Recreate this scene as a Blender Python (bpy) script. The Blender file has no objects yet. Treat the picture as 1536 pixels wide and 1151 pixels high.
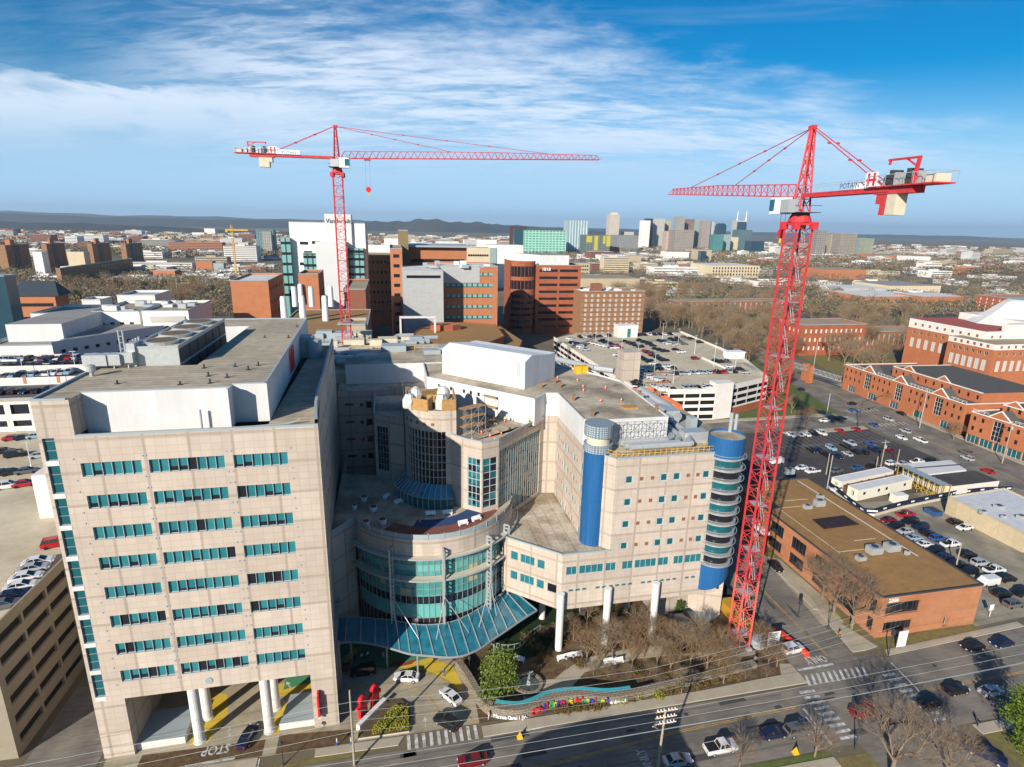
import bpy, math, random
from mathutils import Vector, Matrix
random.seed(7)
PI=math.pi
sc=bpy.context.scene
col=sc.collection
# ------------------------------------------------------------------ survey: the camera, and points of the photograph laid out on real planes
F=865.; PITCH=math.radians(15.3); ROLL=math.radians(1.2); H=80.
fw=Vector((0,math.cos(PITCH),-math.sin(PITCH)))
r0=Vector((1,0,0)); u0=r0.cross(fw)
rt=r0*math.cos(ROLL)+u0*math.sin(ROLL); up=rt.cross(fw)
CAM=Vector((0,0,H))
A=math.radians(12)                      # the street grid is turned 12 degrees
UU=Vector((math.cos(A),math.sin(A),0)); VV=Vector((-math.sin(A),math.cos(A),0))
def ray(x,y): return fw*F+rt*(x-768)-up*(y-575.5)
def pz(x,y,z=0.):
    d=ray(x,y); p=CAM+d*((z-H)/d.z); return (p.dot(UU),p.dot(VV))
def pv(x,y,v):
    d=ray(x,y); p=CAM+d*(v/d.dot(VV)); return (p.dot(UU),p.z)
def pu(x,y,u):
    d=ray(x,y); p=CAM+d*(u/d.dot(UU)); return (p.dot(VV),p.z)
def pj(u,v,z):
    p=UU*u+VV*v+Vector((0,0,z))-CAM; w=p.dot(fw); return (768+F*p.dot(rt)/w,575.5-F*p.dot(up)/w)
def hz(u,v,y):
    lo,hi=-50.,500.
    for _ in range(50):
        m=(lo+hi)/2
        if pj(u,v,m)[1]>y: lo=m
        else: hi=m
    return m
# ------------------------------------------------------------------ materials
def new_mat(name):
    m=bpy.data.materials.new(name); m.use_nodes=True
    return m,m.node_tree.nodes,m.node_tree.links,m.node_tree.nodes['Principled BSDF']
def M(name,c,rough=.8,var=.12,scale=.5,grid=None,metal=0,bump=0,spec=.3,c2=None,sc2=.05,c2amt=.5,streak=0,emit=None):
    """procedural paint/stone: base colour, fine and large scale mottling, optional panel joints (w,h,joint,darkness)"""
    m,n,l,b=new_mat(name)
    b.inputs['Roughness'].default_value=rough; b.inputs['Metallic'].default_value=metal
    b.inputs['Specular IOR Level'].default_value=spec
    tc=n.new('ShaderNodeTexCoord')
    rgb=n.new('ShaderNodeRGB'); rgb.outputs[0].default_value=(*c,1); out=rgb.outputs[0]
    if c2:
        nz=n.new('ShaderNodeTexNoise'); nz.inputs['Scale'].default_value=sc2; nz.inputs['Detail'].default_value=6; l.new(tc.outputs['UV'],nz.inputs['Vector'])
        mr=n.new('ShaderNodeMapRange'); mr.inputs[1].default_value=.42; mr.inputs[2].default_value=.62; mr.inputs[4].default_value=c2amt; l.new(nz.outputs[0],mr.inputs[0])
        mx=n.new('ShaderNodeMixRGB'); l.new(mr.outputs[0],mx.inputs[0]); l.new(out,mx.inputs[1]); mx.inputs[2].default_value=(*c2,1); out=mx.outputs[0]
    if var:
        nz=n.new('ShaderNodeTexNoise'); nz.inputs['Scale'].default_value=scale; nz.inputs['Detail'].default_value=8; nz.inputs['Roughness'].default_value=.65
        if streak:
            mp=n.new('ShaderNodeMapping'); mp.inputs['Scale'].default_value=(1,streak,1); l.new(tc.outputs['UV'],mp.inputs[0]); l.new(mp.outputs[0],nz.inputs['Vector'])
        else: l.new(tc.outputs['UV'],nz.inputs['Vector'])
        mr=n.new('ShaderNodeMapRange'); mr.inputs[1].default_value=.25; mr.inputs[2].default_value=.75; mr.inputs[3].default_value=1-var; mr.inputs[4].default_value=1+var; l.new(nz.outputs[0],mr.inputs[0])
        mx=n.new('ShaderNodeMixRGB'); mx.blend_type='MULTIPLY'; mx.inputs[0].default_value=1; l.new(out,mx.inputs[1]); l.new(mr.outputs[0],mx.inputs[2]); out=mx.outputs[0]
    if grid:
        for g in (grid if isinstance(grid[0],tuple) else (grid,)):
            br=n.new('ShaderNodeTexBrick'); br.offset=g[4] if len(g)>4 else 0; br.squash=1; br.inputs['Scale'].default_value=1
            br.inputs['Brick Width'].default_value=g[0]; br.inputs['Row Height'].default_value=g[1]; br.inputs['Mortar Size'].default_value=g[2]; br.inputs['Mortar Smooth'].default_value=.1
            br.inputs['Color1'].default_value=(1,1,1,1); q_=.93 if g[0]<4 else .86; br.inputs['Color2'].default_value=(q_,q_*.985,q_*.97,1); br.inputs['Mortar'].default_value=(g[3],g[3]*.97,g[3]*.95,1)
            l.new(tc.outputs['UV'],br.inputs['Vector'])
            mx=n.new('ShaderNodeMixRGB'); mx.blend_type='MULTIPLY'; mx.inputs[0].default_value=1; l.new(out,mx.inputs[1]); l.new(br.outputs[0],mx.inputs[2]); out=mx.outputs[0]
    l.new(out,b.inputs['Base Color'])
    if bump:
        nz=n.new('ShaderNodeTexNoise'); nz.inputs['Scale'].default_value=scale*4; nz.inputs['Detail'].default_value=6; l.new(tc.outputs['UV'],nz.inputs['Vector'])
        bp=n.new('ShaderNodeBump'); bp.inputs['Strength'].default_value=bump; bp.inputs['Distance'].default_value=.1; l.new(nz.outputs[0],bp.inputs['Height']); l.new(bp.outputs[0],b.inputs['Normal'])
    if emit: b.inputs['Emission Color'].default_value=(*c,1); b.inputs['Emission Strength'].default_value=emit
    return m
def G(name,c,rough=.12,spec=.8,var=.25,scale=.6):
    m=M(name,c,rough=rough,spec=spec,var=var,scale=scale); return m
m_stone=M('pink_precast',(.58,.495,.415),.85,.09,.5,grid=((1.38,1.03,.045,.84),(5.52,4.71,.22,.72)),c2=(.46,.395,.335),sc2=.12,c2amt=.32,streak=.15)
m_white=M('white_cladding',(.64,.635,.63),.7,.08,.5,grid=(1.6,6.,.03,.93),streak=.2)
m_whitestone=M('white_precast',(.74,.70,.64),.8,.06,.3,grid=(3.,2.4,.03,.92))
m_roof=M('gravel_roof',(.47,.405,.30),.95,.25,.5,grid=(300.,1.3,.16,.72),c2=(.30,.265,.20),sc2=.06,bump=.3)
m_roof2=M('flat_roof_tan',(.49,.42,.31),.95,.3,.8,c2=(.20,.165,.12),sc2=.12,c2amt=.8,bump=.3)
m_podroof=M('stained_membrane',(.56,.50,.41),.95,.3,1.2,grid=(2.2,30.,.07,.6),c2=(.27,.20,.12),sc2=.16,c2amt=.8)
m_brownroof=M('brown_gravel_roof',(.33,.18,.065),.95,.2,.5,c2=(.25,.15,.065),sc2=.05,bump=.3)
m_coping=M('grey_coping',(.33,.38,.40),.5,.05)
m_teal=G('teal_glass',(.02,.16,.19)); m_teal2=G('teal_blind',(.03,.19,.215),.25,.5); m_dark=G('dark_glass',(.012,.015,.022)); m_tealdk=G('deep_teal_glass',(.01,.10,.12))
m_drumglass=G('drum_glass',(.06,.29,.27),.08,1.,.4,.4); m_spandrel=G('spandrel_glass',(.13,.42,.38),.2,.6,.12)
m_mull=M('white_mullion',(.42,.47,.47),.5,0); m_steel=M('painted_steel',(.33,.36,.37),.45,.05,metal=.3)
m_blue=M('blue_panel',(.015,.105,.28),.55,.16,.8,grid=(.9,30.,.04,.8),streak=.15)
m_col=M('white_column',(.72,.71,.68),.8,.06,.6,grid=(9.,1.6,.03,.85))
m_canopy=G('canopy_glass',(.02,.17,.24),.10,1.,.5,.5)
m_red=M('crane_red',(.55,.035,.045),.55,.25,.8,c2=(.50,.07,.06),sc2=.15); m_redlt=M('crane_red_faded',(.72,.13,.10),.6,.12,.6)
m_galv=M('galvanised_steel',(.50,.52,.52),.4,.12,1.5,metal=.4); m_conc=M('pale_concrete',(.58,.52,.40),.9,.12,1.)
m_wt=M('white_paint',(.8,.8,.8),.5,.05); m_dkgrey=M('dark_metal',(.05,.055,.06),.5,.1); m_blk=M('black_rubber_and_shade',(.012,.012,.012),.7,0)  # the black also stands in for shade inside the parking garages
m_redsign=M('red_sign_paint',(.65,.02,.03),.4,.05); m_yel=M('yellow_paint',(.72,.40,.02),.7,.15,2.); m_orange=M('safety_orange',(.85,.14,.02),.6,.05)
m_wood=M('plywood',(.42,.24,.09),.8,.3,1.5); m_wrap=M('plastic_wrap',(.62,.62,.6),.2,.2,2.,spec=.8,bump=.6)
m_brick=M('red_brick',(.38,.115,.055),.9,.12,.6,grid=(9.,1.,.02,.9),c2=(.30,.09,.045),sc2=.15)
m_brick2=M('orange_brick',(.46,.205,.105),.9,.12,.6,grid=(8.,1.3,.02,.9),c2=(.40,.14,.06),sc2=.12)
m_brickdk=M('brown_brick',(.25,.10,.06),.9,.15,.6); m_bricktan=M('tan_brick',(.31,.17,.09),.9,.2,.8,c2=(.24,.12,.065),sc2=.3)
# ------------------------------------------------------------------ mesh collecting
ORG={}
class MB:
    def __init__(s): s.v=[];s.f=[];s.m=[]
    def poly(s,pts,mi=0):
        k=len(s.v); s.v+= [tuple(p) for p in pts]; s.f.append(tuple(range(k,k+len(pts)))); s.m.append(mi)
    def box(s,u0,u1,v0,v1,z0,z1,mi=0,top=None,bot=True):
        if u0>u1:u0,u1=u1,u0
        if v0>v1:v0,v1=v1,v0
        s.prism([(u0,v0),(u1,v0),(u1,v1),(u0,v1)],z0,z1,mi,mi if top is None else top,bot)
    def prism(s,P,z0,z1,mi=0,top=0,bot=False):
        a=sum(P[i][0]*P[(i+1)%len(P)][1]-P[(i+1)%len(P)][0]*P[i][1] for i in range(len(P)))
        if a<0:P=P[::-1]
        n=len(P); k=len(s.v)
        s.v+=[(p[0],p[1],z0) for p in P]+[(p[0],p[1],z1) for p in P]
        for i in range(n):
            j=(i+1)%n; s.f.append((k+i,k+j,k+n+j,k+n+i)); s.m.append(mi)
        s.f.append(tuple(k+n+i for i in range(n))); s.m.append(top)
        if bot: s.f.append(tuple(k+i for i in reversed(range(n)))); s.m.append(mi)
    def tube(s,a,b,r0,r1=None,n=8,mi=0,cap=True):
        a=Vector(a);b=Vector(b); r1=r0 if r1 is None else r1; d=b-a
        if d.length<1e-6:return
        d.normalize(); x=d.orthogonal() if abs(d.z)<.999 else Vector((1,0,0))
        if abs(d.z)<.999:
            x=Vector((0,0,1)).cross(d).normalized()
        x.normalize(); y=d.cross(x); k=len(s.v)
        for c,r in((a,r0),(b,r1)):
            for i in range(n):
                t=2*PI*(i+.5)/n; s.v.append(tuple(c+x*(math.cos(t)*r)+y*(math.sin(t)*r)))
        for i in range(n):
            j=(i+1)%n; s.f.append((k+i,k+j,k+n+j,k+n+i)); s.m.append(mi)
        if cap:
            s.f.append(tuple(k+i for i in reversed(range(n)))); s.m.append(mi); s.f.append(tuple(k+n+i for i in range(n))); s.m.append(mi)
    def bar(s,a,b,w,mi=0): s.tube(a,b,w*.707,n=4,mi=mi,cap=False)
    def path(s,pts,r,n=6,mi=0):
        for a,b in zip(pts,pts[1:]): s.tube(a,b,r,n=n,mi=mi)
    def facade(s,p0,p1,z0,z1,holes,mi=0,depth=.25,mr=None):
        """a wall from p0 to p1 (seen from outside, left to right) with recessed openings (s0,s1,z0,z1)"""
        mr=mi if mr is None else mr
        L=math.hypot(p1[0]-p0[0],p1[1]-p0[1]); t=((p1[0]-p0[0])/L,(p1[1]-p0[1])/L); n=(t[1],-t[0])
        P=lambda a,z,d=0:(p0[0]+t[0]*a-n[0]*d,p0[1]+t[1]*a-n[1]*d,z)
        hs=[(max(0,h[0]),min(L,h[1]),max(z0,h[2]),min(z1,h[3])) for h in holes]
        zs=sorted({z0,z1,*[h[2] for h in hs],*[h[3] for h in hs]})
        for za,zb in zip(zs,zs[1:]):
            if zb-za<1e-4: continue
            row=sorted([h for h in hs if h[2]<=za+1e-5 and h[3]>=zb-1e-5]); a=0.
            for h in row:
                if h[0]>a+1e-4: s.poly([P(a,za),P(h[0],za),P(h[0],zb),P(a,zb)],mi)
                a=max(a,h[1])
            if a<L-1e-4: s.poly([P(a,za),P(L,za),P(L,zb),P(a,zb)],mi)
        for a,b,c,d in hs:
            s.poly([P(a,c),P(b,c),P(b,c,depth),P(a,c,depth)],mr); s.poly([P(a,d,depth),P(b,d,depth),P(b,d),P(a,d)],mr)
            s.poly([P(a,c),P(a,c,depth),P(a,d,depth),P(a,d)],mr); s.poly([P(b,c,depth),P(b,c),P(b,d),P(b,d,depth)],mr)
    def data(s,name,mats,org=(0,0,0),smooth=False):
        me=bpy.data.meshes.new(name); me.from_pydata([(x-org[0],y-org[1],z-org[2]) for x,y,z in s.v],[],s.f)
        for m in mats: me.materials.append(m)
        me.polygons.foreach_set('material_index',s.m)
        if smooth: me.polygons.foreach_set('use_smooth',[True]*len(s.f))
        ul=me.uv_layers.new(name='UVMap'); me.update(); uv=[0.]*(2*len(me.loops))
        for p in me.polygons:
            nx,ny,nz=p.normal
            flat=abs(nz)>.7; q=math.hypot(nx,ny) or 1
            for li in p.loop_indices:
                x,y,z=s.v[me.loops[li].vertex_index]
                if flat: uv[2*li]=x;uv[2*li+1]=y
                else: uv[2*li]=(x*-ny+y*nx)/q; uv[2*li+1]=z
        ul.data.foreach_set('uv',uv)
        return me
    def build(s,name,mats,parent=None,label=None,cat=None,group=None,kind=None,smooth=False,org=None,plabel=None):
        if not s.v: return None
        if not isinstance(mats,(list,tuple)): mats=[mats]
        if parent is not None: org=ORG[parent.name]
        elif org is None:
            org=(sum(v[0] for v in s.v)/len(s.v),sum(v[1] for v in s.v)/len(s.v),min(v[2] for v in s.v)) if kind!='structure' else (0,0,0)
        me=s.data(name,mats,org,smooth); o=bpy.data.objects.new(name,me); col.objects.link(o); ORG[o.name]=org
        if parent is not None: o.parent=parent
        else: put(o,*org)
        tag(o,label,cat,group,kind)
        if plabel:o['label']=plabel
        return o
def put(o,u,v,z,rot=0):
    o.location=UU*u+VV*v+Vector((0,0,z)); o.rotation_euler=(0,0,A+rot)
def tag(o,label=None,cat=None,group=None,kind=None):
    if label:o['label']=label
    if cat:o['category']=cat
    if group:o['group']=group
    if kind:o['kind']=kind
def thing(name,label,cat,org,group=None,rot=0):
    o=bpy.data.objects.new(name,None); col.objects.link(o); ORG[o.name]=org; put(o,*org,rot); tag(o,label,cat,group); o.empty_display_size=.5
    return o
def inst(name,me,parent=None,loc=(0,0,0),rot=0,scale=None):
    o=bpy.data.objects.new(name,me); col.objects.link(o)
    if parent is not None: o.parent=parent; o.location=loc; o.rotation_euler=(0,0,rot)
    else: put(o,*loc,rot)
    if scale: o.scale=scale
    ORG[o.name]=loc
    return o
def copy_tree(o,parent=None):
    c=o.copy(); col.objects.link(c)
    if parent is not None: c.parent=parent
    for ch in o.children: copy_tree(ch,c)
    return c
_wc={}
def win(parent,p0,p1,h,nx=1,nz=1,mg=None,mf=None,depth=.2,name='window',fw_=.07,mats=None,key=None,fd=.09):
    """one window set back in its opening: glass, with its frame as a sub-part"""
    L=math.hypot(p1[0]-p0[0],p1[1]-p0[1]); t=((p1[0]-p0[0])/L,(p1[1]-p0[1])/L); n=(t[1],-t[0])
    w=h[1]-h[0]; hh=h[3]-h[2]; k=(round(w,2),round(hh,2),nx,nz,mg.name if mg else key,name)
    if k not in _wc:
        b=MB()
        if mg: b.poly([(0,0,0),(w,0,0),(w,0,hh),(0,0,hh)]); ms=[mg]
        else:
            ms=mats; a=w/nx
            for i in range(nx):
                for j in range(nz):
                    r=random.random(); z0=hh*j/nz; z1=hh*(j+1)/nz
                    f=0 if r<.55 else (.35 if r<.78 else 1 if r>.90 else .2); zb=z0+(z1-z0)*f
                    if f>0: b.poly([(a*i,0,z0),(a*i+a,0,z0),(a*i+a,0,zb),(a*i,0,zb)],1)
                    if f<1: b.poly([(a*i,0,zb),(a*i+a,0,zb),(a*i+a,0,z1),(a*i,0,z1)],0 if random.random()<.62 else 2)
        fm=None
        if mf:
            f=MB(); q=fw_
            for i in range(nx+1): x=w*i/nx; x=min(max(x,q/2),w-q/2); f.box(x-q/2,x+q/2,-fd,-.01,0,hh)
            for j in range(nz+1): z=hh*j/nz; z=min(max(z,q/2),hh-q/2); f.box(0,w,-.07,-.012,z-q/2,z+q/2)
            fm=f.data('frame',[mf])
        me=b.data(name,ms); _wc[k]=(me,fm)
        if not mg: del _wc[k]
        res=(me,fm)
    else: res=_wc[k]
    og=ORG[parent.name]
    loc=(p0[0]+t[0]*h[0]-n[0]*depth-og[0],p0[1]+t[1]*h[0]-n[1]*depth-og[1],h[2]-og[2])
    o=inst(name,res[0],parent,loc,math.atan2(t[1],t[0]))
    if res[1]: inst('frame',res[1],o)
    return o
def wins(parent,p0,p1,holes,**k):
    for h in holes: win(parent,p0,p1,h,**k)
def gridholes(L,n,w,zs,h,s0=None,s1=None):
    s0=0 if s0 is None else s0; s1=L if s1 is None else s1; a=(s1-s0)/n
    return [(s0+a*(i+.5)-w/2,s0+a*(i+.5)+w/2,z,z+h) for z in zs for i in range(n)]
def dist(p,q): return math.hypot(p[0]-q[0],p[1]-q[1])
# ------------------------------------------------------------------ camera, light, sky
cd=bpy.data.cameras.new('camera'); cam=bpy.data.objects.new('camera',cd); col.objects.link(cam); sc.camera=cam
cd.sensor_width=36; cd.lens=36*F/1536; cd.clip_start=1; cd.clip_end=90000
m=Matrix.Identity(4)
for i in range(3): m[i][0]=rt[i]; m[i][1]=up[i]; m[i][2]=-fw[i]; m[i][3]=CAM[i]
cam.matrix_world=m
SEL=math.radians(24); SHD=math.radians(29.5)   # sun height; heading its shadows take (east of +Y)
sd=bpy.data.lights.new('sun','SUN'); so=bpy.data.objects.new('sun',sd); col.objects.link(so)
sd.energy=5.0; sd.angle=math.radians(.5); sd.color=(1,.925,.81)
d=Vector((math.sin(SHD)*math.cos(SEL),math.cos(SHD)*math.cos(SEL),-math.sin(SEL)))
so.rotation_euler=d.to_track_quat('-Z','Y').to_euler(); so.location=(0,0,300)
w=bpy.data.worlds.new('World'); sc.world=w; w.use_nodes=True; n=w.node_tree.nodes; l=w.node_tree.links
bg=n['Background']; sky=n.new('ShaderNodeTexSky'); sky.sky_type='NISHITA'; sky.sun_disc=False; sky.sun_elevation=SEL; sky.sun_rotation=SHD+PI
sky.altitude=100; sky.air_density=1.0; sky.dust_density=.3; sky.ozone_density=3.0
bg.inputs[1].default_value=.10
def nd(t,**k):
    x=n.new(t)
    for a,b in k.items(): setattr(x,a,b)
    return x
def mth(op,a,b=None,c=None):
    x=nd('ShaderNodeMath',operation=op)
    for i,q in enumerate((a,b,c)):
        if q is None: continue
        if hasattr(q,'links'): l.new(q,x.inputs[i])
        else: x.inputs[i].default_value=q
    return x.outputs[0]
tc=nd('ShaderNodeTexCoord'); sp=nd('ShaderNodeSeparateXYZ'); l.new(tc.outputs['Generated'],sp.inputs[0])
X,Y,Z=sp.outputs
zz=mth('ADD',mth('MAXIMUM',Z,.012),.16)
cx=mth('DIVIDE',X,zz); cy=mth('DIVIDE',Y,zz)      # the cloud layer lies on a high sheet
cb=nd('ShaderNodeCombineXYZ'); l.new(cx,cb.inputs[0]); l.new(cy,cb.inputs[1])
def noise(vec,scale,detail,rough=.55,dist_=0,mp=None):
    if mp:
        q=nd('ShaderNodeMapping'); q.inputs['Location'].default_value=mp[0]; q.inputs['Rotation'].default_value=(0,0,mp[1]); q.inputs['Scale'].default_value=mp[2]; l.new(vec,q.inputs[0]); vec=q.outputs[0]
    x=nd('ShaderNodeTexNoise'); x.inputs['Scale'].default_value=scale; x.inputs['Detail'].default_value=detail; x.inputs['Roughness'].default_value=rough; x.inputs['Distortion'].default_value=dist_
    l.new(vec,x.inputs['Vector']); return x.outputs[0]
def rng(v,a,b,c=0,d=1):
    x=nd('ShaderNodeMapRange'); l.new(v,x.inputs[0]); x.interpolation_type='SMOOTHSTEP'
    for i,q in enumerate((a,b,c,d)): x.inputs[i+1].default_value=q
    return x.outputs[0]
n1=noise(cb.outputs[0],1.5,9,.6,.25,((3.1,1.7,0),.42,(.5,1.9,1)))
n2=noise(cb.outputs[0],7,7,.62,.5,((0,0,0),.35,(.7,2.2,1)))
nb=noise(tc.outputs['Generated'],9,8,.6,.2,((0,0,0),0,(1,1,4)))
bear=mth('DIVIDE',X,mth('MAXIMUM',Y,.05)); elev=mth('DIVIDE',Z,mth('MAXIMUM',Y,.05))
wob=mth('MULTIPLY',mth('SUBTRACT',nb,.5),.20)
e1=mth('ADD',mth('ADD',elev,mth('MULTIPLY',bear,.19)),wob)           # the sheet thins toward the upper right
sheet_top=rng(e1,.20,.345,1,0)
sheet_bot=rng(elev,.03,.17,.30,1)
tex=mth('ADD',mth('MULTIPLY',n1,.6),mth('MULTIPLY',n2,.4))
tx=rng(tex,.36,.58,.12,1)
xl=rng(bear,-.75,-.35,.1,1); xr=rng(bear,.55,.95,1,.25)
sheet=mth('MULTIPLY',mth('MULTIPLY',mth('MULTIPLY',sheet_top,sheet_bot),tx),mth('MULTIPLY',mth('MULTIPLY',xl,xr),.82))
e2=mth('ADD',mth('ADD',elev,mth('MULTIPLY',bear,.045)),mth('MULTIPLY',mth('SUBTRACT',nb,.5),.10))
bank_top=rng(e2,.170,.190,1,0); bank_x=rng(bear,-.40,.0,1,0)
bank=mth('MULTIPLY',mth('MULTIPLY',mth('MULTIPLY',bank_top,bank_x),rng(elev,.06,.19,.08,.80)),rng(nb,.30,.55,.45,1))
cirr=mth('MULTIPLY',rng(noise(cb.outputs[0],1.1,8,.62,.9,((7,2,0),.9,(.4,2.6,1))),.52,.8),.22)
cov=mth('MINIMUM',mth('ADD',mth('MAXIMUM',sheet,bank),cirr),.96)
hs=nd('ShaderNodeHueSaturation'); hs.inputs['Saturation'].default_value=1.6; hs.inputs['Value'].default_value=.76; l.new(sky.outputs[0],hs.inputs['Color'])
veil=nd('ShaderNodeMixRGB'); l.new(rng(elev,.0,.27,.93,0),veil.inputs[0]); l.new(hs.outputs[0],veil.inputs[1]); veil.inputs[2].default_value=(3.1,5.4,8.1,1)
cm=nd('ShaderNodeMixRGB'); l.new(rng(elev,.04,.19),cm.inputs[0]); cm.inputs[1].default_value=(4.0,5.4,7.4,1); cm.inputs[2].default_value=(6.3,7.1,8.2,1)
mx=nd('ShaderNodeMixRGB'); l.new(cov,mx.inputs[0]); l.new(veil.outputs[0],mx.inputs[1]); l.new(cm.outputs[0],mx.inputs[2])
l.new(mx.outputs[0],bg.inputs[0])
sc.view_settings.view_transform='Standard'; sc.view_settings.look='None'; sc.view_settings.exposure=.45; sc.view_settings.gamma=1
sc.cycles.max_bounces=5; sc.cycles.diffuse_bounces=2; sc.cycles.glossy_bounces=2; sc.cycles.transmission_bounces=2; sc.cycles.volume_bounces=0
sc.cycles.use_denoising=True
# ================================================================== the tall pink hospital wing with ribbon windows
def V81(x,y): return pv(x,y,80.8)
T=thing('hospital_tower','tall pink precast hospital wing with rows of teal ribbon windows and white columns under it','hospital',(-28,80.8,0))
UL,UR,VF=-45.3,-10.7,80.8
b=MB(); holes=[]; strips=[]
cols3=[(-41.0,-33.75,6),(-32.85,-23.35,8),(-22.2,-15.05,6)]
for i in range(8):
    zt=48.5-4.71*i
    for a,c,k in cols3: strips.append(((a-UL,c-UL,zt-1.95,zt),k))
holes+=[(.45,1.85,48.5-4.71*i-4.15,48.5-4.71*i-.15) for i in range(-1,8)]
pA,pB=(UL,VF),(UR,VF)
b.facade(pA,pB,10.6,52.2,[s[0] for s in strips]+holes,0,.45,1)
# corner piers down to the street, sides, underside
b.facade((UL,VF),(-41.1,VF),0,10.6,[],0); b.facade((-14.6,VF),(UR,VF),0,10.6,[],0)
b.poly([(-41.1,VF,0),(-41.1,97,0),(-41.1,97,10.6),(-41.1,VF,10.6)]); b.poly([(-14.6,88,0),(-14.6,VF,0),(-14.6,VF,10.6),(-14.6,88,10.6)])
b.poly([(-14.6,88,10.6),(UR,88,10.6),(UR,88,0),(-14.6,88,0)])
b.poly([(UL,VF,10.6),(UL,146,10.6),(UR-3,146,10.6),(UR,VF,10.6)],0)
b.poly([(UL,146,0),(UL,VF,0),(UL,VF,57.3),(UL,146,57.3)])
b.prism([(UL,97),(UR-2,97),(UR-3.2,146),(UL,146)],0,10.55,0)
b.prism([(UL,VF),(-41,VF),(-41,84.1),(UL,84.1)],52.2,57.3,0,2)          # corner pylon
b.box(-41,-19,VF+.02,VF+.35,52.2,52.5,3); b.box(-19,UR,VF+.02,VF+.35,52.2,52.5,3)
b.box(UL-.06,-41.3,VF-.06,VF+.3,57.3,57.55,3)
b.box(-41.5,-20.3,146,146.3,10.5,57.3,0)
# white sills between the corner slot windows
b.build('wall',[m_stone,m_coping,m_roof,m_coping],T)
for i in range(9): zt=48.5-4.71*i; b=MB(); b.box(UL+.4,UL+1.9,VF-.04,VF+.02,zt-.15,zt+.56); b.build('slot_sill',m_white,T)
for h,k in strips: win(T,pA,pB,h,k,1,None,m_mull,.34,mats=[m_teal2,m_dark,m_teal],key='t',fd=.24,fw_=.06)
for h in holes: win(T,pA,pB,h,1,3,m_tealdk,m_steel,.3)
# small dark fixings at the panel corners
b=MB()
for i in range(8):
    zt=48.5-4.71*i
    for z in ((zt+.65),(zt-2.4)):
        for u in (-41.75,-33.5,-33.1,-23.05,-22.45,-14.6):
            if z<51.8: b.box(u-.11,u+.11,VF-.07,VF+.01,z-.11,z+.11)
b.build('panel_fixings',m_coping,T)
# ledge roof, penthouse and its white cladding
b=MB()
b.poly([(-41,VF+.3,51.6),(UR,VF+.3,51.6),(-12.2,97,51.6),(-13.6,140,51.6),(-18,140,51.6),(-18,84,51.6),(-41,84,51.6)],1)
b.facade((-41,84),(-22.6,84),51.6,57.3,[],0); b.facade((-22.6,84),(-22.6,85.8),51.6,57.3,[],0); b.facade((-22.6,85.8),(-18,85.8),51.6,57.3,[],0)
b.facade((-18,85.8),(-20,146),51.6,57.3,[],0)
b.box(-22.75,-22.45,82.6,84,51.6,57.5,0)
for P in ([(UL,84),(-22.6,84),(-22.6,85.8),(-18,85.8),(-18.5,99),(UL,99)],[(-31,99),(-18.5,99),(-20,146),(-31,146)],[(UL,136),(-31,136),(-31,146),(UL,146)]):
    b.poly([(x,y,57.3) for x,y in P],1)
for q in ((UL,81,UL+.35,99),): b.box(q[0],q[2],q[1],q[3],57.3,57.6,2)
b.box(-41,-22.6,84,84.25,57.3,57.5,2); b.box(-22.6,-18,85.8,86.05,57.3,57.5,2)
b.prism([(-18.3,85.8),(-18,85.8),(-20,146),(-20.3,146)],57.3,57.5,2,2); b.box(-44,-20,145.8,146.1,57.3,57.55,2)
# plant well cut into the roof
b.facade((-41,99),(-41,136),50,57.3,[],0); b.facade((-31,136),(-31,99),50,57.3,[],0); b.facade((-41,136),(-31,136),50,57.3,[],0); b.facade((-31,99),(-41,99),50,57.3,[],0)
b.poly([(-41,99,52),(-31,99,52),(-31,136,52),(-41,136,52)],1)
b.build('penthouse',[m_white,m_roof,m_coping],T)
# curved fin wall along the east edge
fp=[(UR,VF),(-11.7,89),(-12.2,97),(-12.5,108),(-13.2,124),(-13.8,141)]
b=MB(); 
for i,(p,q) in enumerate(zip(fp,fp[1:])):
    L=dist(p,q); hs=[]
    for r in range(8):
        z=46.6-4.71*r
        hs+=[(L*.3,L*.3+.9,z,z+1.1),(L*.7,L*.7+.9,z,z+1.1)]
    b.facade(p,q,0 if i==0 else 0,53.2,hs,0,.2); 
    t=((q[0]-p[0])/L,(q[1]-p[1])/L); b.facade((q[0]-.4,q[1]),(p[0]-.4,p[1]),51.6,53.2,[],0)
    b.poly([(p[0],p[1],53.2),(q[0],q[1],53.2),(q[0]-.4,q[1],53.2),(p[0]-.4,p[1],53.2)],1)
    
b.poly([(-13.8,141,0),(-41,141,0),(-41,141,51.6),(-13.8,141,51.6)],0)
fin=b.build('fin_wall',[m_stone,m_coping],T)
for p,q in zip(fp,fp[1:]):
    L=dist(p,q)
    for r in range(8):
        z=46.6-4.71*r
        for s in (.3,.7): win(T,p,q,(L*s,L*s+.9,z,z+1.1),mg=m_dark,depth=.18)
# columns
for k,(u,v) in enumerate(((-32.1,81.7),(-21.7,81.7),(-32.2,86.3),(-21.6,86.3))):
    b=MB(); b.tube((u,v,0),(u,v,10.6),.78,n=20); b.tube((u,v,0),(u,v,.25),.95,n=20); b.build('column',m_col,T)
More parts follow.
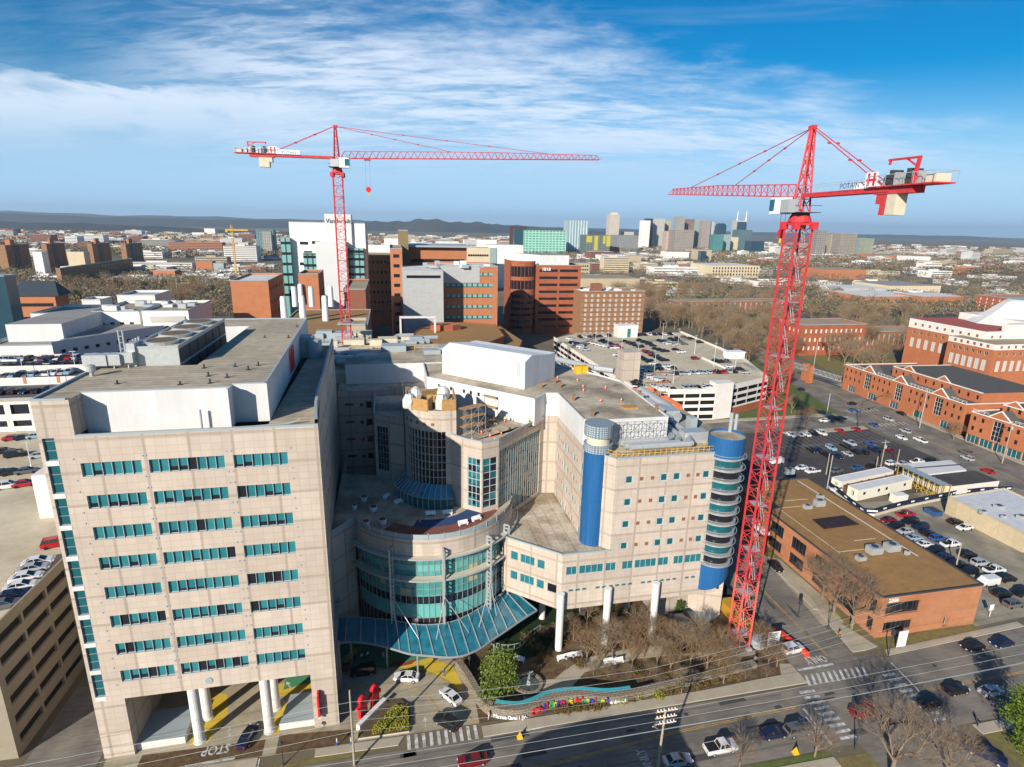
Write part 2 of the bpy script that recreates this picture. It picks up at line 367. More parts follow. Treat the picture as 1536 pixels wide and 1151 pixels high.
# things on the roof
m_rust=M('rusty_grille',(.16,.115,.075),.9,.5,1.5)
c=thing('cooling_tower','grey louvred cooling tower in a well of the gravel roof','cooling tower',(-37,110,52))
b=MB(); b.box(-40.6,-33.6,99.3,127,52,60.2,0,2)
b.build('casing',[m_galv,m_galv,m_conc],c)
b=MB()
for i in range(6):
    v0=99.8+i*4.5; b.box(-33.6,-33.45,v0,v0+4.0,54.4,57.2,0); b.box(-33.6,-33.45,v0,v0+4.0,57.6,59.8,0)
b.build('louvre',m_dkgrey,c)
for i in range(4):
    b=MB(); b.tube((-37.1,103+6.5*i,60.2),(-37.1,103+6.5*i,60.75),2.5,2.7,n=20); b.tube((-37.1,103+6.5*i,60.75),(-37.1,103+6.5*i,60.76),2.3,n=20,mi=1); b.build('fan_ring',[m_galv,m_rust],c)
b=MB()
for x in(-40.6,-33.6): b.box(x-.1,x+.1,99.3,127,60.2,60.5)
b.box(-40.6,-33.6,99.2,99.4,60.2,60.45); b.build('rim',m_galv,c)
b=MB(); b.box(-46.5,-44.8,97.2,98.9,57.9,59.6); b.box(-44.8,-43.2,97.2,98.9,57.9,59.6); b.box(-43.2,-41.4,97.4,99.2,57.9,59.6); b.box(-41.4,-39.8,97.9,100.6,58.1,59.7); b.box(-40.9,-39.7,98.9,101.5,57.3,61)
for x in (-45.5,-42.5,-40.5): b.box(x-.08,x+.08,97.8,98,57.3,57.9)
b.build('air_duct',m_galv,label='large galvanised air duct stepping along the edge of the gravel roof',cat='air duct')
b=MB(); b.tube((-43.6,93.2,57.3),(-43.6,93.2,58.1),.28); b.tube((-43.6,93.2,58.1),(-43.6,93.2,58.9),.62,n=14); b.tube((-43.6,93.2,58.9),(-43.6,93.2,59.1),.62,.2,n=14)
b.build('roof_ventilator',m_galv,label='round silver roof ventilator at the west corner of the gravel roof',cat='roof ventilator')
b=MB()
for x,y in((-41.3,99.5),(-42.2,100.2)): b.tube((x,y,57.3),(x,y,63),.12,n=6)
for z in range(58,63): b.bar((-41.3,99.5,z),(-42.2,100.2,z),.06)
for i in range(4): b.tube((-41.2+.0*i,101.5+i*1.1,57.3),(-41.2,101.5+i*1.1,61),.18,n=8)
b.build('ladder_tower',m_galv,label='slim steel ladder tower against the west side of the cooling tower',cat='ladder')
b=MB(); b.tube((-26.4,83.0,51.6),(-26.4,83.0,54.6),.16,n=8); b.path([(-27,82.6,51.9),(-20,82.7,51.9),(-15,83.4,51.9),(-13.5,83.6,52.3)],.13)
for u in (-26,-24,-22,-20,-18,-16): b.box(u-.1,u+.1,82.5,82.8,51.6,51.9)
b.build('roof_pipe',m_galv,label='grey pipe run with one upright vent below the white penthouse wall',cat='pipe')
for i in range(12):
    u=-20-random.random()*9; v=87+random.random()*50
    if i<7: u=-20-random.random()*22; v=86.5+random.random()*11
    b=MB(); b.tube((u,v,57.3),(u,v,57.7+.3*random.random()),.14,n=6); b.tube((u,v,57.3),(u,v,57.36),.4,n=8); b.build('vent_stub',m_dkgrey,label='little dark vent stub on the ribbed gravel roof',cat='vent',group='vent stubs on the gravel roof')
# red pictogram sign on the east side of the penthouse
S=thing('rooftop_sign','tall red hospital logo sign on the shaded side of the penthouse','sign',(-19.6,133,54))
b=MB(); x0=-18.85
for (a,c,zz0,zz1) in ((-8,-5.2,52.5,56.9),(-4.6,-1.8,52.5,56.9),(-8.6,-1.2,55.0,55.7)):
    for s in range(1): b.box(x0-.6,x0+.05,118+a,118+c,zz0,zz1)
b.build('logo',m_redsign,S)
inst_=None
# red hand logo on the front pier (casts its shadow on the stone)
b=MB()
P=[(0,0),(.4,0),(.4,1.2),(1.1,1.0),(1.5,1.6),(1.3,2.3),(1.6,3),(1.1,3.6),(.5,3.3),(.1,3.6),(-.1,2.4)]
b.prism([(-13.75,80.75),(-13.45,80.75),(-13.45,79.6),(-13.75,79.6)],3.2,7.0,0); b.box(-13.72,-13.48,79.9,80.6,7.0,7.6)
b.box(-13.75,-13.45,79.9,80.7,2.5,3.15,1)
b.build('blade_sign',[m_redsign,m_wt],label='narrow red and white blade sign sticking out from the corner pier',cat='sign')
# round vent on lintel
b=MB(); b.tube((-29.3,VF,11.9),(-29.3,VF-.1,11.9),.55,n=16); b.build('speaker_disc',m_coping,T)
# things under the wing
b=MB(); b.prism([(-41.1,81.6),(-34.2,81.6),(-34.2,88),(-41.1,88)],0,1.3,0,1); b.build('planter_roof',[m_whitestone,m_coping],label='low pale walled skylight box under the west bay of the wing',cat='skylight')
b=MB(); b.prism([(-20.1,81.4),(-14.6,81.4),(-14.6,87.5),(-19.3,87.5)],0,1.3,0,1); b.build('planter_roof',[m_whitestone,m_coping],label='low pale walled skylight box beside the east corner pier',cat='skylight')
b=MB(); b.facade((-41.1,96.9),(-33,96.9),0,10.5,[],0); b.poly([(-33,96.9,0),(-33,92,0),(-33,92,3.5),(-33,96.9,3.5)]); b.build('yellow_wall',m_yel,label='yellow painted wall at the back of the covered drive',cat='wall')

# ================================================================== drum building with terrace
D=thing('drum_building','round teal glass entrance drum with a pink stone band and a planted terrace on top','hospital',(7,112,0))
CX,CY,R=6.8,112.3,17.3
def arc(r,a0,a1,n,cx=CX,cy=CY): return [(cx+r*math.sin(math.radians(a0+(a1-a0)*i/n)),cy-r*math.cos(math.radians(a0+(a1-a0)*i/n))) for i in range(n+1)]
AR=(-62,88)
b=MB(); ring=arc(R,*AR,40)
for p,q in zip(ring,ring[1:]): b.facade(p,q,20.9,24.3,[],0)
wl=(-12.4,99.5)
b.facade((wl[0],wl[1]),ring[0],0,24.3,[],0); b.facade((-12.4,140),wl,0,24.3,[],0)
b.facade(ring[-1],(26,120),6,24.3,[],0)
# terrace floor
b.poly([(x,y,24.0) for x,y in [wl]+ring+[(20,116),(9,125),(-5,126),(-12.4,128)]],1)
b.build('stone_band',[m_stone,m_roof2],D)
gr=arc(R-.7,*AR,40); b=MB()
for i,(p,q) in enumerate(zip(gr,gr[1:])):
    for z0,z1,mi in ((18.6,20.9,0),(17.3,18.6,1),(13.5,17.3,0),(11.8,13.5,0),(10.2,11.8,2),(7.2,10.2,1),(.2,7.2,2)):
        mi2=mi
        if mi==0 and z0<14 and random.random()<.08: mi2=3
        b.facade(p,q,z0,z1,[],mi2)
b.build('glass_wall',[m_drumglass,m_spandrel,m_dark,M('pale_blind',(.45,.42,.25),.6)],D)  # a few panes at random get a pale yellowish blind
b=MB()
for i,p in enumerate(gr):
    o=((p[0]-CX)/(R-.7),(p[1]-CY)/(R-.7)); e=(p[0]+o[0]*.06,p[1]+o[1]*.06)
    b.bar((e[0],e[1],.2),(e[0],e[1],20.9),.09)
for z in (18.6,17.3,13.5,12.1,9.9,7.2):
    for p,q in zip(gr,gr[1:]): b.bar((p[0]+(p[0]-CX)*.004,p[1]+(p[1]-CY)*.004,z),(q[0]+(q[0]-CX)*.004,q[1]+(q[1]-CY)*.004,z),.09)
b.build('mullion',m_steel,D)
for z in (20.8,16.3):
    b=MB(); ri=arc(R-.6,-60,88,40); ro=arc(R+1.1,-60,88,40)
    for i in range(40):
        b.prism([ri[i],ro[i],ro[i+1],ri[i+1]],z-.08,z+.02,0,0,True)
    for p,q in zip(ro,ro[1:]): b.tube((*p,z),(*q,z),.2,n=6,mi=1)
    b.build('sunshade_ring',[m_conc,m_galv],D)
for a in (-28,3.2,34,52):
    p=arc(R+1.25,a,a,1)[0]; q=arc(R+.2,a,a,1)[0]; b=MB()
    for e in (p,q): b.bar((*e,6.5),(*e,22.6),.32)
    b.bar((*p,22.5),(*q,22.5),.3)
    for k in range(18): z=6.8+k*.88; b.bar((*p,z),(*q,z),.22)
    b.build('mast',m_galv,D)
# terrace rail
b=MB(); rr=arc(R-.15,-62,84,44); full=[(wl[0]+.2,wl[1]+.2)]+rr
for i,(p,q) in enumerate(zip(full,full[1:])):
    b.prism([p,q,(q[0]*.999+CX*.001,q[1]*.999+CY*.001+.03),(p[0]*.999+CX*.001,p[1]*.999+CY*.001+.03)],24.0,25.25,0,1)
    if i%3==0: b.bar((*p,24),(*p,25.5),.14,1)
b.build('railing',[m_coping,m_galv],D)
# second, taller drum with dark window grid
cx2,cy2=9.9,117.3; R2=7.9
a2=arc(R2,-90,0,14,cx2,cy2)
b=MB()
for p,q in zip(a2,a2[1:]):
    L=dist(p,q)
    b.facade(p,q,24,44.2,[(L*.06,L*.94,26.5,39.8)]+[],0,.2)
b.facade(a2[-1],(12,109.4),24,44.2,[],0); b.facade((12,109.4),(12,120),24,44.2,[],0); b.facade((2,135),a2[0],24,44.2,[],0)
b.poly([(x,y,43.9) for x,y in a2+[(12,109.4),(12,125),(2,130)]],1)
b.build('stair_drum',[m_stone,m_roof2],D)
b=MB(); g2=arc(R2-.18,-90,0,14,cx2,cy2)
for p,q in zip(g2,g2[1:]):
    b.facade(p,q,26.5,39.8,[],0)
    b.bar((*q,26.5),(*q,39.8),.14,1)
    for k in range(9): z=26.5+13.3*k/8; b.bar((p[0],p[1]-.03,z),(q[0],q[1]-.03,z),.12,1)
b.build('window_grid',[m_dark,m_mull],D)
b=MB()
for i in (3,5,7,9,11):
    p=a2[i]; o=((p[0]-cx2)/R2,(p[1]-cy2)/R2); b.tube((p[0],p[1],41.3),(p[0]+o[0]*.05,p[1]+o[1]*.05,41.3),.42,n=4)
b.build('vent_square',m_brickdk,D)
# glass lean-to round its foot
a3=arc(R2+2.6,-90,6,14,cx2,cy2); a4=arc(R2+.05,-90,6,14,cx2,cy2)
b=MB()
for i in range(14):
    b.poly([(*a3[i],26.3),(*a3[i+1],26.3),(*a4[i+1],28.3),(*a4[i],28.3)],0); b.facade(a3[i],a3[i+1],24,26.3,[],1)
    b.bar((*a3[i],26.32),(*a4[i],28.32),.12,2); b.bar((*a3[i],24),(*a3[i],26.3),.12,2); b.bar((*a3[i],26.3),(*a3[i+1],26.3),.12,2)
b.poly([(*a3[-1],24),(*a4[-1],24),(*a4[-1],28.3),(*a3[-1],26.3)],0)
b.build('glass_skirt',[m_canopy,m_tealdk,m_galv],D)
# lower shaded wing left of it
b=MB()
w1=[(-4.6,125),(1.8,120.5)]
L=dist(*w1); b.facade(w1[0],w1[1],24,39.4,[(.6,3.6,26,36.5)],0,.2); b.facade((-4.6,140),w1[0],24,39.4,[],0); b.poly([(-4.6,125,38.8),(1.8,120.5,38.8),(2,140,38.8),(-4.6,140,38.8)],1)
b.box(-4.7,-4.35,125,140,38.8,39.7,2)
b.bar((-4.6,125,39.5),(1.8,120.5,39.5),.3,2)
b.build('stone_wall',[m_stone,m_roof2,m_coping],D)
win(D,*w1,(.6,3.6,26,36.5),4,7,m_dark,m_mull,.18)
# plaza balcony behind: back court block
K=thing('court_block','shaded pink hospital block closing the back of the court, white penthouse above it','hospital',(-5,144,0))
b=MB(); hs=[]; ws=[]
for r in range(4):
    z=36-4.63*r-.8
    for u in (-12.2,):hs.append((u+13.8,u+15.9,z+.3,z+1.0))
    for u in (-8.6,-5.2,-2.5): hs.append((u+13.8,u+14.6,z,z+.9))
    ws.append((6.6,8.2,z-.5,z+1.3))
b.facade((-13.8,143.5),(16,143.5),10,39.3,hs+ws,0,.25)
b.prism([(-13.8,143.6),(16,143.6),(16,160),(-13.8,160)],39.2,39.4,0,1)
b.facade((-12.2,150),(14,150),39.4,44.6,[],2); b.facade((-12.2,165),(-12.2,150),39.4,44.6,[],2)
b.prism([(-12.2,150.05),(14,150.05),(30,175),(-12.2,175)],44.4,44.6,2,3)
b.build('wall',[m_stone,m_roof2,m_white,m_roof2],K)
for h in hs: win(K,(-13.8,143.5),(16,143.5),h,1,1,m_brickdk,None,.1,name='vent')
for h in ws: win(K,(-13.8,143.5),(16,143.5),h,1,1,m_dark,m_mull,.2)
# ================================================================== canopy
fr=[(-12.6,93.6),(-9,93.4),(-5,92.0),(-1.6,90.1),(1.2,88.4),(4.3,87.4),(7.6,86.4),(10.5,86.3),(13.8,87.6),(16.6,89.6),(19.6,91.6),(23,94),(26.5,96.2)]
bk=[(-12.4,99.2),(-9,98.8),(-5,97.6),(-2,96.6),(.6,95.4),(3.4,94.3),(6.5,93.9),(9.5,94.2),(12.6,95.6),(15.6,97.6),(18.4,99.6),(20.5,101.2),(22.5,102.2)]
C=thing('entrance_canopy','wavy blue glass canopy hung over the hospital entrance','canopy',(7,92,5.8))
def sub(P,k):
    o=[]
    for i in range(len(P)-1):
        p0=P[max(i-1,0)];p1=P[i];p2=P[i+1];p3=P[min(i+2,len(P)-1)]
        for j in range(k):
            t=j/k; o.append(tuple(.5*((2*p1[q])+(-p0[q]+p2[q])*t+(2*p0[q]-5*p1[q]+4*p2[q]-p3[q])*t*t+(-p0[q]+3*p1[q]-3*p2[q]+p3[q])*t**3) for q in range(len(p1))))
    o.append(tuple(P[-1])); return o
F2=sub(fr,3); B2=sub(bk,3)
b=MB()
for i in range(len(F2)-1):
    b.poly([(*F2[i],5.7),(*F2[i+1],5.7),(*B2[i+1],7.0),(*B2[i],7.0)]); b.poly([(*F2[i],5.6),(*B2[i],6.9),(*B2[i+1],6.9),(*F2[i+1],5.6)])
b.build('glass_roof',m_canopy,C)
b=MB()
for p,q in zip(F2,F2[1:]): b.tube((*p,5.65),(*q,5.65),.2,n=6)
b.build('edge_beam',m_steel,C); b=MB()
for p,q in zip(B2,B2[1:]): b.tube((*p,6.95),(*q,6.95),.14,n=6)
b.build('edge_beam',m_steel,C)
for i in range(0,len(F2),2):
    b=MB(); b.bar((*F2[i],5.78),(*B2[i],7.08),.16); b.build('rib',m_galv,C)
for a,i in ((-28,10),(-28,14),(3.2,17),(3.2,23),(34,25),(34,29)):
    p=arc(R+1.25,a,a,1)[0]; b=MB(); b.tube((*p,13),(*((F2[i][0]+B2[i][0])/2,(F2[i][1]+B2[i][1])/2),6.5),.06,n=5); b.build('tie_rod',m_galv,C)
for u,v in((-9.5,94.2),(-3,92.2),(2.5,89),(17,91.5)):
    b=MB(); b.tube((u,v,0),(u,v,5.9),.18,n=10); b.build('post',m_steel,C)

# ================================================================== the right-hand wing (stone block, podium, blue corner cylinders)
T2=thing('hospital_wing','pink precast hospital wing with square windows, white penthouse and blue corner cylinders','hospital',(45,92,0))
b=MB()
fl=39.3
def W92(x,y): return pv(x,y,92)
FU0,FU1=39.4,59.4
p0,p1=(FU0,92.),(FU1,92.)
hs=[];vt=[]
zr=[34.9,30.3,25.7,21.1]
for r,z in enumerate(zr):
    for u in (42.2,49.2,51.8,57.9): hs.append((u-FU0-.85,u-FU0+.85,z-.9,z+.9))
    for u in (44.7,46.9,54.2,56.2): vt.append((u-FU0-.38,u-FU0+.38,z-.35,z+.4))
b.facade(p0,p1,20.45,fl,hs+vt,0,.2)
ch=(37.7,93.9); b.facade(ch,p0,20.45,fl,[],0)
# left face
lf0,lf1=(35.4,117.6),(35.4,97.8); hl=[];vl=[]
for z in zr:
    for s in (2.0,7.0,9.2,13.4,18.2): hl.append((s-.6,s+.6,z-.9,z+.85))
    for s in (4.2,5.4,11.2,15.2): vl.append((s-.35,s+.35,z-.35,z+.4))
b.facade(lf0,lf1,20.45,fl,hl+vl,0,.2)
b.facade((32.6,118),lf0,20.45,fl,[],0)
cw0,cw1=(20.,105.4),(32.6,118.); Lc=dist(cw0,cw1)
b.facade(cw0,cw1,20.45,fl-.0,[(.3,Lc-1.6,21.3,36.6)],0,.25)
f2a,f2b=(16.4,104.1),(13.7,106.2)
b.facade(f2a,cw0,24,fl,[(.3,3.5,24.9,35.6)],0,.2); b.facade(f2b,f2a,24,fl,[(.2,3.1,24.9,35.6)],0,.2)
b.facade((10,110.4),f2b,24,fl,[],0)
# lower roof terrace of the wing (z 38.6) where the men are working
b.poly([(x,y,38.5) for x,y in [(10,110.4),f2b,f2a,cw0,(32.6,118),(29.5,114),(11.5,132),(10,130)]],1)
# parapet capping
for p,q in ((f2b,f2a),(f2a,cw0),(cw0,(32.6,118.)),((10,110.4),f2b)): b.bar((*p,fl),(*q,fl),.3,2)
for p,q in ((p0,p1),(ch,p0)): b.bar((*p,fl+.02),(*q,fl+.02),.25,2)
# right end and podium
b.facade(p1,(FU1,96),8,fl,[],0); b.facade((FU1,130),(60,130),8,fl,[],0)
pdc=(30.,92.); pdl=(20.3,100.4)
hp=[]; 
pn=lambda x,y:pv(x,y,92)
bands=[(31.0,33.6),(34.2,39.7),(40.3,42.8),(44.2,46.4),(47.0,51.8),(52.4,54.7),(55.8,57.8),]
seg=[(30.9,33.0,2),(33.5,38.3,4),(38.8,40.9,2),(42.2,44.4,2),(44.8,49.3,4),(49.7,51.9,2),(53.0,55.1,2),(55.4,59.9,4),(60.2,62.0,2)]
seg=[(a,c-.0,k) for a,c,k in seg if c<59.3]+[(55.4,59.0,3)]
hp=[((a-30,c-30,15.9,17.7),k) for a,c,k in seg]
sm=[((31.6+i*1.35-30,32.5+i*1.35-30,12.25,12.75),1) for i in range(20) if i%7 not in(3,)]
PF1=(63.2,92.); 
b.facade(pdc,PF1,8.4,20.45,[h[0] for h in hp]+[h[0] for h in sm],0,.2)
L3=dist(pdl,pdc); hq=[(1.6,3.2),(3.7,7.2),(7.8,9.6),]
hqz=[((a,c,z,z+1.9),k) for z in (16.0,11.6) for (a,c),k in zip(((1.7,3.3),(3.9,7.0),(7.6,9.2)),(1,3,1))]+[((9.9,11.9,11.6,13.5),1)]
b.facade(pdl,pdc,8.4,20.45,[h[0] for h in hqz],0,.2); b.facade((20.3,112),pdl,8.4,20.45,[],0)
b.poly([(pdl[0],112,8.4),(pdl[0],pdl[1],8.4),(30,92,8.4),(PF1[0],92,8.4),(PF1[0],125,8.4)],0)
b.poly([(20.3,pdl[1]+.2,20.3),(30,92.2,20.3),(40,92.2,20.3),(35.6,97.8,20.3),(35.6,118,20.3),(32.6,118.2,20.3),(20.3,105.6,20.3)],3)
b.box(20.4,30,0,0,0,0) if 0 else None
b.bar((*pdl,20.5),(*pdc,20.5),.3,2); b.bar((*pdc,20.5),(39.5,92,20.5),.3,2)
# lower east part reaching the ground: sharp prow
b.prism([(52.5,95.5),(60.5,97.5),(66.8,94.9),(67,103),(60,112),(52.5,112)],0,13.5,0,3)
b.facade((59.4,92.02),(63.2,92.02),8.4,13,[],0)
b.prism([(FU1,93),(63,93),(66.2,97),(66.2,125),(FU1,125)],13.5,39.3,0,1)
b.build('wall',[m_stone,m_roof2,m_coping,m_podroof],T2)
wins(T2,p0,p1,hs,nx=1,nz=1,mg=m_tealdk,mf=m_mull,depth=.18,fw_=.28)
wins(T2,p0,p1,vt,mg=m_brickdk,depth=.1,name='vent'); wins(T2,lf0,lf1,vl,mg=m_brickdk,depth=.1,name='vent')
wins(T2,lf0,lf1,hl,mg=m_teal,mf=m_mull,depth=.18,fw_=.18)
for h,k in hp: win(T2,pdc,PF1,h,k,1,m_teal,m_mull,.18)
for h,k in sm: win(T2,pdc,PF1,h,1,1,m_teal,None,.15)
for i,(h,k) in enumerate(hqz): win(T2,pdl,pdc,h,k,1,m_dark if i==6 else m_teal,m_mull,.18)
win(T2,cw0,cw1,(.3,Lc-1.6,21.3,36.6),18,9,None,m_mull,.22,name='curtain_wall',mats=[M('reflecting_glass',(.20,.19,.15),.15,.35,.7,spec=1.),m_dark,m_teal],key='c',fw_=.09)
win(T2,f2a,cw0,(.3,3.5,24.9,35.6),2,7,None,m_mull,.18,name='bay_window',mats=[m_dark,m_tealdk,m_teal],key='c',fw_=.12)
win(T2,f2b,f2a,(.2,3.1,24.9,35.6),3,7,None,m_mull,.18,name='bay_window',mats=[m_dark,m_tealdk,m_teal],key='c',fw_=.12)
# joints hardware: dots
b=MB()
for u in (40.1,43.9,48,53,53.4,58.9):
    for z in (37.2,33.2,32.6,28.6,28.0,24,23.4,19.2,14.8): b.box(u-.1,u+.1,91.93,92.01,z-.1,z+.1)
for u in (31,33.3,38.6,42,44.6,49.6,52.5): 
    for z in (18.6,14.8,13.2): b.box(u-.1,u+.1,91.93,92.01,z-.1,z+.1)
b.build('panel_fixings',m_coping,T2)
# white penthouse walls and big roof
b=MB()
pt=44.5
pw=[(38.0,97.3),(35.4,99.5),(35.4,117.6),(32.6,118.),(29.3,113.9),(7.8,135.4),(7.8,150),(40,150),(53.4,126),(52.4,98.6),(40.,98.6)]
for i in range(len(pw)):
    q=pw[(i+1)%len(pw)]; 
    a_=pw[i]
    hs2=[(2+i_*1.9+(.0),2.6+i_*1.9,42.4,43.2) for i_ in range(0)]
    b.facade(q,a_,fl if i in(0,1,2,) else 38.5,pt,[],0)
b.build('penthouse_wall',[m_white],T2)
b=MB(); b.poly([(x,y,pt-.25) for x,y in pw[::-1]],0)
for i in range(len(pw)):
    q=pw[(i+1)%len(pw)]; b.bar((*pw[i],pt),(*q,pt),.28,1)
b.build('roof',[m_roof2,m_white],T2)
# windows in the white 45 degree wall
b=MB(); pa,pb=(7.8,135.4),(29.3,113.9); L=dist(pa,pb)
for s in (3.5,5.3,7.2,11.0,13.0,15.2): 
    h=(s,s+.7,42.5,43.4); t=((pb[0]-pa[0])/L,(pb[1]-pa[1])/L); n_=(t[1],-t[0])
    win(T2,pa,pb,h,1,1,m_dark,m_coping,-.02)
# lower white-walled floor over the front half, with scaffold
b=MB(); b.prism([(FU0,92.4),(FU1+3,92.4),(62,125),(50,125),(52.4,98.6),(40,98.6),(38,97)],38.7,39.25,1,0); b.build('front_roof',[m_roof2,m_stone],T2)
# blue cylinders
b=MB(); b.tube((37.3,96.3,20.4),(37.3,96.3,39.6),2.55,n=28); b.build('blue_cylinder',m_blue,T2)
mesh_m=M('pale_mesh_screen',(.42,.52,.60),.6,.1,grid=(.42,.42,.10,.35)); 
b=MB(); b.tube((37.3,96.3,39.6),(37.3,96.3,41.0),2.75,n=28); b.tube((37.3,96.3,42.6),(37.3,96.3,44.9),2.75,n=28); b.tube((37.3,96.3,41.0),(37.3,96.3,42.6),2.2,n=20,mi=1)
b.build('screen_drum',[mesh_m,m_conc],T2)
RC=(62.2,93.2,3.35)
b=MB(); b.tube((RC[0],RC[1],38.2),(RC[0],RC[1],42.4),RC[2],n=36,cap=False); 
b.poly([(RC[0]+RC[2]*math.cos(t*PI/18),RC[1]+RC[2]*math.sin(t*PI/18),41.9) for t in range(36)],2)
b.build('cylinder_crown',[m_blue,m_white,m_roof2],T2); b=MB()
k=36
for i in range(k):   # lower blue skirt with a slanted foot
    t0=2*PI*i/k;t1=2*PI*(i+1)/k
    P=lambda t,z:(RC[0]+RC[2]*math.cos(t),RC[1]+RC[2]*math.sin(t),z)
    zb=lambda t: 9.4+ (math.cos(t)+1)*1.9 
    b.poly([P(t0,zb(t0)),P(t1,zb(t1)),P(t1,15.6),P(t0,15.6)],0)
b.build('blue_cylinder',[m_blue,m_white,m_roof2],T2)
b=MB()
for j in range(10):
    z=15.6+j*2.26; P=[(RC[0]+(RC[2]-.35)*math.cos(t*PI/18),RC[1]+(RC[2]-.35)*math.sin(t*PI/18)) for t in range(36)]
    b.prism(P,z+.45,z+2.26,j%2,0)
b.build('cylinder_glass',[m_dark,m_tealdk],T2)
for j in range(11):
    z=15.6+j*2.26; b=MB(); P=[(RC[0]+(RC[2]+.12)*math.cos(t*PI/18),RC[1]+(RC[2]+.12)*math.sin(t*PI/18)) for t in range(36)]
    b.prism(P,z-.12,z+.28,0,0,True)
    b.path([(x,y,z+.75) for x,y in P+P[:1]],.05,4); b.path([(RC[0]+(RC[2]+.55)*math.cos(t*PI/12),RC[1]+(RC[2]+.55)*math.sin(t*PI/12),z+.3) for t in range(25)],.08,4)
    b.build('balcony_ring',m_galv,T2)
# white columns in front of the podium
for x,y in ((836,970),(905,961.7),(974.4,951.8)):
    u,v=pz(x,y); b=MB(); b.tube((u,91.3,0),(u,91.3,12.6),.72,n=24); b.build('column',m_col,T2)
for u in (38,48,29): b=MB(); b.tube((u,101,0),(u,101,8.4),.7,n=20); b.build('column',m_col,T2)
# white box penthouse on the roof
b=MB(); B=[(11.9,139.2),(28.9,122.3),(38.6,131.8),(21.6,148.7)]
b.prism(B,44.3,50.6,0,0)
b.poly([(11.9,139.2,50.6),(28.9,122.3,50.6),(30.9,124.3,51.7),(13.9,141.2,51.7)]); b.poly([(13.9,141.2,51.7),(30.9,124.3,51.7),(38.6,131.8,50.2),(21.6,148.7,50.2)])
b.poly([(28.9,122.3,50.6),(38.6,131.8,50.2),(30.9,124.3,51.7)])
PB=b.build('roof_box',[M('white_membrane',(.72,.72,.73),.6,.08,.4,grid=(1.9,60.,.05,.86),streak=.2)],label='big white plant room box standing on the flat hospital roof',cat='plant room')
for q in (.07,.93):
    b=MB(); x=11.9+17*q; y=139.2-16.9*q
    for dd in (-.2,.2): b.bar((x+dd-.12,y-dd-.12,44.4),(x+dd-.12,y-dd-.12,50.5),.06)
    for z in range(13): b.bar((x-.32,y+.08,44.7+z*.45),(x+.08,y-.32,44.7+z*.45),.05)
    b.build('ladder',m_galv,PB)
# ================================================================== tower cranes
def xf(b,o,ang,z=0):
    c,s=math.cos(ang),math.sin(ang)
    b.v=[(o[0]+x*c-y*s,o[1]+x*s+y*c,zz_+z) for x,y,zz_ in b.v]; return b
def text_mb(s,size,ext=.02,bold=False):
    cu=bpy.data.curves.new('t','FONT'); cu.body=s; cu.size=size; cu.extrude=ext; cu.resolution_u=2; cu.align_x='CENTER'
    if bold: cu.offset=size*.02
    o=bpy.data.objects.new('t',cu); col.objects.link(o); dg=bpy.context.evaluated_depsgraph_get(); me=bpy.data.meshes.new_from_object(o.evaluated_get(dg))
    b=MB(); b.v=[(v.co.x,v.co.z,v.co.y) for v in me.vertices]; b.f=[tuple(p.vertices) for p in me.polygons]; b.m=[0]*len(b.f)
    bpy.data.objects.remove(o); bpy.data.meshes.remove(me); bpy.data.curves.remove(cu); return b
def merge(a,b,mi=None):
    k=len(a.v); a.v+=b.v; a.f+=[tuple(i+k for i in f) for f in b.f]; a.m+=[m if mi is None else mi for m in b.m]
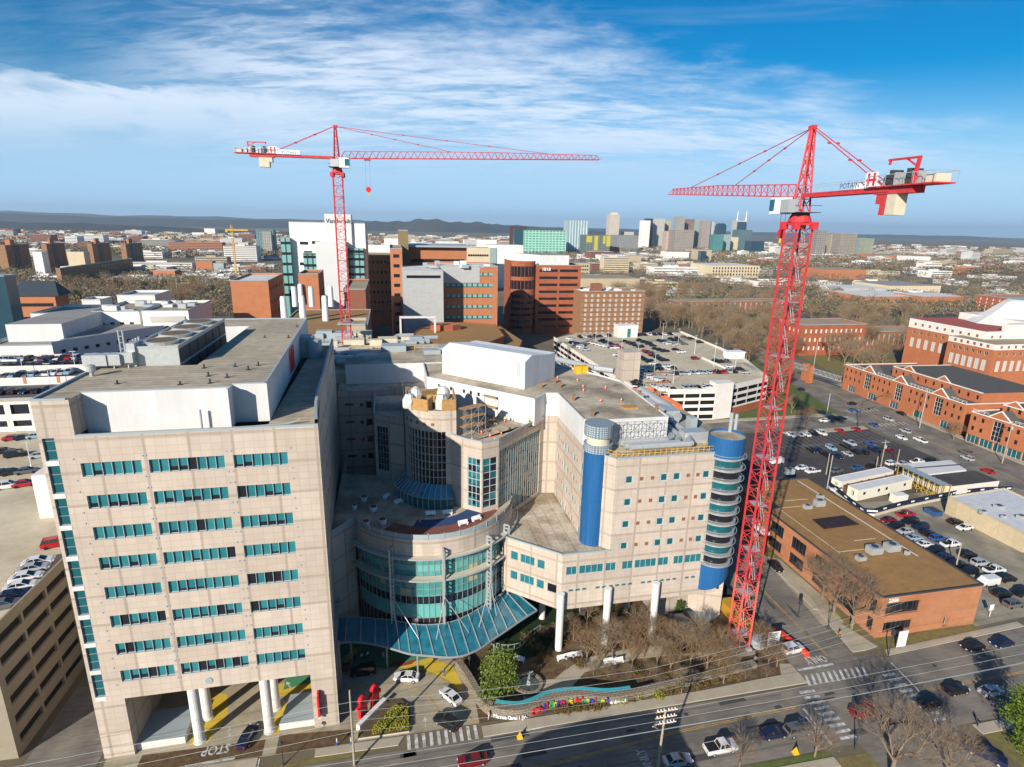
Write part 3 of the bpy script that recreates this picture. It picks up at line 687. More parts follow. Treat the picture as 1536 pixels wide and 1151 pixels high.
def crane(label,o,z0,zr,za,cend,tip,ms,wd=2.9,zf=None,sd=-1):
    T=thing('tower_crane',label,'tower crane',(o[0],o[1],z0))
    h=wd/2; L=[(-h,-h),(h,-h),(h,h),(-h,h)]
    # mast
    b=MB(); n=int((zr-z0)/3.0); dz=(zr-z0)/n
    for i in range(n):
        z=z0+i*dz; mi=1 if (zf and z<zf) else 0
        for k in range(4):
            a=L[k];c=L[(k+1)%4]; P=lambda q,zz_:(o[0]+q[0],o[1]+q[1],zz_)
            b.bar(P(a,z),P(a,z+dz),.25,mi)
            b.bar(P(a,z),P(c,z),.10,mi); m2=((a[0]+c[0])/2,(a[1]+c[1])/2)
            b.bar(P(a,z),P(c,z+dz/2),.10,mi); b.bar(P(c,z+dz/2),P(a,z+dz),.10,mi)
    b.build('mast',ms,T)
    b=MB()
    for i in range(n):
        z=z0+i*dz; q=.5 if i%2 else -.5
        b.bar((o[0]+q,o[1]-.9,z),(o[0]+q,o[1]+.2,z+dz),.1); b.bar((o[0]+q+.45,o[1]-.9,z),(o[0]+q+.45,o[1]+.2,z+dz),.1)
        if i%3==1: b.box(o[0]-h*.8,o[0]+h*.8,o[1]-h*.8,o[1]+h*.8,z,z+.06)
    b.build('ladder',m_galv,T)
    d=(cend[0]-o[0],cend[1]-o[1]); Lc=math.hypot(*d); ang=math.atan2(-d[1],-d[0]); Lj=dist(tip,o)
    X=lambda b:xf(b,o,ang)
    # slewing collar
    b=MB(); q=h+.15
    b.prism([(-q,-q),(q,-q),(q,q),(-q,q)],zr,zr+.5,0,0,True)
    k=len(b.v); 
    for a,c,z in ((q+.7,0,zr+.3),(q+.2,0,zr+1.3)): pass
    for s1 in (-1,1):
        for s2 in (-1,1):
            b.prism([(s1*(q-.5),s2*(q-.5)),(s1*(q+.45),s2*(q-.5)),(s1*(q+.45),s2*(q+.45)),(s1*(q-.5),s2*(q+.45))],zr-.7,zr+.5,0,0,True)
    b.tube((0,0,zr+.5),(0,0,zr+1.5),h*1.25,h*1.0,n=16); 
    X(b).build('slewing_collar',[ms[0]],T)
    b=MB(); b.tube((0,0,zr+1.5),(0,0,zr+1.9),h*.95,n=16,mi=0); b.box(-2.2,2.6,-2.0,2.0,zr+1.9,zr+2.0); b.path([(-2.2,-2,zr+3),(-2.2,2,zr+3),(2.6,2,zr+3)],.05,4); X(b).build('platform',m_dkgrey,T)
    zj=zr+4.4
    # cab on the jib side
    c=MB(); c.box(.9,3.7,sd*3.2,sd*1.2,zr+1.7,zr+4.3,0); X(c).build('cab',m_wt,T)
    c=MB(); c.box(2.5,3.78,sd*3.27,sd*1.15,zr+2.2,zr+4.0,0); X(c).build('cab_window',m_tealdk,T)
    c=MB(); c.box(-1.4,.8,sd*3.2,sd*1.6,zr+1.9,zr+3.9); X(c).build('control_cabinet',m_galv,T)
    # tower head
    b=MB(); tw=h*.62; top=(0,0,za)
    for sx,sy in((-1,-1),(1,-1),(1,1),(-1,1)): b.bar((sx*tw,sy*tw,zr+1.9),(sx*.22,sy*.22,za),.26)
    N=6
    for i in range(N):
        f0=i/N; f1=(i+1)/N; r0_=tw+(.22-tw)*f0; r1_=tw+(.22-tw)*f1; za0=zr+1.9+(za-zr-1.9)*f0; za1=zr+1.9+(za-zr-1.9)*f1
        S=[(-1,-1),(1,-1),(1,1),(-1,1)]
        for k in range(4):
            p=S[k];q=S[(k+1)%4]; b.bar((p[0]*r0_,p[1]*r0_,za0),(q[0]*r1_,q[1]*r1_,za1),.11); b.bar((p[0]*r1_,p[1]*r1_,za1),(q[0]*r1_,q[1]*r1_,za1),.1)
    b.box(-.5,.7,-.35,.35,za-.3,za+.35); X(b).build('tower_head',[ms[0]],T)
    # jib: triangular truss
    rise=tip[2]-zj; b=MB(); hw=.75; ht=1.9; N=int(Lj/2.0)
    zz=lambda x:zj+rise*max(0,(x-1.2))/(Lj-1.2)
    x0=1.2; xs=[x0+(Lj-x0)*i/N for i in range(N+1)]
    tp=lambda x:ht*(1 if x<Lj*.55 else 1-.35*(x-Lj*.55)/(Lj*.45))
    for a,c in zip(xs,xs[1:]):
        m_=(a+c)/2
        for s in(-hw,hw):
            b.bar((a,s,zz(a)),(c,s,zz(c)),.17); b.bar((a,s,zz(a)),(m_,0,zz(m_)+tp(m_)),.09); b.bar((m_,0,zz(m_)+tp(m_)),(c,s,zz(c)),.09)
        b.bar((a,-hw,zz(a)),(a,hw,zz(a)),.08); b.bar((a,-hw,zz(a)),(c,hw,zz(c)),.07)
        if c<Lj-1: b.bar((m_,0,zz(m_)+tp(m_)),(m_+(c-a),0,zz(m_+c-a)+tp(m_+c-a)),.17)
    X(b).build('jib',[ms[0]],T)
    # pendants
    b=MB(); 
    for f in (.42,.80): 
        x=Lj*f; P=(x,0,zz(x)+tp(x)); b.path([(.3,0,za),P],.075,5)
        for g in (.3,.5,.7): q=[.3+(P[0]-.3)*g,0,za+(P[2]-za)*g]; b.tube((q[0]-.3,0,q[2]+.05),(q[0]+.3,0,q[2]-.05),.16,n=5)
    for s in (-.7,.7):
        P=(-Lc*.66,s,zj+.6); b.path([(-.3,s*.4,za),P],.075,5)
        for g in(.3,.6): q=[-.3+(P[0]+.3)*g,s,za+(P[2]-za)*g]; b.tube((q[0]-.3,q[1],q[2]-.05),(q[0]+.3,q[1],q[2]+.05),.15,n=5)
    X(b).build('pendant_rods',[ms[0]],T)
    # counter-jib
    b=MB()
    for s in(-.8,.8): b.box(-Lc*.72,-1,s-.18,s+.18,zj-.25,zj+.4)
    b.box(-Lc,-Lc*.6,-1.4,1.4,zj+.35,zj+.52); b.box(-Lc*.86,-Lc*.62,-.9,.9,zj-.5,zj+.3)
    X(b).build('counter_jib',[ms[0]],T)
    b=MB()
    for s in(-1.3,1.3):
        b.path([(-Lc*.58,s,zj+1.5),(-1.5,s,zj+1.5)],.04,4)
        for k in range(9): x=-1.5-k*(Lc*.57-1.5)/8; b.bar((x,s,zj+.3),(x,s,zj+1.5),.06)
    b.path([(-Lc*.6,1.6,zj+1.8),(-Lc,1.6,zj+1.8),(-Lc,-1.6,zj+1.8),(-Lc*.6,-1.6,zj+1.8)],.05,4)
    for k in range(8):
        for s in(-1.6,1.6): b.bar((-Lc*(.6+.057*k),s,zj+.5),(-Lc*(.6+.057*k),s,zj+1.8),.05)
    b.box(-Lc*.58,-1.2,-.7,.7,zj+.3,zj+.36); X(b).build('guard_rail',m_galv,T)
    b=MB(); b.box(-Lc*.77,-Lc*.71,-.8,.8,zj-3.1,zj-.5,1); b.box(-Lc*.71,-Lc*.67,-.8,.8,zj-3.1,zj-.5,0);b.box(-Lc*.67,-Lc*.64,-.8,.8,zj-1.7,zj-.5,0); X(b).build('counterweight',[ms[0] if zf else m_conc,m_conc],T)
    b=MB(); [b.box(-Lc*(.9-.035*k),-Lc*(.9-.035*k)+.55,-.9+.3*(k%2),.9,zj+.56,zj+1.7+.35*(k%3),(0,0,1)[k%3]) for k in range(7)]; b.tube((-Lc*.70,-1.0,zj+1.3),(-Lc*.70,1.0,zj+1.3),.6,n=14,mi=1); b.box(-Lc*.985,-Lc*.93,-1.0,1.0,zj+.56,zj+1.5,2); X(b).build('winch_house',[m_galv,m_dkgrey,m_conc],T)
    b=MB(); b.bar((-Lc*.87,1.2,zj+.5),(-Lc*.885,1.2,zj+3.6),.34); b.bar((-Lc*.89,1.2,zj+3.5),(-Lc*.70,1.2,zj+3.6),.26); b.bar((-Lc*.71,1.2,zj+3.6),(-Lc*.71,1.2,zj+3.0),.22); b.bar((-Lc*.87,1.2,zj+2.6),(-Lc*.81,1.2,zj+3.5),.16); X(b).build('service_davit',[ms[0]],T)
    # boards
    b=MB(); b.box(-Lc*.57,-Lc*.36,-1.42,-1.36,zj+.45,zj+1.55); B_=X(b).build('name_board',m_wt,T)
    flip=1 if (cend[0]-o[0])>0 else 1
    for s,dep in ((1,-1.44),(-1,1.48)):
        t=text_mb('POTAIN',1.05,.01,False)
        sx=-1 if s==-1 else 1
        t.v=[(sx*x-Lc*.465,dep,z+zj+.55) for x,y,z in t.v]
        X(t).build('lettering',M('crane_lettering',(.02,.05,.16),.6,0) if 'crane_lettering' not in bpy.data.materials else bpy.data.materials['crane_lettering'],B_)
    b=MB(); b.box(-Lc*.66,-Lc*.58,1.5,1.56,zj+.5,zj+2.3); b.box(-Lc*.66,-Lc*.58,-1.56,-1.5,zj+.5,zj+2.3); B2_=X(b).build('logo_board',m_wt,T)
    b=MB()
    for dep in (-1.58,1.58):
        for q in (-.5,.5):
            x=-Lc*.62+q; b.box(x-.2,x+.2,dep-.01,dep+.01,zj+.6,zj+2.1); b.tube((x,dep-.012,zj+2.0),(x,dep+.012,zj+2.0),.24,n=10)
        b.box(-Lc*.62-.9,-Lc*.62+.9,dep-.012,dep+.012,zj+1.2,zj+1.5)
    X(b).build('logo',m_redsign,B2_)
    return T,X,zj,zz
ro=(65.,85.3); zr=hz(*ro,338)
zj=zr+4.4
def aim(o,LJ,zt_,px,lo_,hi_):
    best=None
    for k in range(2000):
        t=lo_+(hi_-lo_)*k/1999; e=(o[0]+LJ*math.sin(t),o[1]+LJ*math.cos(t)); s=abs(pj(*e,zt_)[0]-px)
        if best is None or s<best[0]: best=(s,t,e)
    return best[1],best[2]
def back(o,t,z,px):
    best=None
    for k in range(1500):
        L=15+k*.015; e=(o[0]-L*math.sin(t),o[1]-L*math.cos(t)); s=abs(pj(*e,z)[0]-px)
        if best is None or s<best[0]: best=(s,e)
    return best[1]
th,rtip=aim(ro,52,88.5,1007,-.4,.6); ce=back(ro,th,zj+.4,1418)
RT,RX,rzj,rzz=crane('near red tower crane rising from the garden beside the blue corner cylinder',ro,.5,zr,hz(*ro,192),ce,(rtip[0],rtip[1],hz(*rtip,292)),[m_red,m_redlt],zf=14,sd=1)
b=MB(); b.box(ro[0]-2.4,ro[0]+2.4,ro[1]-2.4,ro[1]+2.4,-.1,.55); b.build('crane_base',M('stained_concrete',(.24,.21,.17),.9,.3,1.),RT)
for (a,c) in ((-1.7,-1.7),): 
    b=MB()
    for sx in(-1,1):
        for sy in(-1,1): b.box(ro[0]+sx*1.45-.45,ro[0]+sx*1.45+.45,ro[1]+sy*1.45-.45,ro[1]+sy*1.45+.45,.5,1.1)
    b.build('footing',m_galv,RT)
def trolley(T,X,zj,zz,x,drop):
    b=MB(); b.box(x-.9,x+.9,-.9,.9,zz(x)-.5,zz(x)-.15); X(b).build('trolley',m_red,T)
    b=MB()
    for dx in(-.6,.6): b.tube((x+dx,0,zz(x)-.5),(x+dx,0,zz(x)-drop),.03,n=4)
    X(b).build('hoist_cable',m_dkgrey,T)
    b=MB(); b.tube((x,-.25,zz(x)-drop-.5),(x,.25,zz(x)-drop-.5),.75,n=14); b.tube((x,0,zz(x)-drop-1.1),(x,0,zz(x)-drop-2.0),.2,n=6,mi=1); X(b).build('hook_block',[m_redsign,m_yel],T)
trolley(RT,RX,rzj,rzz,4.6,5.5)
lo=(-13.8,182.6); zl=hz(*lo,262); zlj=zl+4.4
th,tip_=aim(lo,78,zlj+4,900,1.2,2.4); ce=back(lo,th,zlj+.4,353)
LT,LX,lzj,lzz=crane('far red tower crane behind the tall hospital wing, its jib pointing east',lo,2,zl,hz(*lo,190),ce,(tip_[0],tip_[1],hz(*tip_,240)),[m_red,m_redlt],wd=2.6)
trolley(LT,LX,lzj,lzz,8.5,8)
b=MB()
for z in (42,50): b.box(lo[0]-2.4,lo[0]+2.4,lo[1]-2.4,lo[1]+2.4,z,z+.25)
b.build('tie_collar',m_galv,LT)
b=MB(); b.box(lo[0]-3,lo[0]+3,lo[1]-3,lo[1]+3,0,2); b.build('crane_base',m_conc,LT)
# ================================================================== ground, streets, lots
m_ground=M('town_ground',(.15,.125,.08),.95,.35,.02,c2=(.17,.155,.13),sc2=.004,c2amt=.8)
m_asph=M('street_asphalt',(.22,.195,.16),.9,.26,.35,c2=(.125,.112,.10),sc2=.14,c2amt=.8,bump=.1,streak=6)
m_asph2=M('new_asphalt',(.075,.066,.063),.9,.18,.6,c2=(.04,.037,.037),sc2=.1)
m_conc2=M('worn_concrete',(.40,.345,.25),.9,.18,.6,c2=(.25,.21,.14),sc2=.12,c2amt=.6,bump=.1)
m_lotc=M('oily_lot_concrete',(.31,.27,.20),.9,.22,.4,c2=(.13,.115,.09),sc2=.09,c2amt=.7)
m_walk=M('pavement_concrete',(.43,.38,.29),.9,.10,.8,grid=(1.5,1.5,.03,.85),c2=(.34,.29,.22),sc2=.2,c2amt=.5)
m_kerb=M('kerb_stone',(.50,.46,.38),.9,.08,1.)
m_mulch=M('garden_mulch',(.11,.068,.036),.98,.5,1.2,c2=(.13,.095,.04),sc2=.3,c2amt=.8,bump=.5)
m_grass=M('dry_lawn',(.17,.155,.05),.98,.35,1.,c2=(.19,.14,.06),sc2=.18,c2amt=.8,bump=.3)
m_grassg=M('green_lawn',(.09,.13,.03),.98,.3,1.,c2=(.13,.13,.05),sc2=.15,c2amt=.7,bump=.3)
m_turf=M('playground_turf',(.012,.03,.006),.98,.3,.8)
m_line=M('worn_white_line',(.60,.59,.56),.8,.35,2.5,c2=(.30,.28,.25),sc2=1.2,c2amt=.9); m_yline=M('yellow_line',(.56,.34,.05),.8,.3,2.5,c2=(.30,.22,.10),sc2=.9,c2amt=.8)
def sheet(P,z,m,name,label=None,**k):
    b=MB(); b.poly([(x,y,z) for x,y in P]); return b.build(name,m,kind='structure',org=(0,0,0),**k)
b=MB(); b.poly([(-30000,-3000,-.03),(30000,-3000,-.03),(30000,40000,-.03),(-30000,40000,-.03)]); b.build('ground',m_ground,kind='structure')
sheet([(-300,61.7),(500,61.7),(500,82),(129,80.3),(111,79.2),(93,77.6),(86.6,79),(72.8,79),(72.8,74),(-300,74)],.010,m_asph,'street')
sheet([(72.8,79),(86.4,79),(87,88),(88.4,97),(89.5,110),(92,140),(94,198),(80,214),(72.8,214)],.012,m_asph,'side_street')
sheet([(72.8,199),(196,201),(202,212),(72.8,211)],.016,m_asph,'cross_street')
sheet([(193,60),(217,60),(222,150),(226,200),(243,262),(256,330),(300,560),(278,560),(235,340),(212,262),(199,202),(195,150)],.020,m_asph,'avenue')
sheet([(86.8,88),(92,88),(94,96),(94,112),(90,116),(89,104)],.024,m_conc2,'driveway')
sheet([(94,139),(196,139),(196,160),(195.6,198),(135,198),(92.5,197),(92,150)],.020,m_asph2,'car_park')
sheet([(119.2,82),(159.4,84),(161,135),(119.2,137)],.020,m_lotc,'rear_car_park')
sheet([(159.4,80),(193,80),(193,139),(161,139)],.016,m_lotc,'yard')
sheet([(89,82),(94,84),(94,137),(92,137),(89.5,110)],.016,m_grass,'lawn')
sheet([(94,79.5),(119,80.3),(119,83.5),(94,83.5)],.018,m_grass,'lawn')
# hospital forecourt
sheet([(-45,76.8),(12,76.8),(12,84),(9,93),(2,101),(-12,103),(-12,112),(-45,112)],.014,m_conc2,'forecourt')
sheet([(12,76.9),(72.7,76.9),(72.7,130),(20,130),(2,101),(9,93),(12,84)],.012,m_mulch,'garden_soil')
sheet([(94,61),(194,61),(194,30),(94,30)],.016,m_grass,'lawn'); sheet([(50,30),(72,30),(72,60),(50,60)],.016,m_grass,'lawn'); sheet([(72,-20),(92,-20),(92,62),(72,62)],.013,m_asph,'side_street')
# walks: real steps at the kerbs
def walk(P,m=m_walk,h=.14): b=MB(); b.prism(P,.0,h,1,0); return b.build('pavement',[m,m_kerb],kind='structure',org=(0,0,0))
walk([(-60,74.3),(-22.5,74.3),(-22.5,76.7),(-60,76.7)])
walk([(-8,75.1),(-1.3,75.0),(-.3,76.6),(-14,76.7),(-14,75.2)])
walk([(12.3,74.0),(72.6,74.6),(72.6,79.4),(70.5,79.8),(69,77.2),(52,76.4),(12.3,76.1)])
walk([(93,77.9),(111.6,79.0),(129.4,80.1),(129.4,81.6),(111,80.4),(94,79.4)])
walk([(87.0,80),(90,80),(93.2,80.5),(90.8,89),(91,93),(89.4,93),(88.3,88)])
walk([(88.6,93),(90,93),(90.9,97.5),(91.5,110),(90.2,110),(89,98)])
walk([(-60,58.7),(60,58.4),(66,58.6),(66,60.2),(-60,60.2)]); walk([(94,59.3),(190,60),(190,61.4),(94,61.2)])
walk([(226.3,150),(232,150),(234,230),(236,262),(243.4,262),(227,200),(222.5,150)]); walk([(96,211.6),(196,213),(197,216),(96,214.5)]); walk([(217.3,90),(224,90),(229,150),(222.3,150)])
walk([(156,192.6),(196,195),(197,198.6),(156,197)]); 
sheet([(96,216),(200,216.5),(211,262),(230,330),(180,330),(176,260),(168,231),(96,229)],.02,m_grassg,'lawn'); sheet([(229,90),(245,90),(245,150),(236,205),(232,150)],.02,m_grass,'lawn'); sheet([(250,265),(330,290),(330,330),(265,330)],.02,m_grass,'lawn')
sheet([(-30,74.05),(-9,74.2),(-3,74.9),(-12,75.1),(-30,74.3)],.03,m_grass,'verge'); sheet([(52,60.3),(66,60.3),(66,61.4),(52,61.4)],.03,m_grassg,'verge'); sheet([(-40,77),(-22,77),(-22,80),(-40,80.5)],.02,m_mulch,'garden_soil'); sheet([(-20,76.9),(-8.5,76.9),(-8.5,79.5),(-20,80.5)],.02,m_mulch,'garden_soil')
sheet([(-57,70),(-46,76),(-46,140),(-56,125)],.016,m_asph,'alley')
# garden paths and the playground under the podium
sheet([(20.5,79),(27,79.5),(33,84.5),(44,86),(58,85.5),(58,88),(44,89),(34,88),(30,86),(27,84),(20,84.5)],.03,m_walk,'garden_path')
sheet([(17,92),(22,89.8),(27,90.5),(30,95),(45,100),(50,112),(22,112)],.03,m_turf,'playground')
sheet([(50,86),(60,84),(62,92),(54,95)],.03,m_walk,'garden_path')
# painted forecourt
def paint(P,z,m,name='painted_marking'): return sheet(P,z,m,name)
m_pgreen=M('green_floor_paint',(.07,.24,.13),.7,.1,1.); m_pyel=M('yellow_floor_paint',(.62,.44,.05),.7,.1,1.); m_pred=M('red_floor_paint',(.30,.05,.035),.7,.1,1.)
paint([(-12,91.8),(-5,92.8),(-1,91.8),(4.2,90.1),(6,95),(-2,99.5),(-12,101.5)],.024,m_pgreen)
paint([(-1,91.9),(4.4,90),(8.0,87.0),(9.6,83.8),(10.2,85.5),(9,90.5),(5,93.5),(1,92.8)],.028,m_pyel)
paint([(-3,92.6),(-.5,92.2),(1.5,92.4),(2.5,93.6),(1.2,93.4),(.4,93.0),(-.8,93.6),(-2,93.4)],.032,m_pred); paint([(-12,92),(-10.5,92.4),(-9.4,94.5),(-11,95)],.032,m_pred); paint([(-12,95.2),(-10.5,95.0),(-8,98.5),(-9.5,99)],.028,m_pyel)
paint([(-33.6,81),(-30.8,81),(-29.2,86.5),(-30.4,91),(-33.6,92)],.024,m_pyel); paint([(-22.3,80.8),(-20.2,80.8),(-18.4,88),(-20.8,86.6)],.024,m_pyel); paint([(-23,88.5),(-12,90.5),(-12,93.5),(-23,91.5)],.024,m_pyel)
paint([(-21,90.2),(-12,92.0),(-12,95.5),(-21,93.5)],.028,m_pgreen)
def stripe(P,w,z,m,name='painted_line'):
    b=MB()
    for p,q in zip(P,P[1:]):
        L=dist(p,q) or 1; t=((q[0]-p[0])/L*w/2,(q[1]-p[1])/L*w/2); b.poly([(p[0]+t[1],p[1]-t[0],z),(q[0]+t[1],q[1]-t[0],z),(q[0]-t[1],q[1]+t[0],z),(p[0]-t[1],p[1]+t[0],z)])
    return b.build(name,m,kind='structure',org=(0,0,0))
stripe(sub([(-12,92.3),(-5.3,92.4),(-.6,91.4),(4.4,89.7),(7.7,86.8),(9.7,82.2),(10.6,78.4),(11.7,76.9)],4),.28,.036,m_yline); stripe(sub([(-8.6,88.9),(-4.6,88.6),(-.2,87.6),(3.4,84.9),(5.0,82.2),(5.6,80.2)],4),.16,.036,m_yline)
for k in range(10): u=.35+k*1.2; stripe([(u,76.6),(u+.05,73.9)],.55,.030,m_line,'crosswalk_stripe')
for k in range(9): u=-33.2+k*1.35; stripe([(u,76.6),(u+.05,74.0)],.5,.030,m_line,'crosswalk_stripe')
for k in range(11): u=73.6+k*1.22; stripe([(u,76.4),(u-1.0,74.0)],.5,.030,m_line,'crosswalk_stripe')
for k in range(9): v=63.0+k*1.22; stripe([(69.6,v),(72.6,v)],.55,.030,m_line,'crosswalk_stripe')
for k in range(9): v=63.2+k*1.3; stripe([(88.0,v),(90.6,v)],.6,.030,m_line,'crosswalk_stripe')
stripe([(73.0,77.7),(80.8,77.9)],.55,.030,m_line,'stop_line'); stripe([(92.3,76.3),(91.4,69.0)],.35,.030,m_line,'stop_line'); stripe([(67.8,69.6),(67.4,62.2)],.35,.030,m_line,'stop_line'); stripe([(-33,77.2),(-26,77.3)],.4,.030,m_line,'stop_line')
for dv in (0,.3): stripe([(-60,68.9+dv),(20,67.0+dv),(43.8,69.0+dv),(66.8,69.9+dv)],.13,.030,m_yline); stripe([(93,69+dv),(300,72+dv)],.13,.030,m_yline)
for du in (0,.3): stripe([(81.2+du,80),(81.6+du,100),(84+du,118),(86+du,200)],.13,.030,m_yline); stripe([(203+du,60),(207.5+du,150),(210.5+du,200),(226+du,262),(262+du,420)],.16,.035,m_yline)
stripe([(18.5,73.9),(22.5,74.1)],.15,.03,m_line); stripe([(22,65),(30,65.2)],.12,.03,m_line); stripe([(90.9,84),(89.4,96)],.12,.04,m_line)
for k in range(12): stripe([(199.5,100+k*8),(199.7,103+k*8)],.15,.035,m_line); stripe([(213.5,100+k*8),(213.9,103+k*8)],.15,.035,m_line)
for k in range(8): stripe([(196.5+k*.0,203+k*1.1),(200.5,203.3+k*1.1)],.5,.04,m_line,'crosswalk_stripe'); stripe([(203+k*2.2,197),(203.4+k*2.2,200.6)],.6,.04,m_line,'crosswalk_stripe'); stripe([(206+k*2.2,216),(206.4+k*2.2,219.6)],.6,.04,m_line,'crosswalk_stripe')
for k in range(22): stripe([(140+k*2.6,176.4),(140+k*2.6,187)],.1,.026,m_line,'parking_line')
stripe([(140,181.7),(196,181.7)],.1,.026,m_line,'parking_line')
for k in range(16): stripe([(156+k*2.6,187.6),(156+k*2.6,192.4)],.1,.026,m_line,'parking_line')
for k in range(18): stripe([(123.5,85+k*2.75),(129,85+k*2.75)],.1,.026,m_line,'parking_line')
for k in range(6): stripe([(140+k*2.5,129),(139+k*2.5,134)],.1,.026,m_line,'parking_line')
# words on the road (they face the drivers)
def ground_text(s,u,v,size,rot,stretch=1.6,z=.034):
    t=text_mb(s,size,0,True); o=MB()
    for f in t.f:
        pts=[t.v[i] for i in f]
        o.poly([(p[0],p[2]*stretch,0) for p in pts])
    o=xf(o,(u,v),rot,z); o.build('painted_word',m_line,kind='structure',org=(0,0,0))
ground_text('STOP',-29.2,80.2,1.7,PI,1.4); ground_text('ONLY',78.3,80.4,1.7,PI,1.5); ground_text('ONLY',37.0,65.2,1.5,PI/2,1.4); ground_text('STOP',65.6,66.2,1.5,-PI/2,1.5)
def arrow(u,v,rot,s=1):
    o=MB(); o.poly([(-.15,-1.3,0),(.15,-1.3,0),(.15,.2,0),(.55,.2,0),(0,1.3,0),(-.55,.2,0),(-.15,.2,0)]); o.v=[(x*s,y*s,z) for x,y,z in o.v]; xf(o,(u,v),rot,.034).build('painted_arrow',m_line,kind='structure',org=(0,0,0))
for x,y,r in ((638,1083,0),(682,1076,.1),(433,1028,.5),(424,1052,.6),(552,1041,.9),(345,1098,.2)): arrow(*pz(x,y),r,.8)

# ================================================================== forecourt island, sign wall, garden things
m_leafy=M('yellow_shrub_leaves',(.27,.25,.02),.8,.35,6.); m_leafg=M('magnolia_leaves',(.115,.16,.018),.55,.35,6.,spec=.5); m_leafb=M('brown_shrub_leaves',(.15,.10,.03),.9,.4,6.); m_bark=M('grey_bark',(.22,.17,.12),.95,.25,2.); m_twig=M('winter_twigs',(.25,.185,.115),.95,.3,2.); m_twigr=M('reddish_twigs',(.24,.155,.085),.95,.3,2.)
def leaves(b,cx,cy,cz,rx,ry,rz,n,s,rnd,shell=.55):
    for i in range(n):
        d=Vector((rnd.gauss(0,1),rnd.gauss(0,1),rnd.gauss(0,1))).normalized(); r=shell+(1-shell)*rnd.random()
        r*=1+.16*math.sin(d.x*7+cx)*math.sin(d.y*6+cy)*1.2+.1*math.sin(d.z*11)
        c=Vector((cx+d.x*rx*r,cy+d.y*ry*r,cz+d.z*rz*r)); a=Vector((rnd.gauss(0,1),rnd.gauss(0,1),rnd.gauss(0,1)+.3)).normalized(); t=a.orthogonal().normalized(); u=a.cross(t); q=s*(.6+.8*rnd.random())
        b.poly([c+t*q,c+u*q*.6,c-t*q,c-u*q*.6])
rn=random.Random(5)
P=[(-5.8,77.3),(.2,77.4),(.6,80),(.1,82.6),(-1.4,83.6),(-3.4,82.8),(-5.3,80.6)]
b=MB(); b.prism([(x*1.0,y) for x,y in [(-7.6,77.2),(.5,77.1),(1.0,79.8),(.5,82.6),(-.8,84.1),(-3.6,84.4),(-5.6,83.4),(-7.6,80.6)]],0,.35,0,1); b.build('planter_island',[m_kerb,m_mulch],kind='structure',org=(0,0,0))
b=MB()
for i in range(5200):
    x=rn.uniform(-5.4,.5); y=rn.uniform(77.5,82.4)
    if y-77.5>(x+6.2)*1.15: continue
    z=.35+.45*rn.random(); c=Vector((x,y,z)); a=Vector((rn.gauss(0,1),rn.gauss(0,1),1)).normalized(); t=a.orthogonal().normalized(); u=a.cross(t); b.poly([c+t*.14,c+u*.09,c-t*.14,c-u*.09])
b.build('shrub_bed',m_leafy,label='bright yellow clipped shrub bed on the drive island',cat='shrubs',kind='stuff')
# red logo sculpture on the island: two figures
b=MB(); o=pz(545,1076)
for k,(du,dv) in enumerate(((0,0),(1.9,2.0))):
    x,y=o[0]+du,o[1]+dv; q=MB(); q.box(-.8,.8,-.3,.3,1.1,3.0); q.tube((0,-.3,3.6),(0,.3,3.6),.8,n=16); q.box(-1.3,1.3,-.29,.29,2.2,2.8); q.box(-.85,-.2,-.29,.29,.3,1.1); q.box(.2,.85,-.29,.29,.3,1.1); xf(q,(x,y),.85); merge(b,q)
b.build('logo_sculpture',m_redsign,label='big red cut-out sign of two figures beside the covered drive',cat='sign')
b=MB(); x,y=o; b.prism([(x-1,y-2.4),(x-.4,y-2.9),(x+3.9,y+2.0),(x+3.3,y+2.5)],0,1.2); b.build('low_wall',m_whitestone,label='low pale wall carrying the red figure sign',cat='wall')
# stone sign wall
WP=[pz(x,y) for x,y in [(683,1005),(700,1030),(716,1058),(738,1076),(775,1081),(800,1075),(830,1062),(870,1057),(910,1058),(950,1052),(990,1040),(1050,1026),(1100,1012),(1135,1003)]]
WS=sub(WP,4)
m_rub=M('rubble_stone',(.30,.25,.19),.95,.35,2.2,grid=(.75,.42,.06,.45,.5),bump=.8)
SW=thing('stone_sign_wall','curving rubble stone wall with the turquoise edge along the pavement','wall',(28,78,0))
def off(P,d):
    o=[]
    for i,p in enumerate(P):
        a=P[max(0,i-1)];c=P[min(len(P)-1,i+1)]; L=dist(a,c); o.append((p[0]-(c[1]-a[1])/L*d,p[1]+(c[0]-a[0])/L*d))
    return o
WI=off(WS,1.15); hh=lambda i: 2.1 if i<26 else max(1.0,2.1-(i-26)*.05)
b=MB()
for i in range(len(WS)-1):
    h0,h1=hh(i),hh(i+1); a,c,e,f=WS[i],WS[i+1],WI[i+1],WI[i]
    b.poly([(*a,0),(*c,0),(*c,h1),(*a,h0)]); b.poly([(*e,0),(*f,0),(*f,h0),(*e,h1)]); b.poly([(*a,h0),(*c,h1),(*e,h1),(*f,h0)])
b.build('stonework',m_rub,SW)
b=MB(); m_turq=M('turquoise_paint',(.04,.27,.32),.5,.2)
WJ=off(WS,1.16); WK=off(WS,1.65)
for i in range(12,36):
    h0=hh(i)+.1;h1=hh(i+1)+.1; b.poly([(*WJ[i],h0),(*WJ[i+1],h1),(*WK[i+1],h1+.15),(*WK[i],h0+.15)]); b.poly([(*WJ[i],h0-.6),(*WJ[i+1],h1-.6),(*WJ[i+1],h1),(*WJ[i],h0)]); b.poly([(*WK[i],h0-.6),(*WK[i+1],h1-.6),(*WK[i+1],h1+.15),(*WK[i],h0+.15)])
b.build('turquoise_band',m_turq,SW)
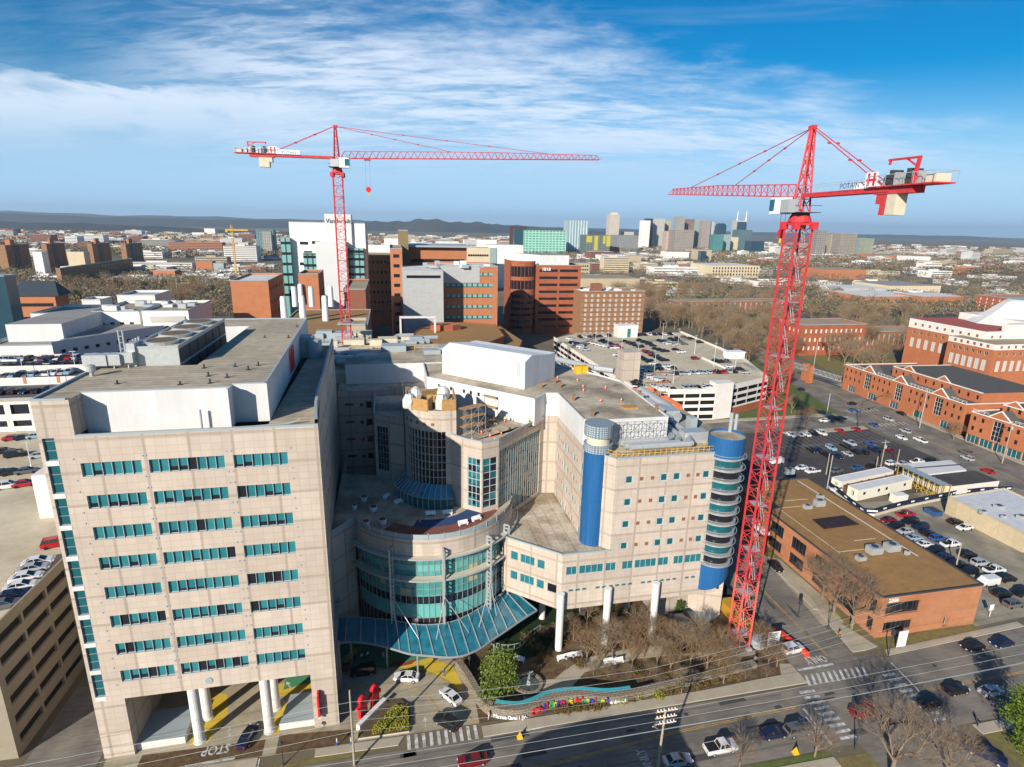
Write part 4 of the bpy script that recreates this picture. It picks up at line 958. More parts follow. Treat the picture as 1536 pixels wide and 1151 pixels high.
# lettering on the wall
def on_wall(px,py=1060):
    best=None; o=pz(px,py,1.3)
    for i in range(len(WS)-1):
        for k in range(10):
            t=k/10; p=(WS[i][0]*(1-t)+WS[i+1][0]*t,WS[i][1]*(1-t)+WS[i+1][1]*t); q=pj(p[0],p[1],1.4)
            if best is None or abs(q[0]-px)<best[0]: best=(abs(q[0]-px),p,math.atan2(WS[i+1][1]-WS[i][1],WS[i+1][0]-WS[i][0]))
    return best[1],best[2]
SG=thing('hospital_name_sign','coloured letters spelling Children\u2019s Hospital on the curving stone wall','sign',(28,76,0))
LC={'r':M('letter_red',(.62,.02,.03),.4,0),'b':M('letter_blue',(.02,.06,.45),.4,0),'g':M('letter_green',(.03,.38,.14),.4,0),'y':M('letter_yellow',(.75,.50,.02),.4,0),'w':m_wt}
def letter(ch,px,c,size):
    p,a=on_wall(px); t=text_mb(ch,size,.09,True); t.v=[(x,y-.22,z+.45) for x,y,z in t.v]; xf(t,p,a).build('letter',LC[c],SG)
for ch,px,c in zip("Children's",(801,810,816,820,826,831,838,844,851,856),'rrbrgybrgy'): letter(ch,px,c,2.0 if ch=='C' else 1.95)
for ch,px,c in zip("Hospital",(869,877,882,888,894,899,905,911),'rgybrgyb'): letter(ch,px,c,2.05)
def wtext(s,px0,px1,size):
    for i,ch in enumerate(s):
        if ch!=' ': letter(ch,px0+(px1-px0)*i/(len(s)-1),'w',size)
wtext('Monroe Carell Jr.',744,790,.95); wtext('at Vanderbilt',916,940,.85)
# shrubs along the wall
for px,py,r in ((838,1072,1.0),(851,1072,1.2),(866,1069,1.1),(880,1068,1.0),(895,1067,1.1),(908,1063,1.0),(930,1058,1.2),(944,1054,1.3),(957,1050,1.2),(987,1050,1.2),(1003,1044,1.2),(1018,1039,1.1),(1046,1037,1.1),(1058,1032,1.0),(1072,1028,1.1),(1096,1021,.9)):
    u,v=pz(px,py-3); b=MB(); rn=random.Random(px); leaves(b,u,v,r*.5,r,r*.8,r*.75,420,.13,rn,.3)
    ol={838:'first',1096:'last'}.get(px,'')
    b.build('shrub',m_leafb if px%3 else m_leafy,label='low olive brown shrub planted in front of the stone sign wall',cat='shrub',group='shrubs along the stone wall')
# boulder, fountain, benches, gazebo
FT=thing('fountain','round stone fountain with a statue beside the magnolia','fountain',(*pz(793,1028),0)); fo=ORG[FT.name]
b=MB(); 
for k in range(20):
    a=2*PI*k/20;c=2*PI*(k+1)/20; q=lambda t,r:(fo[0]+r*math.cos(t),fo[1]+r*math.sin(t)); b.prism([q(a,2.0),q(a,2.6),q(c,2.6),q(c,2.0)],0,.6)
b.build('basin',m_rub,FT); b=MB(); b.tube((fo[0],fo[1],.05),(fo[0],fo[1],.35),2.0,n=20); b.build('water',G('fountain_water',(.03,.05,.05)),FT)
b=MB(); b.tube((fo[0],fo[1],.3),(fo[0],fo[1],1.2),.5,.3,n=8); b.tube((fo[0],fo[1],1.2),(fo[0]+.1,fo[1],2.5),.3,.14,n=8); b.tube((fo[0]+.1,fo[1],2.3),(fo[0]+.7,fo[1],3.0),.1,.06,n=6);b.tube((fo[0]+.1,fo[1],2.3),(fo[0]-.5,fo[1],2.9),.1,.06,n=6); b.tube((fo[0]+.1,fo[1],2.5),(fo[0]+.1,fo[1],2.95),.16,n=8); b.build('statue',m_coping,FT)
def bench(px,py,rot,lab):
    u,v=pz(px,py); T=thing('bench',lab,'bench',(u,v,0),'white benches in the garden')
    for z,dy,nm in ((.45,0,'seat'),(.0,0,'leg')):
        if nm=='seat': b=MB(); b.box(-1,1,-.3,.3,.42,.5); xf(b,(u,v),rot).build('seat',m_wt,T); b=MB(); b.box(-1,1,.25,.32,.5,1.0); xf(b,(u,v),rot).build('backrest',m_wt,T)
        else:
            for sx in(-.85,.85): b=MB(); b.box(sx-.06,sx+.06,-.28,.28,0,.42); xf(b,(u,v),rot).build('leg',m_wt,T)
for px,py,r,lab in ((779,992,-.6,'white garden bench between the magnolia and the turf playground'),(843,990,.12,'white garden bench at the west end of the curved garden path'),(854,987,.12,'white garden bench next to the west path bench, behind the fountain'),(866,985,.1,'white garden bench east of the paired path benches'),(913,995,.1,'white garden bench half hidden by bare shrubs'),(928,994,.1,'white garden bench at the east end of the shrub row')): bench(px,py,r,lab)
u,v=pz(1020,948); Z=thing('gazebo','small dark wooden gazebo with a hipped roof under the blue cylinder','gazebo',(u,v,0))
b=MB(); q=2.6; 
for s1,s2 in((-1,-1),(1,-1),(1,1),(-1,1)): pass
for a,c in(((-q,-q),(q,-q)),((q,-q),(q,q)),((q,q),(-q,q)),((-q,q),(-q,-q))): b.poly([(u+a[0],v+a[1],2.6),(u+c[0],v+c[1],2.6),(u,v,4.4)])
b.build('roof',M('grey_shingles',(.10,.09,.08),.9,.3,2.),Z)
for s1,s2 in((-1,-1),(1,-1),(1,1),(-1,1)): b=MB(); b.box(u+s1*2.2-.12,u+s1*2.2+.12,v+s2*2.2-.12,v+s2*2.2+.12,0,2.6); b.build('post',m_wood,Z)
# curved glass balustrade of the playground
RL=sub([pz(x,y) for x,y in((733,962),(745,972),(762,975),(780,971),(792,958),(810,945))],4); b=MB()
for p,q in zip(RL,RL[1:]): b.bar((*p,1.15),(*q,1.15),.1); b.bar((*p,.1),(*q,.1),.08)
for p in RL[::2]: b.bar((*p,0),(*p,1.2),.12)
b.build('garden_railing',m_galv,label='white curved railing round the dark playground turf',cat='railing')
b=MB(); b.tube((*pz(866,1022),1.5),(*pz(866,1022),1.5001),.1) if 0 else None
# drive-side things
def cone(px,py,lab):
    u,v=pz(px,py); b=MB(); b.prism([(u-.5,v-.4),(u+.5,v-.4),(u+.5,v+.4),(u-.5,v+.4)],0,.06); b.poly([(u-.45,v-.35,.06),(u+.45,v-.35,.06),(u,v,1.3)]); b.poly([(u+.45,v+.35,.06),(u-.45,v+.35,.06),(u,v,1.3)]); b.poly([(u-.45,v+.35,.06),(u-.45,v-.35,.06),(u,v,1.3)]); b.poly([(u+.45,v-.35,.06),(u+.45,v+.35,.06),(u,v,1.3)]); b.build('caution_stand',m_yel,label=lab,cat='warning sign')
cone(780,1107,'yellow tent-shaped warning stand at the kerb'); cone(1193,1130,'yellow tent-shaped warning stand near the far kerb by the parked cars')
def lamp(px,py,h,lab,head='ball',m=m_dkgrey,z=0,grp=None,arm=0):
    u,v=pz(px,py,z); T=thing('street_lamp',lab,'street lamp',(u,v,z),grp); b=MB(); b.tube((u,v,z),(u,v,z+h),.09,.06,n=8); b.tube((u,v,z),(u,v,z+.5),.2,.12,n=8); b.build('pole',m,T)
    b=MB()
    if head=='ball': b.tube((u,v,z+h),(u,v,z+h+.5),.3,.22,n=10); b.tube((u,v,z+h+.5),(u,v,z+h+.62),.12,.02,n=8)
    else: b.box(u-.9,u+.9,v-.22,v+.22,z+h,z+h+.2)
    b.build('lamp_head',m if head=='ball' else m_galv,T); return T
lamp(1242,943,4.2,'black lamp post on the grass strip beside the brick office'); lamp(425,1148,4.2,'black lamp post on the pavement before the tall pink wing'); lamp(704,1010,3.2,'short black lamp by the stone wall at the drive')
lamp(866,992,3.2,'black lamp post in the middle of the garden')
# ------------- tower crane site at the side street: screened fence, sign, barriers, container
b=MB(); 
for p,q in zip([(72.2,82),(72.3,90),(72.4,100),(72.6,112)],[(72.3,90),(72.4,100),(72.6,112),(72.6,125)]): b.prism([p,q,(q[0]+.06,q[1]),(p[0]+.06,p[1])],.1,2.0)
b.build('screened_fence',M('dark_screen',(.02,.03,.05),.8,.1),label='dark screened construction fence along the side street',cat='fence')
B_=thing('notice_board','white notice board behind the red barrier at the street corner','sign',(*pz(1158,975),0)); u,v=ORG[B_.name][:2]
b=MB(); b.box(u-1.3,u+1.3,v-.05,v+.05,1.2,4.2); b.build('panel',m_wt,B_)
b=MB(); 
for k in range(6): b.box(u-1.1,u+.9-(k%3)*.3,v-.07,v-.055,3.8-k*.42,3.95-k*.42)
b.build('print',m_dkgrey,B_)
for s in(-1.1,1.1): b=MB(); b.box(u+s-.08,u+s+.08,v+.06,v+.2,0,3.2); b.build('post',m_wood,B_)
p=pz(1161,945);q=pz(1212,986); b=MB(); L=dist(p,q); t=((q[1]-p[1])/L*.3,-(q[0]-p[0])/L*.3); b.prism([(p[0]-t[0],p[1]-t[1]),(p[0]+t[0],p[1]+t[1]),(q[0]+t[0],q[1]+t[1]),(q[0]-t[0],q[1]-t[1])],0,1.0)
b.build('plastic_barrier',M('red_plastic',(.85,.07,.03),.5,.05),label='long bright red plastic barrier across the side street corner',cat='barrier')
b=MB(); u,v=69.3,93; b.box(u-1.3,u+1.3,v-4,v+4,.2,2.7); 
b.build('site_container',M('ochre_container',(.55,.30,.03),.6,.1,grid=(.4,30.,.06,.75)),label='ochre site container behind the red crane mast',cat='container')
b=MB(); b.tube((*pz(1136,968),0),(*pz(1136,968),1.6),1.4,n=18); b.build('water_tank',m_coping,label='round grey tank at the foot of the red crane',cat='tank')
b=MB(); b.prism([(61.5,99.5),(66,98),(66.5,94.6),(62,92.5),(58,93)],0,.4,0,1); b.build('service_slab',[m_conc2,m_coping],label='grey concrete service slab beneath the blue cylinder',cat='slab')

rn=random.Random(77)
m_patch=M('tar_patch',(.07,.065,.06),.9,.2,1.)
for i in range(26):
    u=rn.uniform(-5,150); v=rn.uniform(62.5,73); l_=rn.uniform(1.2,7); w_=rn.uniform(.4,1.3)
    sheet([(u,v),(u+l_,v+.1),(u+l_-.2,v+w_),(u+.1,v+w_-.1)],.019,m_patch,'asphalt_patch')
for i in range(9):
    u=rn.uniform(74,86); v=rn.uniform(82,130); sheet([(u,v),(u+.8,v),(u+.9,v+rn.uniform(2,6)),(u+.1,v+2)],.019,m_patch,'asphalt_patch')
for i,(u,v) in enumerate(((8,71),(26,66),(47,72.2),(62,67),(80,72),(79,90),(83.5,105),(100,74),(118,66))):
    b=MB(); b.tube((u,v,.0),(u,v,.024),.38,n=14); b.build('manhole_cover',m_dkgrey,kind='structure',org=(0,0,0))
for i in range(5):
    v=(63.2,65.0,66.6,71.2,72.6)[i]; stripe([(-60,v),(-8,v+.1),(66,v+.5)],.34,.017,M('tyre_polish_%s'%'abcde'[i],(.145,.13,.115),.8,.25,.4,streak=6),'tyre_track')
# ================================================================== vehicles
CC={'white':(.74,.74,.74),'black':(.012,.012,.014),'silver':(.42,.44,.46),'grey':(.12,.125,.13),'red':(.42,.015,.02),'blue':(.03,.10,.26),'navy':(.012,.02,.06),'dark red':(.17,.01,.015),'pale blue':(.30,.42,.52)}
CM={k:M('car_paint_'+k.replace(' ','_'),c,.25,.03,1.,spec=.7,metal=.1) for k,c in CC.items()}
m_cglass=G('car_glass',(.012,.014,.018),.05,1.,0); m_tail=M('tail_lamp',(.45,.01,.01),.3,0); m_head=M('head_lamp',(.75,.78,.8),.15,0)
def loft(b,S,mi):
    """S: list of (x, halfwidth, zlow, zhigh) stations"""
    k=len(b.v)
    for x,w,z0,z1 in S:
        c=(z1-z0)*.35; b.v+=[(x,-w*.94,z0),(x,-w,z0+c),(x,-w*.93,z1),(x,w*.93,z1),(x,w,z0+c),(x,w*.94,z0)]
    for i in range(len(S)-1):
        for j in range(6):
            j2=(j+1)%6; b.f.append((k+6*i+j,k+6*(i+1)+j,k+6*(i+1)+j2,k+6*i+j2)); b.m.append(mi)
    b.f.append(tuple(k+j for j in range(6))); b.m.append(mi); n=k+6*(len(S)-1); b.f.append(tuple(n+j for j in reversed(range(6)))); b.m.append(mi)
TY={ # body stations ; cabin (x rear low, x rear top, x front top, x front low, z low, z top, half width)
 'sedan':([(-2.3,.72,.42,.86),(-2.15,.86,.28,.98),(-1.2,.9,.2,1.02),(1.0,.9,.2,.98),(1.95,.88,.25,.84),(2.3,.7,.35,.68)],[(-1.75,-1.05,.25,1.15,.96,1.45,.78)]),
 'suv':([(-2.25,.8,.45,1.0),(-2.15,.92,.3,1.12),(-1.2,.95,.25,1.16),(1.1,.95,.25,1.14),(2.05,.92,.3,1.02),(2.35,.76,.4,.85)],[(-2.15,-1.85,.35,1.15,1.1,1.76,.84)]),
 'pickup':([(-2.75,.88,.5,1.12),(-2.7,.95,.4,1.15),(-.6,.96,.35,1.15),(-.5,.96,.35,1.18),(1.6,.96,.35,1.16),(2.55,.93,.4,1.06),(2.75,.8,.5,.9)],[(-.65,-.45,.75,1.45,1.14,1.82,.84)]),
 'van':([(-2.6,.9,.4,1.9),(-2.5,.98,.3,2.1),(1.2,.98,.3,2.1),(1.9,.95,.35,1.45),(2.5,.9,.4,1.05),(2.65,.78,.5,.85)],[(1.0,1.0,1.1,2.0,1.35,2.0,.86)])}
def car_parts(ty):
    S,Cb=TY[ty]; B=MB(); loft(B,S,0)
    Gm=MB()
    for xr,xrt,xft,xf_,z0,z1,hw in Cb:
        k=len(Gm.v); w2=hw*.80; Gm.v+=[(xr,-hw,z0),(xf_,-hw,z0),(xft,-w2,z1),(xrt,-w2,z1),(xr,hw,z0),(xf_,hw,z0),(xft,w2,z1),(xrt,w2,z1)]
        for f in ((0,1,2,3),(5,4,7,6),(1,5,6,2),(4,0,3,7)): Gm.f.append(tuple(k+i for i in f)); Gm.m.append(0)
        B.box(xrt-.02,xft+.02,-w2-.02,w2+.02,z1-.02,z1+.04,0)
        for sx,tx in((xr,xrt),(xf_,xft)):
            for s in(-1,1): B.bar((sx,s*hw,z0),(tx,s*w2,z1),.07,0)
        for s in(-1,1): mxm=(xrt+xft)/2; B.bar((mxm,s*(hw+.005),z0),(mxm,s*(w2+.01),z1),.08,0)
    if ty=='pickup': B.box(-2.6,-.75,-.8,.8,1.155,1.16,1)
    return B,Gm
def wheel(): b=MB(); b.tube((0,-.12,.34),(0,.12,.34),.34,n=14,mi=0); b.tube((0,-.13,.34),(0,.13,.34),.2,n=10,mi=1); return b
CP={}; WM=None
def mat_mesh(b,name,mats): return b.data(name,mats)
def car_small(ty,c):
    k=('s',ty,c)
    if k not in CP:
        B,Gm=car_parts(ty); b=MB(); merge(b,B); 
        for i,f in enumerate(b.m): b.m[i]=0 if f==0 else 2
        merge(b,Gm,1); L=2.3 if ty!='pickup' else 2.7
        for x in(-1.4,1.4):
            for s in(-1,1): b.tube((x,s*.74,.34),(x,s*.95,.34),.34,n=10,mi=2)
        for s in(-1,1): b.box(-L-.03,-L+.05,s*.6-.14,s*.6+.14,.72,.88,3); b.box(L-.06,L+.03,s*.56-.14,s*.56+.14,.55,.68,4)
        CP[k]=b.data('car_'+ty,[CM[c],m_cglass,m_blk,m_tail,m_head])
    return CP[k]
def car_big(ty,c):
    k=('b',ty,c)
    if k not in CP:
        B,Gm=car_parts(ty); L=2.33 if ty!='pickup' else 2.76
        t=MB(); t.box(-L-.02,-L+.05,-.14,.14,-.09,.09); h=MB(); h.box(L-.08,L+.02,-.15,.15,-.07,.07)
        CP[k]=(B.data('body',[CM[c],m_blk]),Gm.data('windows',[m_cglass]),wheel().data('wheel',[m_blk,m_galv]),t.data('tail_light',[m_tail]),h.data('headlight',[m_head]))
    return CP[k]
NAME={'sedan':'parked_car','suv':'parked_suv','pickup':'pickup_truck','van':'parked_van'}
WORD={'sedan':'car','suv':'SUV','pickup':'pickup truck','van':'van'}
def car(px,py,z,rot,ty,c,label,group=None,big=False,uvp=None):
    u,v=uvp if uvp else pz(px,py,z+.5)
    nm=NAME[ty]
    if not big:
        o=inst(nm,car_small(ty,c),None,(u,v,z),rot); tag(o,label,WORD[ty] if ty!='suv' else 'car',group); return o
    me=car_big(ty,c); T=thing(nm,label,WORD[ty] if ty!='suv' else 'car',(u,v,z),group,rot)
    inst('body',me[0],T); inst('windows',me[1],T)
    wx=1.4 if ty!='pickup' else 1.65
    for x in(-wx,wx):
        for s in(-.83,.83): inst('wheel',me[2],T,(x,s,0))
    for s in(-.6,.6): inst('tail_light',me[3],T,(0,s,.82)); inst('headlight',me[4],T,(0,s,.66))
    return T
H_=PI/2
# near traffic, each with its parts (rot 0 = nose toward the east end of the street)
for a in [
 (545,1007,0,PI,'suv','black','black sport utility car waiting in the canopy\u2019s shade at the hospital door'),
 (610,1016,0,PI-.25,'sedan','white','white car with dark rear window on the curved hospital drive under the canopy edge'),
 (676,1045,0,PI/2+.6,'sedan','white','white car with sunroof next to the stone wall on the curving drive'),
 (670,1084,0,PI-.75,'suv','black','black sport utility car turning in over the drive crosswalk'),
 (371,1106,0,H_-.25,'sedan','navy','navy car beside the right front white column under the tall wing'),
 (709,1141,0,PI+.05,'sedan','dark red','dark red car driving on the street south of the hospital drive crosswalk'),
 (1016,1141,0,0,'sedan','silver','silver car in the building shadow, south lane behind the cross-armed utility pole'),
 (1081,1122,0,0.02,'pickup','white','white pickup truck in the near lane beside the roadside tree'),
 (1196,1096,0,0.05,'suv','grey','grey sport utility car stopped before the crosswalk, brake light on'),
 (1160,1100,0,0,'sedan','navy','navy car seen through bare branches behind the stopped grey one'),
 (1294,1068,0,PI,'suv','dark red','dark red sport utility car crossing the junction'),
 (1392,1055,0,PI,'sedan','black','black car just past the east crosswalk behind the big bare tree'),
 (1434,1035,0,0.03,'sedan','black','black car with brake light on in the middle of the street east of the crossing'),
 (1486,1037,0,0.03,'sedan','silver','silver car behind the black one near the evergreen'),
 (1459,970,0,PI,'sedan','black','black car coming toward the crossing along the kerb'),
 (1503,965,0,PI,'sedan','navy','navy car right behind the black one at the kerb'),
 (1478,1132,0,-.9,'pickup','navy','dark blue pickup truck in the shaded lane by the dark lawn'),
 (1163,850,0,-H_,'sedan','black','black car parked in the driveway of the brown roofed brick office'),
 (1189,974,0,.1,'suv','white','white car partly under the site screen at the side street corner'),
 (1116,868,0,H_,'suv','black','black sport utility car at the foot of the blue corner cylinder'),
]: car(*a[:7],big=True)
# lots
rv=random.Random(11)
c3=lambda x,y:(1280+x/4.11,700+y/4.11); c5=lambda x,y:(1116+x/3.598,540+y/3.598); c6=lambda x,y:(780+x/3.84,460+y/3.84); cg=lambda x,y:(x/5.23,680+y/5.23); c7=lambda x,y:(x/5.754,500+y/5.754)
ORD=['first','second','third','fourth','fifth','sixth','seventh','eighth','ninth','tenth','eleventh','twelfth','thirteenth','fourteenth','fifteenth','sixteenth','seventeenth','eighteenth','nineteenth','twentieth']
def row(f,pts,z,rot,where,group,frm='from far end'):
    for i,(x,y,ty,c) in enumerate(pts):
        p=f(x,y); car(p[0],p[1],z,rot+rv.choice((0,PI)),ty,c,f'{c} {WORD[ty]}, {ORD[i]} {frm} of {where}',group)
row(c3,[(213,330,'sedan','dark red'),(262,370,'suv','black'),(318,400,'sedan','silver'),(378,440,'sedan','pale blue'),(440,480,'sedan','white'),(505,522,'suv','black'),(565,560,'suv','navy'),(640,605,'suv','black'),(710,650,'suv','black'),(828,716,'van','white'),(915,785,'suv','black'),(985,850,'suv','grey')],0,0,'the row against the brick office','cars in the lot behind the brick office')
row(c3,[(325,297,'pickup','red'),(352,340,'suv','black'),(415,375,'suv','navy'),(460,410,'sedan','black'),(520,445,'suv','blue'),(600,480,'pickup','white'),(705,545,'suv','black'),(780,595,'suv','silver'),(868,640,'pickup','white'),(945,692,'suv','black')],0,0,'the outer row behind the office','cars in the lot behind the brick office')
row(c3,[(628,340,'sedan','black'),(685,377,'sedan','white'),(1042,780,'suv','black')],0,0,'the cars along the cream building','cars by the cream building')
row(c5,[(255,405,'sedan','white'),(296,403,'sedan','silver'),(335,402,'sedan','white'),(375,398,'suv','black'),(420,396,'suv','white'),(515,382,'sedan','red'),(605,374,'sedan','red')],0,H_,'the back row, dark lot','cars on the dark asphalt lot','from west end')
row(c5,[(365,488,'sedan','black'),(400,487,'sedan','navy'),(470,477,'suv','pale blue'),(545,466,'suv','black'),(572,450,'pickup','silver'),(675,452,'sedan','blue')],0,H_,'the upper middle row, dark lot','cars on the dark asphalt lot','from west end')
row(c5,[(440,512,'suv','black'),(505,520,'sedan','navy'),(557,507,'sedan','silver'),(605,497,'suv','black'),(645,498,'suv','black'),(700,486,'suv','navy'),(780,486,'sedan','dark red')],0,H_,'the lower middle row, dark lot','cars on the dark asphalt lot','from west end')
row(c5,[(310,583,'sedan','white'),(370,602,'pickup','white'),(500,600,'suv','grey'),(610,582,'sedan','blue'),(690,573,'sedan','black'),(795,560,'suv','white'),(860,560,'sedan','silver'),(935,551,'pickup','white'),(1000,545,'suv','black'),(175,552,'van','white'),(512,702,'pickup','white')],0,.1,'the loose row near the white trailers','cars near the trailers','from west end')
row(c5,[(435,328,'sedan','white'),(525,316,'sedan','black'),(590,272,'sedan','blue'),(580,237,'sedan','black'),(305,160,'sedan','navy')],0,-.1,'the traffic on the cross road','traffic at the junction','from lot side')
row(c5,[(700,350,'sedan','blue'),(780,322,'suv','silver'),(850,290,'sedan','black'),(870,386,'suv','silver'),(850,420,'sedan','white'),(950,435,'pickup','white'),(1195,500,'suv','grey'),(1205,532,'suv','silver'),(1315,600,'sedan','red'),(832,244,'sedan','white')],0,H_,'the traffic on the wide avenue','traffic on the avenue','from junction')
def line_row(f,p,q,n,z,where,group,frm='from near end',cols='bbbwwwsgnrp'):
    D={'b':'black','w':'white','s':'silver','g':'grey','n':'navy','r':'red','p':'pale blue'}
    a=pz(*f(*p),z);c=pz(*f(*q),z); al=abs(c[0]-a[0])>abs(c[1]-a[1]); rot=H_ if al else 0
    for i in range(n):
        t=i/max(1,n-1); co=D[rv.choice(cols)]; ty=rv.choice(('sedan','sedan','suv','suv','pickup')) 
        car(0,0,z,rot+rv.choice((0,PI))+rv.uniform(-.04,.04),ty,co,f'{co} {WORD[ty]}, {ORD[i]} {frm} of {where}',group,uvp=(a[0]+(c[0]-a[0])*t+rv.uniform(-.2,.2),a[1]+(c[1]-a[1])*t+rv.uniform(-.2,.2)))
ZG3=13.
for p,q,n,nm,cl in (((285,190),(375,255),8,'the whitish row, west roof edge','wwws'),((345,180),(515,172),7,'the back row west of the stair box','bnw'),((410,213),(545,245),7,'the white row near the northwest lamp','wwwb'),((470,203),(575,240),5,'the short dark and red roof row','bbr'),((600,205),(690,237),5,'the row just below the stair box','bbw'),((690,200),(765,230),4,'the dark trio southeast of the stair box','bb'),((685,168),(890,162),8,'the back row east of the stair box','bbw'),((722,262),(825,315),7,'the diagonal row at the roof centre','bbbr'),((780,248),(830,262),3,'the pair east of the centre row','b'),((805,200),(880,228),5,'the mixed row, upper roof middle','wbs'),((865,190),(945,220),4,'the trio beside the mixed row','bwg'),((660,345),(720,385),5,'the row beside the pink stair tower','bbsw'),((730,405),(835,440),5,'the row behind the pink stair tower','bbwr'),((805,365),(885,360),3,'the pair above the longest roof row','bw'),((820,395),(1225,380),18,'the longest row across the garage roof','bbbwssr'),((665,440),(690,478),3,'the shaded pair, near roof corner','b'),((770,466),(880,482),4,'the shaded trio near the front parapet','nwb'),((950,476),(1100,470),7,'the row along the front roof parapet','rswbb')):
    line_row(c6,p,q,n,ZG3,nm,'cars on the big car park roof',cols=cl)
for p,q,n,nm in (((560,285),(650,325),6,'the row northwest of the pink stair tower'),((700,300),(790,345),5,'the row in the middle west aisle'),((300,215),(360,228),3,'the trio by the west ramp wall'),((905,190),(940,182),2,'the pair near the back parapet'),((1120,318),(1190,322),3,'the trio behind the ramp wall'),((690,395),(760,392),3,'the trio above the stair tower row')): line_row(c6,p,q,n,ZG3,nm,'cars on the big car park roof',cols='bbwgn')
for x,y,ty,c in ((945,177,'sedan','red'),(983,184,'sedan','black'),(1035,206,'suv','black'),(930,263,'pickup','white'),(895,247,'sedan','black'),(1008,300,'suv','dark red'),(1155,319,'suv','black'),(1210,345,'sedan','white'),(1265,362,'suv','black'),(1300,380,'pickup','silver'),(850,345,'pickup','white')):
    q=c6(x,y); car(q[0],q[1],ZG3,0.03,ty,c,f'{c} {WORD[ty]} alone on the garage roof '+{945:'at the far east corner',983:'beside the red one, far east corner',1035:'by the far east parapet',930:'in the centre aisle',895:'left of the white pickup in the centre aisle',1008:'next to the low ramp wall',1155:'beyond the low ramp wall',1210:'behind the ramp, near the white kiosk',1265:'in front of the white kiosk',1300:'by the east parapet below the kiosk',850:'above the long row'}[x],'cars on the big car park roof')
# near-left garage
ZG1=21.3
for i,(x,y,ty,c,lab) in enumerate(((300,852,'sedan','white','white car at the far end of the packed edge row'),(262,905,'sedan','silver','silver car second in the packed edge row'),(205,975,'sedan','white','white car third in the packed edge row'),(165,1045,'sedan','white','white car fourth in the packed edge row'),(95,1120,'sedan','navy','navy car fifth in the packed edge row'),(30,1190,'sedan','grey','grey car at the near end of the packed edge row'))):
    q=cg(x,y); car(q[0],q[1],ZG1,0.25,ty,c,lab+' of the tan parking deck','cars on the tan parking deck',big=True)
for x,y,ty,c,lab in ((440,708,'suv','red','red sport utility car alone against the tower side of the tan deck'),(60,258,'suv','white','white sport utility car in the front line of the tan deck'),(195,240,'sedan','red','red car beside the pale stair block of the tan deck'),(20,155,'sedan','navy','navy car at the west of the shaded line on the tan deck'),(95,150,'sedan','black','black car in the middle of the shaded line on the tan deck'),(210,140,'sedan','grey','grey car by the ramp in the shaded line on the tan deck'),(120,12,'suv','black','black sport utility car under the lamp on the tan deck'),(315,18,'sedan','silver','silver car beside the slot windows, tan deck')):
    q=cg(x,y); car(q[0],q[1],ZG1,0.3,ty,c,lab,'cars on the tan parking deck')
for x,y,c,lab in ((110,905,'red','red car left of the far pair on the tan deck'),(205,900,'navy','navy car between the red and pale ones, back of the tan deck'),(315,888,'pale blue','pale blue car at the back of the tan deck'),(35,1020,'black','black car by the low island of the tan deck')):
    q=c7(x,y); car(q[0],q[1],ZG1,0.3,'sedan',c,lab,'cars on the tan parking deck')
g2v=pz(20,648,ZG1)[1]; g2z=hz(-105,g2v,598)
m_deck=M('deck_concrete',(.56,.485,.35),.9,.15,.4,c2=(.42,.355,.24),sc2=.06,c2amt=.6)
m_deck2=M('deck_asphalt',(.12,.12,.13),.9,.15,.4)
m_tanc=M('tan_garage_concrete',(.31,.27,.20),.9,.12,.6,c2=(.3,.25,.17),sc2=.15)
GZ=[g2z-1.0,g2z+.3,g2z+1.6,g2z+1.6]
line_row(c7,(30,525),(420,508),5,GZ[0],'the nearest white garage strip','cars on the white car park','from west end')
line_row(c7,(60,385),(610,350),10,GZ[1],'the middle white garage strip','cars on the white car park','from west end'); line_row(c7,(540,432),(545,430),1,GZ[0],'the nearest garage strip by the duct','cars on the white car park')
line_row(c7,(80,292),(830,272),9,GZ[2],'the shaded white garage strip','cars on the white car park','from west end','bng')
line_row(c7,(20,246),(260,234),6,GZ[3],'the farthest white garage strip, west part','cars on the white car park','from west end'); line_row(c7,(340,238),(920,214),12,GZ[3],'the farthest white garage strip, east part','cars on the white car park','from west end')
# ================================================================== garages
T=thing('parking_garage','tan concrete parking garage with packed roof deck west of the tall wing','parking garage',(-75,95,0))
b=MB(); e0=(-58.1,83.4); e1=(-57.0,125.); gt=ZG1
fl=[(.6,200,z+1.3,z+2.95) for z in (0.2,3.6,7.0,10.4,13.8,17.0)]
b.facade(e0,e1,0,gt+.9,[(1.2+k*6.3,7.0+k*6.3,z+1.2,z+2.8) for k in range(6) for z in (0.4,3.9,7.4,10.9,14.4,17.7)],0,.45)
b.facade((-120,84.5),e0,0,gt+.9,[(2+k*7,7.6+k*7,z+1.2,z+2.8) for k in range(8) for z in (0.4,3.9,7.4,10.9,14.4,17.6)],0,.45)
b.poly([(-58.1,83.4,gt),(-57.,125,gt),(-46.5,140,gt),(-50,g2v,gt),(-200,g2v,gt),(-200,84,gt)],1)
b.poly([(-57.0,125,gt),(-57,125,0),(-46.5,140,0),(-46.5,140,gt)],0)
for p,q in ((e0,e1),((-120,84.5),e0)): b.facade((q[0]-.3,q[1]+.3),(p[0]-.3,p[1]+.3),gt,gt+.9,[],0); b.bar((p[0]-.15,p[1]+.15,gt+.9),(q[0]-.15,q[1]+.15,gt+.9),.3)
b.build('shell',[m_tanc,m_deck],T)
b=MB(); b.poly([(-58.5,84,0),(-57.5,124,0),(-57.5,124,gt-1),(-58.5,84,gt-1)]); b.poly([(-120,85,0),(-58.6,83.9,0),(-58.6,83.9,gt-1),(-120,85,gt-1)]); b.build('painted_interior_shade',m_blk,T)  # black sheets close behind the openings, painted shade instead of real decks
